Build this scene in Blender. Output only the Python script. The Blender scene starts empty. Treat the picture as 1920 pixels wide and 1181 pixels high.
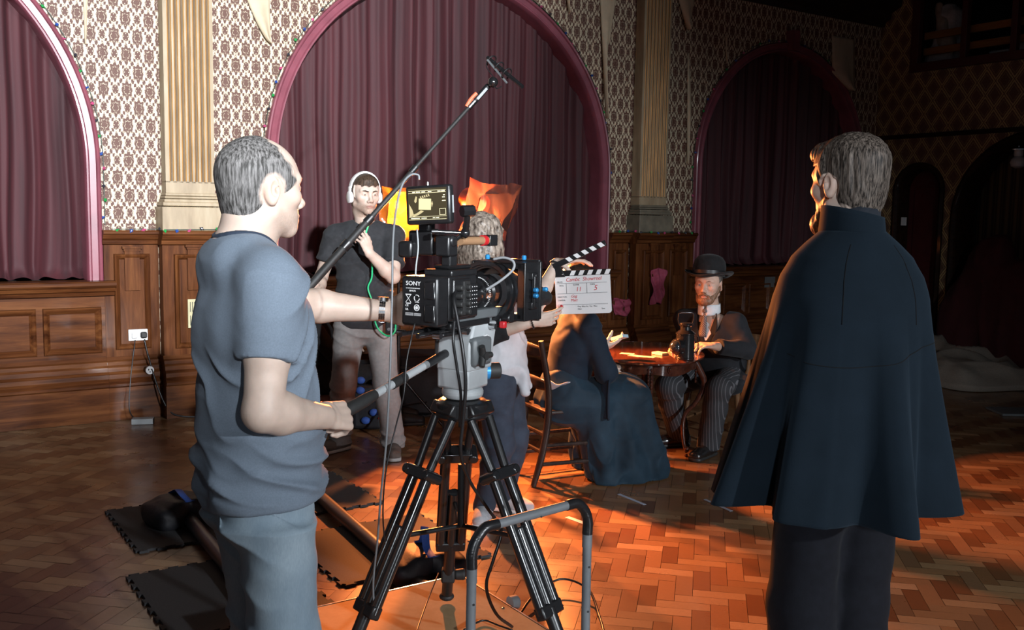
import bpy, math, random
import numpy as np
from mathutils import Vector, Matrix, Quaternion
random.seed(7)
S = bpy.context.scene
C = S.collection
PI = math.pi
def V(*a):
    return np.array(a[0] if len(a) == 1 else a, float)

# ---------------------------------------------------------------- camera
FPX, PITCH, ROLL = 1800.0, math.atan(.1042), .0165
EYE = V(0, 0, 1.58)
_F = V(0, math.cos(PITCH), -math.sin(PITCH))
_U = V(0, math.sin(PITCH), math.cos(PITCH))
_I = math.cos(ROLL) * V(1, 0, 0) + math.sin(ROLL) * _U
_J = -math.sin(ROLL) * V(1, 0, 0) + math.cos(ROLL) * _U
cd = bpy.data.cameras.new('camera'); cam = bpy.data.objects.new('camera', cd); C.objects.link(cam)
cd.sensor_width = 36; cd.sensor_fit = 'HORIZONTAL'; cd.lens = 36 * FPX / 1920
cd.clip_start = .05; cd.clip_end = 80
cam.matrix_world = Matrix(((_I[0], _J[0], -_F[0], EYE[0]), (_I[1], _J[1], -_F[1], EYE[1]), (_I[2], _J[2], -_F[2], EYE[2]), (0, 0, 0, 1)))
S.camera = cam
def at(x, y, Y):                       # point of the place seen at pixel x, y at distance Y into the hall
    d = _F + (x - 960) / FPX * _I - (y - 590.5) / FPX * _J
    return EYE + d * (Y / d[1])
def gr(x, y, z=0.):                    # point at height z seen at pixel x, y
    d = _F + (x - 960) / FPX * _I - (y - 590.5) / FPX * _J
    return EYE + d * ((z - EYE[2]) / d[2])

# ---------------------------------------------------------------- exposure, world, lights
vs = S.view_settings
vs.view_transform = 'Standard'; vs.look = 'None'; vs.exposure = 0.0; vs.gamma = 1.0; vs.use_curve_mapping = False
wd = bpy.data.worlds.new('dark_hall'); S.world = wd; wd.use_nodes = True
bg = wd.node_tree.nodes['Background']; bg.inputs[0].default_value = (.75, .85, 1, 1); bg.inputs[1].default_value = .085
def light(name, kind, loc, energy, color, target=None, **kw):
    d = bpy.data.lights.new(name, kind); d.energy = energy; d.color = color
    for k, v in kw.items(): setattr(d, k, v)
    o = bpy.data.objects.new(name, d); C.objects.link(o); o.location = loc
    if target is not None:
        o.rotation_euler = (Vector(target) - Vector(loc)).to_track_quat('-Z', 'Y').to_euler()
    return o
# cold film lamp far behind the camera on the right, feathered off towards the right of the hall
light('key_lamp', 'SPOT', (9.5, -6.2, 4.0), 5600, (.88, .94, 1.0), (-3.2, 6.6, 1.3), spot_size=math.radians(44), spot_blend=.75, shadow_soft_size=.16)
# unseen cold fill added high up to brighten the left bays over the crew
light('wall_fill', 'SPOT', (4.0, -8.5, 4.6), 31000, (.90, .95, 1.0), (-3.2, 7.2, 3.45), spot_size=math.radians(28), spot_blend=.8, shadow_soft_size=.16)
# narrow weaker fill added behind the camera for the cape and table
light('table_fill', 'SPOT', (.45, -6.0, 2.9), 1900, (.86, .93, 1.0), (1.5, 5.6, .7), spot_size=math.radians(26.5), spot_blend=.9, shadow_soft_size=.2)

# ---------------------------------------------------------------- helpers: objects
def setp(o, label=None, cat=None, group=None, kind=None):
    if label: o['label'] = label
    if cat: o['category'] = cat
    if group: o['group'] = group
    if kind: o['kind'] = kind
    return o
def thing(name, label, cat, loc=(0, 0, 0), rz=0., group=None, M=None):
    o = bpy.data.objects.new(name, None); C.objects.link(o); o.empty_display_size = .1
    o.matrix_world = M if M is not None else (Matrix.Translation(Vector(loc)) @ Matrix.Rotation(rz, 4, 'Z'))
    return setp(o, label, cat, group)
def copy_tree(o, parent=None):
    c = o.copy(); C.objects.link(c); c.parent = parent
    for ch in list(o.children): copy_tree(ch, c)
    return c
def local(t, p):
    q = t.matrix_world.inverted() @ Vector(p)
    return V(q[0], q[1], q[2])
def unit(v):
    v = np.asarray(v, float); return v / (np.linalg.norm(v) + 1e-12)
def frame(d, up=(0, 0, 1)):            # orthonormal a, b, d
    d = unit(d); up = np.asarray(up, float)
    if abs(d @ unit(up)) > .98: up = V(1, 0, 0)
    a = unit(np.cross(up, d)); b = np.cross(d, a)
    return a, b, d
def spline(pts, n=8):                  # Catmull-Rom through points
    P = [np.asarray(p, float) for p in pts]
    if len(P) < 3: return P
    P = [2 * P[0] - P[1]] + P + [2 * P[-1] - P[-2]]; out = []
    for i in range(1, len(P) - 2):
        a, b, c, d = P[i - 1:i + 3]
        for k in range(n):
            t = k / n
            out.append(.5 * ((2 * b) + (c - a) * t + (2 * a - 5 * b + 4 * c - d) * t * t + (3 * b - a - 3 * c + d) * t ** 3))
    return out + [P[-2]]
class MB:                              # collects shapes, then links them as one mesh object
    def __init__(s): s.v = []; s.f = []; s.n = 0
    def add(s, v, f):
        v = np.asarray(v, float).reshape(-1, 3); s.v.append(v)
        s.f += [tuple(int(i) + s.n for i in q) for q in f]; s.n += len(v); return s
    def box(s, c, d, R=None, taper=1.):
        x, y, z = [q / 2 for q in d]; v = []
        for sz in (-1, 1):
            k = taper if sz > 0 else 1
            v += [(-x * k, -y * k, sz * z), (x * k, -y * k, sz * z), (x * k, y * k, sz * z), (-x * k, y * k, sz * z)]
        v = np.array(v)
        if R is not None: v = v @ np.asarray(R, float).T
        return s.add(v + np.asarray(c, float), [(3, 2, 1, 0), (4, 5, 6, 7), (0, 1, 5, 4), (1, 2, 6, 5), (2, 3, 7, 6), (3, 0, 4, 7)])
    def bar(s, a, b, w, h, up=(0, 0, 1)):
        a = np.asarray(a, float); b = np.asarray(b, float); x, y, d = frame(b - a, up)
        return s.box((a + b) / 2, (w, h, np.linalg.norm(b - a)), np.stack([x, y, d], 1))
    def tube(s, pts, r, n=10, cap=True, flat=1.):
        P = [np.asarray(p, float) for p in pts]; m = len(P)
        rr = [r] * m if np.isscalar(r) else list(r)
        if len(rr) != m: rr = list(np.interp(np.linspace(0, 1, m), np.linspace(0, 1, len(rr)), rr))
        a = None; v = []
        for i in range(m):
            t = unit(P[min(i + 1, m - 1)] - P[max(i - 1, 0)])
            if a is None: a, _, _ = frame(t)
            else: a = unit(a - (a @ t) * t)
            b = np.cross(t, a)
            for k in range(n):
                w = 2 * PI * k / n
                v.append(P[i] + rr[i] * (math.cos(w) * a + flat * math.sin(w) * b))
        f = [(i * n + k, i * n + (k + 1) % n, (i + 1) * n + (k + 1) % n, (i + 1) * n + k) for i in range(m - 1) for k in range(n)]
        if cap: f += [tuple(range(n - 1, -1, -1)), tuple((m - 1) * n + k for k in range(n))]
        return s.add(v, f)
    def cyl(s, a, b, r, n=20, r2=None): return s.tube([a, b], [r, r if r2 is None else r2], n)
    def lathe(s, prof, o=(0, 0, 0), d=(0, 0, 1), n=28, cap=True):
        x, y, z = frame(d); o = np.asarray(o, float); v = []
        for r, h in prof:
            for k in range(n):
                w = 2 * PI * k / n; v.append(o + z * h + r * (math.cos(w) * x + math.sin(w) * y))
        m = len(prof)
        f = [(i * n + k, i * n + (k + 1) % n, (i + 1) * n + (k + 1) % n, (i + 1) * n + k) for i in range(m - 1) for k in range(n)]
        if cap: f += [tuple(range(n - 1, -1, -1)), tuple((m - 1) * n + k for k in range(n))]
        return s.add(v, f)
    def ball(s, c, r, n=16, R=None):
        r = V(r, r, r) if np.isscalar(r) else np.asarray(r, float); v = []; m = n // 2
        for i in range(m + 1):
            p = PI * i / m
            for k in range(n):
                w = 2 * PI * k / n; v.append((r[0] * math.sin(p) * math.cos(w), r[1] * math.sin(p) * math.sin(w), -r[2] * math.cos(p)))
        v = np.array(v)
        if R is not None: v = v @ np.asarray(R, float).T
        return s.add(v + np.asarray(c, float), [(i * n + k, i * n + (k + 1) % n, (i + 1) * n + (k + 1) % n, (i + 1) * n + k) for i in range(m) for k in range(n)])
    def prism(s, out, o, ex, ey, ez, h):   # outline (2D) in ex, ey at o, pushed h along ez
        o, ex, ey, ez = [np.asarray(q, float) for q in (o, ex, ey, ez)]; n = len(out)
        v = [o + a * ex + b * ey for a, b in out] + [o + a * ex + b * ey + h * ez for a, b in out]
        return s.add(v, [tuple(range(n - 1, -1, -1)), tuple(range(n, 2 * n))] + [(k, (k + 1) % n, n + (k + 1) % n, n + k) for k in range(n)])
    def grid(s, fn, nu, nv, wrap=False):
        v = [fn(i / (nu if wrap else nu - 1), j / (nv - 1)) for j in range(nv) for i in range(nu)]
        m = nu if wrap else nu - 1
        return s.add(v, [(j * nu + i, j * nu + (i + 1) % nu, (j + 1) * nu + (i + 1) % nu, (j + 1) * nu + i) for j in range(nv - 1) for i in range(m)])
    def sweep(s, prof, path, closed=False):   # profile points given per path frame: path = [(origin, ex, ey)]
        n = len(prof); v = [np.asarray(o, float) + a * np.asarray(ex, float) + b * np.asarray(ey, float) for o, ex, ey in path for a, b in prof]
        m = len(path)
        f = [(i * n + k, i * n + (k + 1) % n, (i + 1) * n + (k + 1) % n, (i + 1) * n + k) for i in range(m - 1) for k in range(n)]
        if not closed: f += [tuple(range(n - 1, -1, -1)), tuple((m - 1) * n + k for k in range(n))]
        return s.add(v, f)
    def build(s, name, mat, parent=None, smooth=True, bevel=0., M=None, solid=0., label=None, seg=2, sharp=40):
        me = bpy.data.meshes.new(name)
        me.from_pydata((np.concatenate(s.v) if s.v else np.zeros((0, 3))).tolist(), [], s.f)
        return link(name, me, mat, parent, smooth, bevel, M, solid, label, seg, sharp)
def link(name, me, mat, parent=None, smooth=True, bevel=0., M=None, solid=0., label=None, seg=2, sharp=40):
    me.materials.append(mat)
    if smooth:
        me.polygons.foreach_set('use_smooth', [True] * len(me.polygons))
        if sharp: me.set_sharp_from_angle(angle=math.radians(sharp))
    o = bpy.data.objects.new(name, me); C.objects.link(o)
    if parent is not None: o.parent = parent
    if M is not None: o.matrix_local = M
    if solid:
        k = o.modifiers.new('thickness', 'SOLIDIFY'); k.thickness = solid; k.offset = 0
    if bevel:
        k = o.modifiers.new('bevel', 'BEVEL'); k.width = bevel; k.segments = seg; k.limit_method = 'ANGLE'; k.angle_limit = math.radians(35)
    if label: o['label'] = label
    return o
def text_mesh(body, size, depth=.0004, shear=0., align='LEFT'):
    cu = bpy.data.curves.new('t', 'FONT'); cu.body = body; cu.size = size; cu.extrude = depth; cu.shear = shear; cu.align_x = align; cu.resolution_u = 3
    o = bpy.data.objects.new('t', cu); C.objects.link(o)
    dg = bpy.context.evaluated_depsgraph_get(); me = bpy.data.meshes.new_from_object(o.evaluated_get(dg))
    bpy.data.objects.remove(o); bpy.data.curves.remove(cu)
    v = np.array([q.co[:] for q in me.vertices]).reshape(-1, 3); f = [tuple(p.vertices) for p in me.polygons]
    bpy.data.meshes.remove(me)
    return v, f
def put_text(mb, body, size, o, ex, ey, shear=0., align='LEFT', sx=1., depth=.0004):
    v, f = text_mesh(body, size, depth, shear, align); o, ex, ey = [np.asarray(q, float) for q in (o, ex, ey)]; ez = np.cross(ex, ey)
    mb.add(o + v[:, :1] * sx * ex + v[:, 1:2] * ey + v[:, 2:3] * ez, f)

# ---------------------------------------------------------------- helpers: materials
class X:                               # shader arithmetic: operators make Math nodes
    def __init__(s, t, sock): s.t = t; s.k = sock
    def op(s, o, b=None, c=None):
        n = s.t.nodes.new('ShaderNodeMath'); n.operation = o
        for i, q in enumerate((s, b, c)):
            if q is None: continue
            if isinstance(q, X): s.t.links.new(q.k, n.inputs[i])
            else: n.inputs[i].default_value = q
        return X(s.t, n.outputs[0])
    def __add__(s, b): return s.op('ADD', b)
    def __sub__(s, b): return s.op('SUBTRACT', b)
    def __mul__(s, b): return s.op('MULTIPLY', b)
    def __truediv__(s, b): return s.op('DIVIDE', b)
    def lt(s, b): return s.op('LESS_THAN', b)
    def gt(s, b): return s.op('GREATER_THAN', b)
    def max(s, b): return s.op('MAXIMUM', b)
    def min(s, b): return s.op('MINIMUM', b)
    def abs(s): return s.op('ABSOLUTE')
    def sin(s): return s.op('SINE')
    def cos(s): return s.op('COSINE')
    def cl(s):
        r = s.op('ADD', 0.); r.k.node.use_clamp = True; return r
    def step(s, e, w): return ((s - e) * (1. / w) + .5).cl()
class Mat:
    def __init__(s, name, col=(.5, .5, .5), rough=.5, metal=0., coat=0., sheen=0., spec=.5, **kw):
        s.m = bpy.data.materials.new(name); s.m.use_nodes = True; s.t = s.m.node_tree
        s.b = s.t.nodes['Principled BSDF']; s.col = col
        s.set('Base Color', (*col, 1)); s.set('Roughness', rough); s.set('Metallic', metal)
        s.set('Coat Weight', coat); s.set('Coat Roughness', .12); s.set('Sheen Weight', sheen); s.set('Specular IOR Level', spec)
        for k, v in kw.items(): s.set(k.replace('_', ' '), v)
    def set(s, k, v):
        if isinstance(v, X): s.t.links.new(v.k, s.b.inputs[k])
        elif hasattr(v, 'node'): s.t.links.new(v, s.b.inputs[k])
        else: s.b.inputs[k].default_value = v
    def co(s, kind='Object'):
        n = s.t.nodes.new('ShaderNodeTexCoord'); return n.outputs[kind]
    def xyz(s, sock=None):
        n = s.t.nodes.new('ShaderNodeSeparateXYZ'); s.t.links.new(sock or s.co(), n.inputs[0])
        return [X(s.t, q) for q in n.outputs]
    def vec(s, sc, sock=None):
        n = s.t.nodes.new('ShaderNodeMapping'); n.inputs['Scale'].default_value = sc if not np.isscalar(sc) else (sc,) * 3
        s.t.links.new(sock or s.co(), n.inputs[0]); return n.outputs[0]
    def noise(s, scale=5., sc=1., detail=4., rough=.55, dist=0., sock=None):
        n = s.t.nodes.new('ShaderNodeTexNoise'); n.inputs['Scale'].default_value = scale; n.inputs['Detail'].default_value = detail
        n.inputs['Roughness'].default_value = rough; n.inputs['Distortion'].default_value = dist
        s.t.links.new(s.vec(sc, sock), n.inputs['Vector']); return X(s.t, n.outputs[0])
    def ramp(s, f, *stops):
        n = s.t.nodes.new('ShaderNodeValToRGB'); e = n.color_ramp.elements
        while len(e) < len(stops): e.new(.5)
        for q, (p, c) in zip(e, stops): q.position = p; q.color = (*c, 1)
        s.t.links.new(f.k, n.inputs[0]); return n.outputs[0]
    def mix(s, f, a, b):
        n = s.t.nodes.new('ShaderNodeMix'); n.data_type = 'RGBA'
        for sock, q in ((n.inputs['Factor'], f), (n.inputs['A'], a), (n.inputs['B'], b)):
            if isinstance(q, X): s.t.links.new(q.k, sock)
            elif hasattr(q, 'node'): s.t.links.new(q, sock)
            elif np.isscalar(q): sock.default_value = q
            else: sock.default_value = (*q, 1)
        return n.outputs['Result']
    def bump(s, h, strength=.3, dist=.01):
        n = s.t.nodes.new('ShaderNodeBump'); n.inputs['Strength'].default_value = strength; n.inputs['Distance'].default_value = dist
        s.t.links.new(h.k, n.inputs['Height']); s.t.links.new(n.outputs[0], s.b.inputs['Normal']); return s
    def attr(s, name):
        n = s.t.nodes.new('ShaderNodeAttribute'); n.attribute_name = name; return n
def simple(name, col, rough=.5, metal=0., coat=0., var=.15, scale=8., sc=1., bump=0., bdist=.004, **kw):
    m = Mat(name, col, rough, metal, coat, **kw); f = m.noise(scale, sc)
    lo = tuple(max(0, q * (1 - var)) for q in col); hi = tuple(min(1, q * (1 + var)) for q in col)
    m.set('Base Color', m.ramp(f, (.3, lo), (.7, hi)))
    if bump: m.bump(f, bump, bdist)
    return m.m

# ---------------------------------------------------------------- materials of the hall
def wood(name, dark, mid, light, sc, rough=.36, coat=.22, bump=.06):
    m = Mat(name, mid, rough, coat=coat, spec=.08)
    m.set('Coat Roughness', .05)
    f = m.noise(3., sc, 6, .6, .6); g = m.noise(30., sc, 3, .6)
    m.set('Base Color', m.mix(g * .5, m.ramp(f, (.3, dark), (.5, mid), (.72, light)), dark))
    m.set('Roughness', f * .2 + (rough + .04)); m.bump(g, bump, .002)
    return m.m
M = {}
M['panel_v'] = wood('varnished_wood_upright', (.036, .0105, .004), (.105, .034, .0105), (.19, .070, .022), (6, 6, .5))
M['panel_h'] = wood('varnished_wood_level', (.036, .0105, .004), (.105, .034, .0105), (.19, .070, .022), (.5, 6, 6))
M['red_paint'] = simple('dusky_red_gloss_paint', (.20, .055, .075), .32, coat=.3, var=.2, scale=5, bump=.1)
M['dark_wood'] = wood('dark_stained_timber', (.012, .006, .004), (.028, .013, .008), (.045, .02, .012), (.6, 5, 5), .45, .1)
def pilaster_mat():
    m = Mat('aged_cream_plaster', (.42, .32, .2), .5)
    f = m.noise(4., (3, 3, .6), 5); x, y, z = m.xyz()
    m.set('Base Color', m.ramp(f, (.3, (.22, .16, .095)), (.55, (.33, .25, .155)), (.8, (.41, .335, .23))))
    return m.m
M['plaster'] = pilaster_mat()
M['gilt'] = simple('worn_gilding', (.46, .22, .06), .38, .35, var=.35, scale=9, sc=(3, 3, .5))
M['flute'] = simple('shaded_flute', (.13, .085, .05), .7)  # dark tone stands in for the shade inside the grooves
M['plaster_dark'] = simple('darker_plaster', (.14, .12, .085), .6, var=.3)  # darker plaster for the second base and both capitals
def damask(name, brown, cream, a, b, wear, plain=False):
    m = Mat(name, cream, .62)
    x, y, z = m.xyz()
    n1 = m.noise(38., 1, 2, .5); n2 = m.noise(90., 1, 3, .6); n3 = m.noise(1.1, 1, 4, .6)
    p = x * (1 / a) + (n1 - .5) * .07; q = z * (1 / b) + (n2 - .5) * .05
    s1 = p + q; s2 = p - q
    f1 = s1 - s1.op('ROUND'); f2 = s2 - s2.op('ROUND')
    dx = (f1 + f2) * .5; dz = (f1 - f2) * .5                     # offset from medallion centre, in cells
    th = dz.op('ARCTAN2', dx); r = ((dx * dx) * 13.5 + (dz * dz) * 11.).op('SQRT')
    pet = (th * 8.).cos() * .10 + (th * 3.).sin().abs() * .13 + .80
    med = (r / pet).step(1., .10)                                # 0 inside the medallion
    ring = ((r / pet) * 15. + (th * 5.).sin() * 1.1).sin().step(.72, .4) * (1.)   # fine pale lines inside it
    ring = ring * (r / pet).step(.22, .1) * (n2.step(.48, .12))
    edge = f1.abs().max(f2.abs())                                # .5 on the lattice
    other = f1.abs().min(f2.abs())
    scroll = ((other * 38.).sin() * .045 + edge).step(.445, .03)    # brown rope along the lattice
    knot = ((other - .36) * (other - .36) + (edge - .40) * (edge - .40)).op('SQRT')
    curl = ((knot * 95.).sin().step(.25, .5)) * (knot.lt(.085))
    cross = edge.gt(.44) * other.gt(.37)
    brown_f = ((med * -1. + 1.) * (ring * -.75 + 1.)).max(scroll).max(curl * .95).max(cross).cl()
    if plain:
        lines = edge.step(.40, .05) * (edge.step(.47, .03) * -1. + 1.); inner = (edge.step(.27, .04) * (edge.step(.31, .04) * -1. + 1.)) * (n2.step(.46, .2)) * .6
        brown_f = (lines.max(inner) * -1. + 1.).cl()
    stain = (n3.step(.62, .3)) * wear
    dirt = m.mix(stain, cream, tuple(c * .55 for c in cream))
    m.set('Base Color', m.mix(brown_f, dirt, m.mix(n2 * .6, brown, tuple(c * 1.7 for c in brown))))
    m.set('Roughness', brown_f * .25 + .38)
    return m.m
M['damask'] = damask('damask_wallpaper', (.080, .032, .021), (.60, .51, .36), .163, .258, .5)
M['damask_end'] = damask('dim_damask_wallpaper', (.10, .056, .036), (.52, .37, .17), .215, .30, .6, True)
M['soffit'] = simple('dark_brown_soffit', (.022, .012, .009), .6)
M['door_red'] = simple('deep_red_door_paint', (.075, .012, .013), .45)
M['stripe'] = None
def velvet(name, lo, hi):
    m = Mat(name, hi, .75, sheen=.24, Sheen_Roughness=.2)
    m.set('Sheen Tint', (.95, .34, .38, 1))
    f = m.noise(2.2, (5, 5, .35), 5); m.set('Base Color', m.ramp(f, (.3, lo), (.75, hi)))
    m.bump(m.noise(160., (1, 1, .3), 2), .15, .002)
    return m.m
M['velvet'] = velvet('burgundy_velvet', (.026, .004, .0065), (.066, .0095, .014))

# ---------------------------------------------------------------- floor of herringbone blocks, joints in a dark bed
WA = math.radians(33.7)
A0 = V(-3.349, 6.912, 0); Wd = V(math.cos(WA), math.sin(WA), 0); Nd = V(math.sin(WA), -math.cos(WA), 0)
def floor():
    m = Mat('oak_blocks', (.2, .1, .05), .3, coat=.3)
    m.set('Coat Roughness', .22)
    at_ = m.attr('tone'); f = m.noise(4., (1, 1, 1), 5); g = m.noise(60., (1, 1, 1), 3)
    base = m.mix(f * .45, at_.outputs['Color'], (.05, .026, .014))
    m.set('Base Color', m.mix(g * .30, base, (.06, .03, .017)))
    m.set('Roughness', f * .30 + .16); m.set('Specular IOR Level', .45); m.bump(g, .05, .001)
    w, L = .0735, .2205; al = WA - PI / 4
    ex = V(math.cos(al), math.sin(al)); ey = V(-math.sin(al), math.cos(al)); g_ = .0009
    v = []; fc = []; col = []; rnd = random.Random(3)
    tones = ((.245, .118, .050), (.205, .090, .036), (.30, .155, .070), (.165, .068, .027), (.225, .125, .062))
    pale = ((.36, .215, .105), (.31, .175, .082), (.28, .150, .068), (.39, .245, .13))  # one block direction paler: reflection off the grain put into the colour
    for a in range(-140, 190):
        for b in range(-40, 60):
            for k in (0, 1):
                x0, y0 = a * w + b * L, a * w - b * L
                if k: x0, y0, dx, dy = x0 + L, y0 + w - L, w, L
                else: dx, dy = L, w
                c = (x0 + dx / 2) * ex + (y0 + dy / 2) * ey
                X_, Y_ = c
                if not (.6 < Y_ < 13.2 and -.75 * Y_ - .8 < X_ < .75 * Y_ + .6): continue
                if (V(X_, Y_, 0) - A0) @ Nd < -.3: continue
                t1 = rnd.uniform(-.006, .006); t2 = rnd.uniform(-.006, .006); n = len(v)
                for sx, sy in ((g_, g_), (dx - g_, g_), (dx - g_, dy - g_), (g_, dy - g_)):
                    p = (x0 + sx) * ex + (y0 + sy) * ey
                    v.append((p[0], p[1], .0 + t1 * (sx - dx / 2) + t2 * (sy - dy / 2)))
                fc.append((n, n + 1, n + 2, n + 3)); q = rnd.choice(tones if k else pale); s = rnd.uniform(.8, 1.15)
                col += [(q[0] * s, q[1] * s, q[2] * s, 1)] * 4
    n = len(v); v += [(-8, -2, -.004), (12, -2, -.004), (12, 17, -.004), (-8, 17, -.004)]; fc.append((n, n + 1, n + 2, n + 3)); col += [(.02, .011, .007, 1)] * 4
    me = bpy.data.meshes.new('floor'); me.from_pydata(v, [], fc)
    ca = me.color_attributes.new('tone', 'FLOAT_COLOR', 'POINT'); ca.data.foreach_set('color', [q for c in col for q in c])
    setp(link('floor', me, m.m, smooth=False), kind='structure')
floor()

# ---------------------------------------------------------------- long wall with three curtained arches (local x along the wall, -y into the room)
WM = Matrix(((Wd[0], -Nd[0], 0, A0[0]), (Wd[1], -Nd[1], 0, A0[1]), (0, 0, 1, 0), (0, 0, 0, 1)))
def w(u, n, z): return V(u, -n, z)
def wallp(u, n, z): return A0 + u * Wd + n * Nd + V(0, 0, z)
ARCH = [(-1.41, 1.78, 1.90), (3.39, 1.78, 1.97), (7.77, 1.43, 2.15)]     # centre, outer radius, springing
UL, UR, TOP, SILL, RAIL = -3.3, 9.43, 4.7, 1.05, 1.42
def arcpts(c, R, zs, z0, n=40):
    p = [(c - R, z0), (c - R, (z0 + zs) / 2)] + [(c - R * math.cos(PI * i / n), zs + R * math.sin(PI * i / n)) for i in range(n + 1)]
    return p + [(c + R, (z0 + zs) / 2), (c + R, z0)]
def struct(name, mb, mat, M_=WM, **k):
    return setp(mb.build(name, mat, M=M_, **k), kind='structure')
wb = MB(); edges = [UL]
for c, R, zs in ARCH: edges += [c - R + .06, c + R - .06]
edges.append(UR)
for i in range(0, len(edges), 2):
    a, b = edges[i], edges[i + 1]
    if b > a: wb.add([w(a, 0, 0), w(b, 0, 0), w(b, 0, TOP), w(a, 0, TOP)], [(0, 1, 2, 3)])
for c, R, zs in ARCH:
    r = R - .06
    p = [(c - r * math.cos(PI * i / 40), zs + r * math.sin(PI * i / 40)) for i in range(41)]
    for (a, za), (b, zb) in zip(p, p[1:]): wb.add([w(a, 0, za), w(b, 0, zb), w(b, 0, TOP), w(a, 0, TOP)], [(0, 1, 2, 3)])
    wb.add([w(c - r, 0, 0), w(c + r, 0, 0), w(c + r, 0, SILL - .02), w(c - r, 0, SILL - .02)], [(0, 1, 2, 3)])
struct('wall_back', wb, M['damask'], smooth=False)
# red painted arch casings
prof = [(0, -.01), (0, .025), (.006, .04), (.016, .045), (.026, .040), (.034, .024), (.075, .020), (.086, .034), (.098, .034), (.106, .020), (.112, -.02), (.112, -.24)]
for i, (c, R, zs) in enumerate(ARCH):
    p = arcpts(c, R, zs, SILL + .0, 56); path = []
    for j, (u, z) in enumerate(p):
        if j <= 1: e = (1, 0)
        elif j >= len(p) - 2: e = (-1, 0)
        else: e = ((c - u) / R, (zs - z) / R)
        path.append((w(u, 0, z), w(e[0], 0, e[1]), w(0, 1, 0)))
    mb = MB().sweep(prof, path)
    if i == 2: mb.box(w(c, .05, zs + R + .02), (.12, .1, .22))
    struct('trim_%d' % (i + 1), mb, M['red_paint'], sharp=25)
# sill, rail, base mouldings
def rail(mb, u0, u1, n, prof):
    mb.sweep(prof, [(w(u0, n, 0), w(0, 1, 0), w(0, 0, 1)), (w(u1, n, 0), w(0, 1, 0), w(0, 0, 1))])
SILLP = [(-.1, 1.05), (.12, 1.05), (.135, 1.04), (.135, 1.02), (.12, 1.005), (.10, 1.0), (.085, .975), (.06, .965), (.05, .94), (0, .935), (-.1, .935)]
RAILP = [(-.1, 1.42), (.06, 1.42), (.07, 1.41), (.07, 1.395), (.055, 1.385), (.045, 1.36), (.025, 1.345), (.02, 1.32), (0, 1.31), (-.1, 1.31)]
BASEP = [(-.1, .475), (.0, .475), (.012, .45), (.03, .44), (.035, .415), (.05, .40), (.055, .37), (.075, .35), (.08, .32), (.07, .30), (.09, .28), (.09, .262), (.075, .25), (.075, .002), (-.1, .002)]
PC = [.985, 5.65]                                     # pilaster centres
bm_, rm, sm_, pv, ph = MB(), MB(), MB(), MB(), MB()
def panel(mb, u0, u1, z0, z1, n, fr=.035):
    pr = [(-.004, 0), (0, .024), (.010, .032), (.020, .026), (.028, .014), (fr + .006, .003), (fr + .010, -.01)]
    path = []
    for u, z, e in ((u0, z0, (1, 1)), (u1, z0, (-1, 1)), (u1, z1, (-1, -1)), (u0, z1, (1, -1)), (u0, z0, (1, 1))):
        path.append((w(u, n, z), w(e[0], 0, e[1]), w(0, 1, 0)))
    mb.sweep(pr, path, True)
    f = fr * .9; mb.add([w(u0 + f, n - .009, z0 + f), w(u1 - f, n - .009, z0 + f), w(u1 - f, n - .009, z1 - f), w(u0 + f, n - .009, z1 - f)], [(0, 1, 2, 3)])
def board(mb, u0, u1, z0, z1, n, hole=None):          # flat boarding with panel openings left to the panels' own frames
    mb.box(w((u0 + u1) / 2, n - .05, (z0 + z1) / 2), (u1 - u0, .1, z1 - z0))
def tongue(mb, u, n, z0, z1, w_=.105):
    mb.box(w(u, n, (z0 + z1) / 2), (w_, .03, z1 - z0)); mb.box(w(u, n + .006, z1 + .006), (w_ + .035, .05, .018)); mb.box(w(u, n + .004, z1 - .012), (w_ + .015, .04, .014))
spans = []                                            # (u0, u1, n, kind)
for c, R, zs in ARCH: spans.append((c - R + .0, c + R - .0, .035, 'sill'))
secs = [(ARCH[0][0] + ARCH[0][1], PC[0] - .225), (PC[0] + .225, ARCH[1][0] - ARCH[1][1]), (ARCH[1][0] + ARCH[1][1], PC[1] - .225), (PC[1] + .225, ARCH[2][0] - ARCH[2][1])]
for u0, u1, n, k in spans:
    board(ph, u0, u1, .4, .99, n); rail(sm_, u0 - .06, u1 + .06, n, SILLP); rail(bm_, u0, u1, n, BASEP)
    N_ = max(2, round((u1 - u0 - .06) / .43)); st = (u1 - u0 - .05) / N_
    for i in range(N_): panel(ph, u1 - .03 - (i + 1) * st + .05, u1 - .03 - i * st, .515, .85, n + .002)
for u0, u1 in secs:
    board(pv, u0, u1, .4, 1.36, .04); rail(rm, u0 - .01, u1, .04, RAILP); rail(bm_, u0, u1, .04, BASEP)
    m = (u0 + u1) / 2; h = min(.125, (u1 - u0) / 2 - .05)
    panel(pv, m - h, m + h, .53, 1.24, .042, .03)
    if u1 - u0 > .35: tongue(pv, m, .045, .97, 1.285)
for c in PC:
    board(pv, c - .225, c + .225, .4, 1.36, .16); rail(rm, c - .235, c + .235, .16, RAILP); rail(bm_, c - .235, c + .235, .16, BASEP)
    panel(pv, c - .14, c + .14, .53, 1.24, .162, .03); tongue(pv, c, .165, .97, 1.30, .09)
struct('wainscot_panelling', ph, M['panel_h'], bevel=.0, sharp=30); struct('wainscot_piers', pv, M['panel_v'], sharp=30)
struct('baseboard_back', bm_, M['panel_h'], sharp=30); struct('trim_4', rm, M['panel_h'], sharp=30); struct('trim_5', sm_, M['panel_h'], sharp=30)
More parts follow.
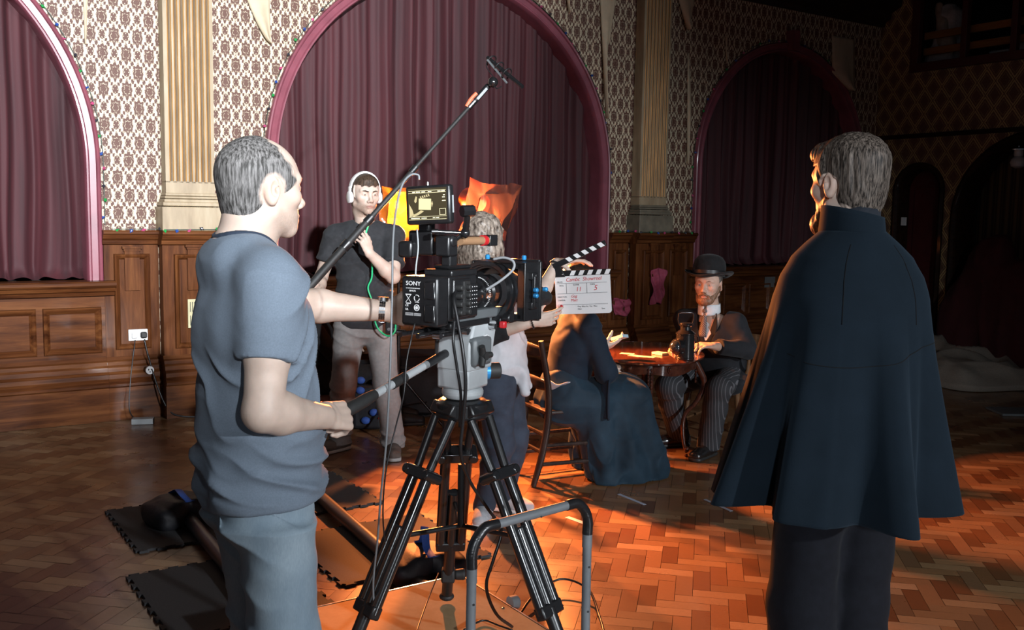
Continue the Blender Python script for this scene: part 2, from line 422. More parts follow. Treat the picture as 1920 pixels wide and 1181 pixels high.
# fluted pilasters on the pedestals
for i, c in enumerate(PC):
    t = thing('pilaster', ['cream and gilt fluted pilaster in bright light behind the grey shirted man', 'dim fluted pilaster on the wall between the middle and right arches'][i], 'pilaster', M=WM @ Matrix.Translation(Vector(w(c, .1, 1.42))))
    t['kind'] = 'structure'
    b = MB(); hw, dp = .183, .065
    b.box((0, .0, .09), (.46, .21, .18)); b.box((0, 0, .20), (.44, .19, .03)); b.box((0, .005, .225), (.415, .17, .025)); b.box((0, .01, .25), (.40, .15, .018)); b.box((0, .012, .272), (.385, .14, .022))
    b.build('pilaster_base', M['plaster'] if i == 0 else M['plaster_dark'], t, smooth=False, bevel=.006)
    out = [(hw, .06), (hw, -dp)]; out = [(-hw, .06), (-hw, -dp)]
    for k in range(7):
        u = -hw + .045 + k * .0465; out += [(u - .010, -dp)] + [(u - .010 * math.cos(PI * q / 6), -dp + .013 * math.sin(PI * q / 6)) for q in range(1, 6)] + [(u + .010, -dp)]
    out += [(hw, -dp), (hw, .06)]
    s = MB(); s.prism(out, (0, .03, .36), (1, 0, 0), (0, 1, 0), (0, 0, 1), 2.35); s.box((0, .03, .32), (2 * hw, .125 + .005, .1))
    s.build('pilaster_shaft', M['plaster'], t, sharp=20)
    g = MB()
    for k in range(7):
        u = -hw + .045 + k * .0465
        g.tube([(u + .0125, -dp + .03 - .001, .372), (u + .0125, -dp + .03 - .001, 2.7)], .0036, 6); g.tube([(u - .0125, -dp + .03 - .001, .372), (u - .0125, -dp + .03 - .001, 2.7)], .0036, 6)
    g.build('gilded_flute_edges', M['gilt'], t)
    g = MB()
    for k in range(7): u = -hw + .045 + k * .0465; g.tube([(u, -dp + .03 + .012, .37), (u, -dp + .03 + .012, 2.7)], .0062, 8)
    g.build('flute_shade_strips', M['flute'], t)  # strips carry the flutes' shade as colour
    cpt = MB().box((0, .0, 2.76), (.42, .2, .07)); cpt.box((0, 0, 2.83), (.48, .24, .06))
    for sx in (-1, 1):
        cpt.tube([(sx * (.2 + .05 * math.cos(a_) * (1 - a_ / 9)), -.08, 2.70 + .05 * math.sin(a_) * (1 - a_ / 9)) for a_ in np.linspace(0, 8, 26)], .012, 6)
    cpt.build('pilaster_capital', M['plaster_dark'], t)
# cornice, ceiling
co_ = MB(); rail(co_, UL, UR, 0, [(-.1, 3.95), (.05, 3.95), (.06, 4.0), (.12, 4.03), (.14, 4.1), (.26, 4.16), (.28, 4.24), (.42, 4.3), (.42, 4.4), (-.1, 4.4)])
struct('trim_6', co_, M['soffit'])
struct('ceiling', MB().box((0, 4.5, 4.75), (24, 26, .1)), M['soffit'], M_=None)
# back of the arch recesses
rb = MB().box(w(3.2, -.40, 2.2), (13, .1, 4.6)); struct('wall_recess', rb, M['soffit'])

# curtains
def curtain(i, label):
    c, R, zs = ARCH[i]; r = R - .085; rnd = random.Random(20 + i)
    ph_ = [rnd.uniform(0, 6.3) for _ in range(8)]; nf = 17 * R / 1.78
    t0 = wallp(c, -.16, SILL)
    def fn(a, b):
        u = c - r + 2 * r * a
        h = (math.sqrt(max(r * r - (u - c) ** 2, 0)) + zs) - SILL - .0
        b_ = b; z = SILL + .012 + h * b_
        x = a * nf * 2 * PI
        warp = 1.6 * math.sin(a * 7 + ph_[0]) + .8 * math.sin(a * 19 + ph_[1]) + .35 * (1 - b) * math.sin(a * 31 + ph_[2])
        am = .024 + .016 * math.sin(a * 11 + ph_[3]) + .018 * (1 - b)
        k = math.sin(x + warp); k = math.copysign(abs(k) ** .7, k)
        n = -.15 + am * k + .006 * math.sin(x * 2.7 + warp * 2 + ph_[4])
        low = max(0, 1 - (z - SILL) / .10)
        n += .075 * low * low + .02 * low * math.sin(x * 1.6 + ph_[5])
        z += low * .012 * math.sin(x * 1.3 + ph_[6])
        u += .012 * math.cos(x + warp) * (1 - b) + .02 * (1 - b) * math.sin(z * 3 + a * 23)
        u = min(max(u, c - r), c + r)
        return w(u, n, max(z, SILL + .006))
    m = MB().grid(fn, int(330 * R / 1.78), 60)
    o = m.build('curtain', M['velvet'], M=WM, sharp=0)
    return setp(o, label, 'curtain', 'velvet curtains drawn across the arches')
curtain(0, 'burgundy velvet curtain in the arch at the far left of the hall')
curtain(1, 'burgundy velvet curtain in the middle arch behind the boom operator and lamps')
curtain(2, 'dark burgundy velvet curtain in the unlit arch behind the bowler-hatted man')

# ---------------------------------------------------------------- end wall on the right, a gallery opening above, arched passages below
K0 = A0 + UR * Wd
EM = Matrix(((Nd[0], Wd[0], 0, K0[0]), (Nd[1], Wd[1], 0, K0[1]), (0, 0, 1, 0), (0, 0, 0, 1)))   # local x away from the corner, -y into the room
def endp(s, n, z): return K0 + s * Nd - n * Wd + V(0, 0, z)
e_ = MB()
def q4(mb, a, b, z0, z1, y=0): mb.add([(a, y, z0), (b, y, z0), (b, y, z1), (a, y, z1)], [(0, 1, 2, 3)])
D = [(.645, .285, 1.95), (2.05, .92, 1.62)]              # arched passages: centre, radius, springing
q4(e_, 0, .36, 0, 2.6); q4(e_, .93, 1.13, 0, 2.6); q4(e_, 2.97, 5.0, 0, 2.6)
for c, R, zs in D:
    p = [(c - R * math.cos(PI * i / 24), zs + R * math.sin(PI * i / 24)) for i in range(25)]
    for (a, za), (b, zb) in zip(p, p[1:]): e_.add([(a, 0, za), (b, 0, zb), (b, 0, 2.6), (a, 0, 2.6)], [(0, 1, 2, 3)])
q4(e_, 0, .5, 2.6, TOP); q4(e_, .5, 3.2, 2.6, 3.40); q4(e_, 3.2, 5, 2.6, TOP); q4(e_, .5, 3.2, 4.45, TOP)
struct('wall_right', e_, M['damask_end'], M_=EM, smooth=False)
st_ = MB().box((2.5, -.015, 2.60), (5, .05, .05)); struct('trim_7', st_, M['dark_wood'], M_=EM)
for i, (c, R, zs) in enumerate(D):
    path = []
    for u, z in arcpts(c, R, zs, 0, 24):
        e = (1, 0) if z < zs and u < c else ((-1, 0) if z < zs else ((c - u) / R, (zs - z) / R))
        path.append((V(u, 0, z), V(e[0], 0, e[1]), V(0, -1, 0)))
    struct('trim_%d' % (8 + i), MB().sweep([(-.05, -.02), (-.05, .03), (-.02, .045), (.01, .03), (.03, .0), (.03, -.35)], path), M['dark_wood'], M_=EM)
dr = MB().box((.645, .22, 1.13), (.62, .05, 2.26)); dr.box((.645, .19, 1.55), (.36, .02, .9)); dr.box((.645, .19, .5), (.36, .02, .7))
struct('door_1', dr, M['door_red'], M_=EM, bevel=.006)
def striped():
    m = Mat('striped_passage_paper', (.05, .03, .02), .7); x, y, z = m.xyz()
    f = (x * 62.).sin().step(.45, .5); g = (x * 155. + 1.).sin().step(.6, .5) * .5
    m.set('Base Color', m.mix((f.max(g)), (.032, .018, .012), (.115, .075, .038))); return m.m
struct('wall_passage', MB().box((1.62, .55, 1.4), (1.62, .06, 2.8)), striped(), M_=EM)
struct('wall_passage_end', MB().box((3.0, .62, 1.4), (1.2, .06, 2.8)), M['door_red'], M_=EM)
# gallery: frame, mullions, two timber rails, dark space behind
g = MB()
for a, b in (((.5, 3.40), (3.2, 3.40)), ((.5, 4.45), (3.2, 4.45))): g.bar((a[0] - .05, -.01, a[1]), (b[0] + .05, -.01, b[1]), .10, .09, (0, 1, 0))
for s in (.5, 1.12, 1.70, 2.28, 3.2): g.bar((s, -.01, 3.36), (s, -.01, 4.5), .07 if s not in (.5, 3.2) else .1, .08, (0, 1, 0))
struct('window_1', g, M['door_red'], M_=EM, bevel=.004)
struct('gallery_room', MB().box((1.85, 1.6, 3.36), (2.9, 3.1, .06)).box((1.85, 3.1, 4.0), (2.9, .06, 1.4)).box((.42, 1.6, 4.0), (.06, 3.1, 1.4)).box((3.26, 1.6, 4.0), (.06, 3.1, 1.4)), M['soffit'], M_=EM)
pale_wood = wood('pale_orange_timber', (.20, .095, .03), (.30, .15, .05), (.36, .19, .07), (.5, 6, 6), .5, .1)
for k, z in enumerate((3.785, 3.60)):
    o = MB().box((1.85, .13, z), (2.66, .05, .085)).build('gallery_rail', pale_wood, M=EM, bevel=.006)
    setp(o, ['upper pale timber rail across the gallery opening', 'lower pale timber rail across the gallery opening'][k], 'rail', 'gallery rails')

# ---------------------------------------------------------------- implicit surfaces for bodies and cloth
f32 = np.float32
class Prim:
    def __init__(s, fn, lo, hi): s.fn = fn; s.lo = np.asarray(lo, float); s.hi = np.asarray(hi, float)
def rc(a, b, ra, rb=None, flat=False):                     # round cone
    a = np.asarray(a, float); b = np.asarray(b, float); rb = ra if rb is None else rb; ab = b - a; L2 = ab @ ab + 1e-12; L = math.sqrt(L2); R = max(ra, rb)
    def fn(x, y, z):
        px, py, pz = x - a[0], y - a[1], z - a[2]
        t = (px * ab[0] + py * ab[1] + pz * ab[2]) / L2; tc = np.clip(t, 0, 1)
        d = np.sqrt((px - tc * ab[0]) ** 2 + (py - tc * ab[1]) ** 2 + (pz - tc * ab[2]) ** 2) - (ra + (rb - ra) * tc)
        if flat:
            q = np.sqrt(np.maximum(px * px + py * py + pz * pz - t * t * L2, 0)) - (ra + (rb - ra) * tc)
            d = np.maximum(q, np.maximum(-t, t - 1) * L)
        return d
    return Prim(fn, np.minimum(a, b) - R, np.maximum(a, b) + R)
def ec(a, b, ra, rb, side):                                # capsule of elliptic section: ra = (half width along side, half depth)
    a = np.asarray(a, float); b = np.asarray(b, float); ab = b - a; L = np.linalg.norm(ab) + 1e-9; d = ab / L
    s = np.asarray(side, float); s = unit(s - (s @ d) * d); t_ = np.cross(d, s); R = max(*ra, *rb)
    def fn(x, y, z):
        px, py, pz = x - a[0], y - a[1], z - a[2]
        h = px * d[0] + py * d[1] + pz * d[2]; hc = np.clip(h, 0, L); t = hc / L; ov = h - hc
        qs = px * s[0] + py * s[1] + pz * s[2]; qt = px * t_[0] + py * t_[1] + pz * t_[2]
        rx = ra[0] + (rb[0] - ra[0]) * t; ry = ra[1] + (rb[1] - ra[1]) * t; m = np.minimum(rx, ry)
        k0 = np.sqrt((qs / rx) ** 2 + (qt / ry) ** 2 + (ov / m) ** 2); k1 = np.sqrt((qs / rx ** 2) ** 2 + (qt / ry ** 2) ** 2 + (ov / m ** 2) ** 2) + 1e-9
        return k0 * (k0 - 1) / k1
    return Prim(fn, np.minimum(a, b) - R, np.maximum(a, b) + R)
def el(c, r, R=None):                                      # ellipsoid, R = 3x3 whose columns are its axes
    c = np.asarray(c, float); r = np.asarray([r] * 3 if np.isscalar(r) else r, float); Q = np.eye(3) if R is None else np.asarray(R, float); m = r.max()
    def fn(x, y, z):
        px, py, pz = x - c[0], y - c[1], z - c[2]; u = [px * Q[0, i] + py * Q[1, i] + pz * Q[2, i] for i in range(3)]
        k0 = np.sqrt(sum((u[i] / r[i]) ** 2 for i in range(3))); k1 = np.sqrt(sum((u[i] / r[i] ** 2) ** 2 for i in range(3))) + 1e-9
        return k0 * (k0 - 1) / k1
    return Prim(fn, c - m, c + m)
def bx(c, h, R=None, rd=.0):                               # rounded box, half sizes h
    c = np.asarray(c, float); h = np.asarray(h, float) - rd; Q = np.eye(3) if R is None else np.asarray(R, float); m = np.linalg.norm(h) + rd
    def fn(x, y, z):
        px, py, pz = x - c[0], y - c[1], z - c[2]; q = [np.abs(px * Q[0, i] + py * Q[1, i] + pz * Q[2, i]) - h[i] for i in range(3)]
        o = np.sqrt(sum(np.maximum(k, 0) ** 2 for k in q)); return o + np.minimum(np.maximum(q[0], np.maximum(q[1], q[2])), 0) - rd
    return Prim(fn, c - m, c + m)
def half(p, n):                                            # half space: keeps the side the normal points away from
    p = np.asarray(p, float); n = unit(n); B = 1e3
    return Prim(lambda x, y, z: (x - p[0]) * n[0] + (y - p[1]) * n[1] + (z - p[2]) * n[2], V(-B, -B, -B), V(B, B, B))
def tr(pr, R, o, sc=1.):                                   # primitive carried by rotation R (columns = axes), scale and origin o
    R = np.asarray(R, float); o = np.asarray(o, float)
    def fn(x, y, z):
        px, py, pz = (x - o[0]) / sc, (y - o[1]) / sc, (z - o[2]) / sc
        return sc * pr.fn(px * R[0, 0] + py * R[1, 0] + pz * R[2, 0], px * R[0, 1] + py * R[1, 1] + pz * R[2, 1], px * R[0, 2] + py * R[1, 2] + pz * R[2, 2])
    lo = np.maximum(pr.lo, -9); hi = np.minimum(pr.hi, 9)
    cs = np.array([[(lo, hi)[i][0], (lo, hi)[j][1], (lo, hi)[k][2]] for i in (0, 1) for j in (0, 1) for k in (0, 1)]) @ R.T * sc + o
    return Prim(fn, cs.min(0), cs.max(0))
def reg(fn): return Prim(fn, V(-9, -9, -9), V(9, 9, 9))    # free region, kept where fn < 0
def field(ops, lo, hi, h):
    n = np.maximum(np.ceil((hi - lo) / h).astype(int) + 1, 4)
    ax = [(lo[i] + h * np.arange(n[i])).astype(f32) for i in range(3)]
    D = np.full(n, 1., f32)
    for op, pr, k in ops:
        pad = max(k, .0) + 3 * h
        i0 = np.clip(np.floor((pr.lo - pad - lo) / h).astype(int), 0, n); i1 = np.clip(np.ceil((pr.hi + pad - lo) / h).astype(int) + 1, 0, n)
        if (i1 <= i0).any(): continue
        sl = tuple(slice(a, b) for a, b in zip(i0, i1))
        d = pr.fn(ax[0][sl[0]][:, None, None], ax[1][sl[1]][None, :, None], ax[2][sl[2]][None, None, :]).astype(f32); g = D[sl]
        if op == 'u':
            if k > 0:
                e = np.maximum(k - np.abs(g - d), 0) / k; D[sl] = np.minimum(g, d) - e * e * k * .25
            else: D[sl] = np.minimum(g, d)
        elif op == 's':
            if k > 0:
                e = np.maximum(k - np.abs(g + d), 0) / k; D[sl] = np.maximum(g, -d) + e * e * k * .25
            else: D[sl] = np.maximum(g, -d)
        else: D[sl] = np.maximum(g, d)
    return D
_ED = [((0, 0, 0), (1, 0, 0)), ((0, 1, 0), (1, 1, 0)), ((0, 0, 1), (1, 0, 1)), ((0, 1, 1), (1, 1, 1)), ((0, 0, 0), (0, 1, 0)), ((1, 0, 0), (1, 1, 0)),
       ((0, 0, 1), (0, 1, 1)), ((1, 0, 1), (1, 1, 1)), ((0, 0, 0), (0, 0, 1)), ((1, 0, 0), (1, 0, 1)), ((0, 1, 0), (0, 1, 1)), ((1, 1, 0), (1, 1, 1))]
def nets(D, lo, h):                                        # surface nets
    S_ = D < 0; n = np.array(D.shape) - 1
    def cs(o, A): return A[o[0]:o[0] + n[0], o[1]:o[1] + n[1], o[2]:o[2] + n[2]]
    cnt = sum(cs((i, j, k), S_).astype(np.int8) for i in (0, 1) for j in (0, 1) for k in (0, 1))
    I = np.argwhere((cnt > 0) & (cnt < 8)); idx = np.full(n, -1, np.int32); idx[I[:, 0], I[:, 1], I[:, 2]] = np.arange(len(I))
    acc = np.zeros((len(I), 3)); c = np.zeros(len(I))
    for a, b in _ED:
        va = D[I[:, 0] + a[0], I[:, 1] + a[1], I[:, 2] + a[2]]; vb = D[I[:, 0] + b[0], I[:, 1] + b[1], I[:, 2] + b[2]]
        m = (va < 0) != (vb < 0); t = np.where(m, va / np.where(m, va - vb, 1), 0)
        p = np.array(a)[None] + t[:, None] * (np.array(b) - np.array(a))[None]; acc += p * m[:, None]; c += m
    vt = lo + h * (I + acc / c[:, None]); F = []
    for ax_ in range(3):
        o1, o2 = [(1, 2), (2, 0), (0, 1)][ax_]
        s0 = [slice(None)] * 3; s1 = [slice(None)] * 3; s0[ax_] = slice(0, -1); s1[ax_] = slice(1, None)
        A, B = S_[tuple(s0)], S_[tuple(s1)]; E_ = np.argwhere(A != B)
        E_ = E_[(E_[:, o1] > 0) & (E_[:, o2] > 0) & (E_[:, o1] < n[o1]) & (E_[:, o2] < n[o2])]
        q = []
        for u, v_ in ((1, 1), (0, 1), (0, 0), (1, 0)):
            J_ = E_.copy(); J_[:, o1] -= u; J_[:, o2] -= v_; q.append(idx[J_[:, 0], J_[:, 1], J_[:, 2]])
        q = np.stack(q, 1); fl = ~A[E_[:, 0], E_[:, 1], E_[:, 2]]; q[fl] = q[fl][:, ::-1]; F.append(q)
    F = np.concatenate(F); return vt, F[(F >= 0).all(1)]
def hash3(i, j, k, s):
    m = (i.astype(np.int64) * 73856093) ^ (j.astype(np.int64) * 19349663) ^ (k.astype(np.int64) * 83492791) ^ (s * 2654435761)
    m = (m ^ (m >> 13)) * 1274126177 & 0xffffffff; return ((m ^ (m >> 16)) & 0xffff) / 32767.5 - 1
def vnoise(p, s=0):
    i = np.floor(p).astype(np.int64); f = p - i; f = f * f * (3 - 2 * f); r = 0
    for a in (0, 1):
        for b in (0, 1):
            for c in (0, 1):
                wt = (f[:, 0] if a else 1 - f[:, 0]) * (f[:, 1] if b else 1 - f[:, 1]) * (f[:, 2] if c else 1 - f[:, 2])
                r = r + wt * hash3(i[:, 0] + a, i[:, 1] + b, i[:, 2] + c, s)
    return r
def vnorm(v, f):
    n = np.zeros_like(v); a = np.cross(v[f[:, 2]] - v[f[:, 0]], v[f[:, 3]] - v[f[:, 1]])
    for k in range(4): np.add.at(n, f[:, k], a)
    return n / (np.linalg.norm(n, axis=1)[:, None] + 1e-12)
def smooth_mesh(v, f, it=1, lam=.5):
    for _ in range(it):
        s = np.zeros_like(v); c = np.zeros(len(v))
        for k in range(4):
            a, b = f[:, k], f[:, (k + 1) % 4]
            np.add.at(s, a, v[b]); np.add.at(c, a, 1); np.add.at(s, b, v[a]); np.add.at(c, b, 1)
        v = v + lam * (s / np.maximum(c, 1)[:, None] - v)
    return v
def wrinkle(v, f, amp, fr, ridge=1., seed=0, R=None, warp=.5):   # creases: ridged noise along the normal
    n = vnorm(v, f); q = v if R is None else v @ R
    q = q + warp * .05 * np.stack([vnoise(v * 9, seed + 5), vnoise(v * 9, seed + 6), vnoise(v * 9, seed + 7)], 1)
    a = vnoise(q * np.asarray(fr, float), seed); a = (1 - 2 * np.abs(a)) * ridge + a * (1 - ridge)
    b = vnoise(q * np.asarray(fr, float) * 2.1, seed + 1)
    return v + n * ((a * .8 + b * .3) * (amp if np.isscalar(amp) else amp))[:, None]
def folds(v, f, amp, d, wl, warp=.6, seed=0, pw=1.6, mask=1.5, fr=3.):   # long creases across direction d, wavelength wl
    n = vnorm(v, f); ph = v @ unit(d) / wl + warp * (vnoise(v * fr, seed) + .5 * vnoise(v * fr * 2.3, seed + 1))
    h_ = (1 - np.abs(np.sin(PI * ph))) ** pw; mk = np.clip(.5 + mask * vnoise(v * fr * 1.3 + 7.7, seed + 2), 0, 1)
    return v + n * (amp * (h_ - .3) * mk)[:, None]
def sdf(ops, h, lo=None, hi=None, sm=1, fx=None):
    if lo is None:
        u = [p for o, p, k in ops if o == 'u']; lo = np.min([p.lo for p in u], 0) - 3 * h; hi = np.max([p.hi for p in u], 0) + 3 * h
        for o, p, k in ops:
            if o == 'b': lo = np.maximum(lo, p.lo); hi = np.minimum(hi, p.hi)
        ops = [q for q in ops if q[0] != 'b']
    lo = np.asarray(lo, float); hi = np.asarray(hi, float)
    v, f = nets(field(ops, lo, hi, h), lo, h)
    if sm: v = smooth_mesh(v, f, sm)
    if fx: v = fx(v, f)
    return v, f
def np_mesh(name, parts, mat, parent=None, col=None, label=None, M=None):
    mb = MB()
    vs_ = np.concatenate([p[0] for p in parts]); o = 0; fs = []
    for v, f in parts: fs.append(f + o); o += len(v)
    fs = np.concatenate(fs)
    me = bpy.data.meshes.new(name); nv, nf = len(vs_), len(fs)
    me.vertices.add(nv); me.vertices.foreach_set('co', vs_.astype(f32).ravel())
    me.loops.add(nf * 4); me.loops.foreach_set('vertex_index', fs.astype(np.int32).ravel())
    me.polygons.add(nf); me.polygons.foreach_set('loop_start', np.arange(nf, dtype=np.int32) * 4); me.polygons.foreach_set('loop_total', np.full(nf, 4, np.int32))
    me.update(calc_edges=True); me.validate()
    if col is not None:
        ca = me.color_attributes.new('tint', 'FLOAT_COLOR', 'POINT')
        c4 = np.ones((nv, 4), f32); c4[:, :3] = col(vs_); ca.data.foreach_set('color', c4.ravel())
    return link(name, me, mat, parent, True, 0, M, 0, label, sharp=0)
def U(k, *ps): return [('u', p, k) for p in ps]
def rotm(yaw=0., pitch=0., roll=0.):                       # columns right, forward, up; pitch > 0 looks up, yaw > 0 turns left
    return np.array(Matrix.Rotation(yaw, 3, 'Z') @ Matrix.Rotation(pitch, 3, 'X') @ Matrix.Rotation(roll, 3, 'Y'))

# ---------------------------------------------------------------- people
def head_ops(R, o, P=None, hs=1.05):            # head-local: x right, y forward, z up, origin between the ears at eye height
    P = P or {}; jw = P.get('jaw', 1.); T = lambda p: tr(p, R, o, hs); q = []
    q += U(0, T(el((0, -.014, .030), (.077, .097, .088)))) + U(.03, T(el((0, .022, .020), (.068, .064, .066))))
    q += U(.03, T(el((0, .030, -.040), (.058 * jw, .056, .072))))
    for s in (-1, 1):
        q += U(.02, T(rc((s * .054 * jw, .004, -.060), (s * .012, .066, -.098), .017, .017)), T(el((s * .041, .056, -.022), (.026, .026, .022))))
        q += U(.016, T(rc((s * .014, .083, .021), (s * .046, .070, .023), .011, .010)))
    q += U(.018, T(el((0, .070, -.098), (.022 * jw, .020, .017))))
    q += U(.03, T(el((0, .064, -.066), (.030, .026, .024))))
    for s in (-1, 1): q += [('s', T(el((s * .0315, .094, .001), (.019, .018, .0125))), .014)]
    q += U(.012, T(rc((0, .081, .008), (0, .104, -.033), .0075, .0105)), T(el((0, .106, -.0355), (.0105, .0095, .0095))))
    for s in (-1, 1):
        q += U(.006, T(el((s * .0125, .095, -.041), (.0085, .0115, .0085)))) + [('s', T(el((s * .007, .099, -.049), (.004, .006, .004))), .003)]
    q += U(.007, T(el((0, .0895, -.0655), (.021, .009, .0055))), T(el((0, .0880, -.0765), (.018, .010, .0065))))
    q += [('s', T(el((0, .099, -.0708), (.022, .007, .0014))), .003)]
    for s in (-1, 1):                  # eyes and lids
        q += U(.004, T(el((s * .0315, .0745, .0005), (.0165, .0125, .0125))))
        q += [('s', T(el((s * .0315, .0900, -.0008), (.0125, .010, .0036 * P.get('eye', 1.)))), .003)]
        E_ = rotm(-s * .45, 0, 0)
        c = V(s * .079, -.012, -.008); e = [('u', T(el(c, (.0085, .0185, .032), E_)), .008), ('s', T(el(c + V(s * .009, .005, .003), (.009, .0115, .0205), E_)), .003),
                                           ('u', T(rc(c + V(s * .003, .012, -.005), c + V(s * .005, .010, .002), .005)), .004), ('u', T(el(c + V(0, .002, -.026), (.007, .010, .010))), .006)]
        q += e
    return q
SKIN = {}
def skin_mat(name, col):
    m = Mat(name, col, .5, spec=.4, Subsurface_Weight=.12, Subsurface_Scale=.01)
    m.set('Subsurface Radius', (1, .35, .2))
    a = m.attr('tint'); f = m.noise(22., 1, 4); g = m.noise(240., 1, 2)
    n = m.t.nodes.new('ShaderNodeMix'); n.data_type = 'RGBA'; n.blend_type = 'MULTIPLY'; n.inputs['Factor'].default_value = 1
    m.t.links.new(m.ramp(f, (.3, tuple(c * .88 for c in col)), (.7, tuple(min(1, c * 1.06) for c in col))), n.inputs['A']); m.t.links.new(a.outputs['Color'], n.inputs['B'])
    m.set('Base Color', n.outputs['Result']); m.bump(g, .08, .001)
    return m.m
def head_tint(R, o, lips=(.80, .52, .50), stubble=None, hs=1.05):
    R = np.asarray(R, float); o = np.asarray(o, float)
    def fn(v):
        q = (v - o) @ R / hs; x, y, z = q.T; c = np.ones((len(v), 3))
        def blob(cx, cy, cz, rx, ry, rz): return np.exp(-(((np.abs(x) - cx) / rx) ** 2 + ((y - cy) / ry) ** 2 + ((z - cz) / rz) ** 2) ** 2)
        def ap(wt, col): c[:] = c * (1 - wt[:, None]) + np.array(col) * c * wt[:, None]
        ap(blob(0, .092, -.071, .024, .016, .0095), lips); ap(blob(.045, .06, -.03, .03, .04, .02) * .5, (1, .86, .82)); ap(blob(0, .112, -.038, .014, .014, .012) * .5, (1, .84, .8))
        ap(blob(.079, -.01, -.01, .014, .03, .04) * .5, (1, .82, .78)); ap(blob(.0315, .08, -.001, .02, .02, .011) * .55, (.78, .66, .64))
        if stubble is not None:
            m = np.clip((-.046 - z) / .02, 0, 1) * np.clip((y + .005) / .03, 0, 1) * (z > -.135) * (np.abs(x) < .1)
            ap(m * stubble[1] * (.75 + .5 * vnoise(v * 500, 3)).clip(0, 1), stubble[0])
        return c
    return fn
EYEW = Mat('eye_white', (.42, .39, .37), .15, coat=.6).m
def eyes(parent, R, o, iris=(.10, .13, .15), gaze=(0, 1, 0), hs=1.05):
    m = Mat('eye_iris', iris, .15, coat=.8).m
    for s in (-1, 1):
        c = o + hs * (R @ V(s * .0315, .0735, -.0005)); g = R @ unit(V(*gaze))
        e = MB().ball(c, .0118 * hs, 16).build('eye', EYEW, parent, sharp=0)
        MB().ball(c + g * .0030 * hs, .0093 * hs, 16).build('iris', m, e, sharp=0)
def hand_ops(Wp, d, n, side, curl=(.35, .4, .3), thumb=(.5, .5), spread=.06, sc=1., curls=None):
    # wrist, direction of the fingers, outward palm normal; side +1 right, -1 left; curl = bend at the three joints
    d = unit(d); n = unit(np.asarray(n, float) - (np.asarray(n, float) @ d) * d); t = unit(np.cross(d, n)) * side
    P = lambda a, b, c: np.asarray(Wp) + sc * (a * d + b * n + c * t); q = []
    q += U(.012, ec(P(-.01, 0, 0), P(.03, 0, .002), (.027 * sc, .019 * sc), (.034 * sc, .017 * sc), t), ec(P(.03, 0, .002), P(.082, .002, 0), (.036 * sc, .016 * sc), (.039 * sc, .0125 * sc), t))
    q += U(.012, ec(P(.022, .009, .024), P(.055, .010, .027), (.012 * sc, .012 * sc), (.012 * sc, .010 * sc), t))
    fl = ((.045, .027, .021), (.050, .031, .022), (.046, .029, .022), (.036, .022, .019)); base = ((.089, .030), (.093, .010), (.089, -.011), (.081, -.030))
    for i in range(4):
        cu = curls[i] if curls is not None else curl; a = 0.; p = P(base[i][0], 0, base[i][1]); sp = spread * (1.5 - i); r = (.0095, .0098, .0093, .0082)[i] * sc
        q += U(.008, rc(P(.05, -.002, base[i][1] * .9), p, r * 1.05, r * 1.1))
        for j in range(3):
            a += cu[j]; dd = math.cos(a) * (math.cos(sp) * d + math.sin(sp) * t) + math.sin(a) * n; p2 = p + sc * fl[i][j] * dd
            q += U(.0035, rc(p, p2, r, r * (.95, .92, .82)[j])); p = p2; r *= (.95, .92, .82)[j]
    # thumb leaves the side of the palm near its base
    a, b = thumb; p = P(.018, .006, .026); dirs = [unit(.62 * d + (.72 - .45 * b) * t + (.25 + .5 * b) * n), None, None]
    dirs[1] = unit(dirs[0] * math.cos(a) + math.sin(a) * unit(n * (.2 + b) + d * .55 - t * .35)); dirs[2] = unit(dirs[1] * math.cos(a) + math.sin(a) * unit(n * (.2 + b) + d * .3 - t * .7))
    r = .0135 * sc
    for L, dd, r2 in zip((.046, .033, .028), dirs, (.0108, .0100, .0082)):
        p2 = p + sc * L * dd; q += U(.008, rc(p, p2, r, r2 * sc)); p = p2; r = r2 * sc
    return q
def ik(S_, H, L1, L2, pole):
    S_ = np.asarray(S_, float); H = np.asarray(H, float); v = H - S_; D = min(np.linalg.norm(v), (L1 + L2) * .999); d = unit(v)
    a = (L1 * L1 - L2 * L2 + D * D) / (2 * D); hgt = math.sqrt(max(L1 * L1 - a * a, 0)); p = np.asarray(pole, float); p = unit(p - (p @ d) * d)
    return S_ + a * d + hgt * p
def arm_ops(sh, e, wr, k=1.):
    e = np.asarray(e, float); wr = np.asarray(wr, float); m = e + .28 * (wr - e)
    return U(.02, rc(sh, (np.asarray(sh) * .45 + e * .55), .052 * k, .047 * k), rc(np.asarray(sh) * .45 + e * .55, e, .047 * k, .040 * k), rc(e, m, .041 * k, .044 * k), rc(m, wr, .044 * k, .027 * k))
def box_of(pts, pad): P = np.array(pts, float); return P.min(0) - pad, P.max(0) + pad

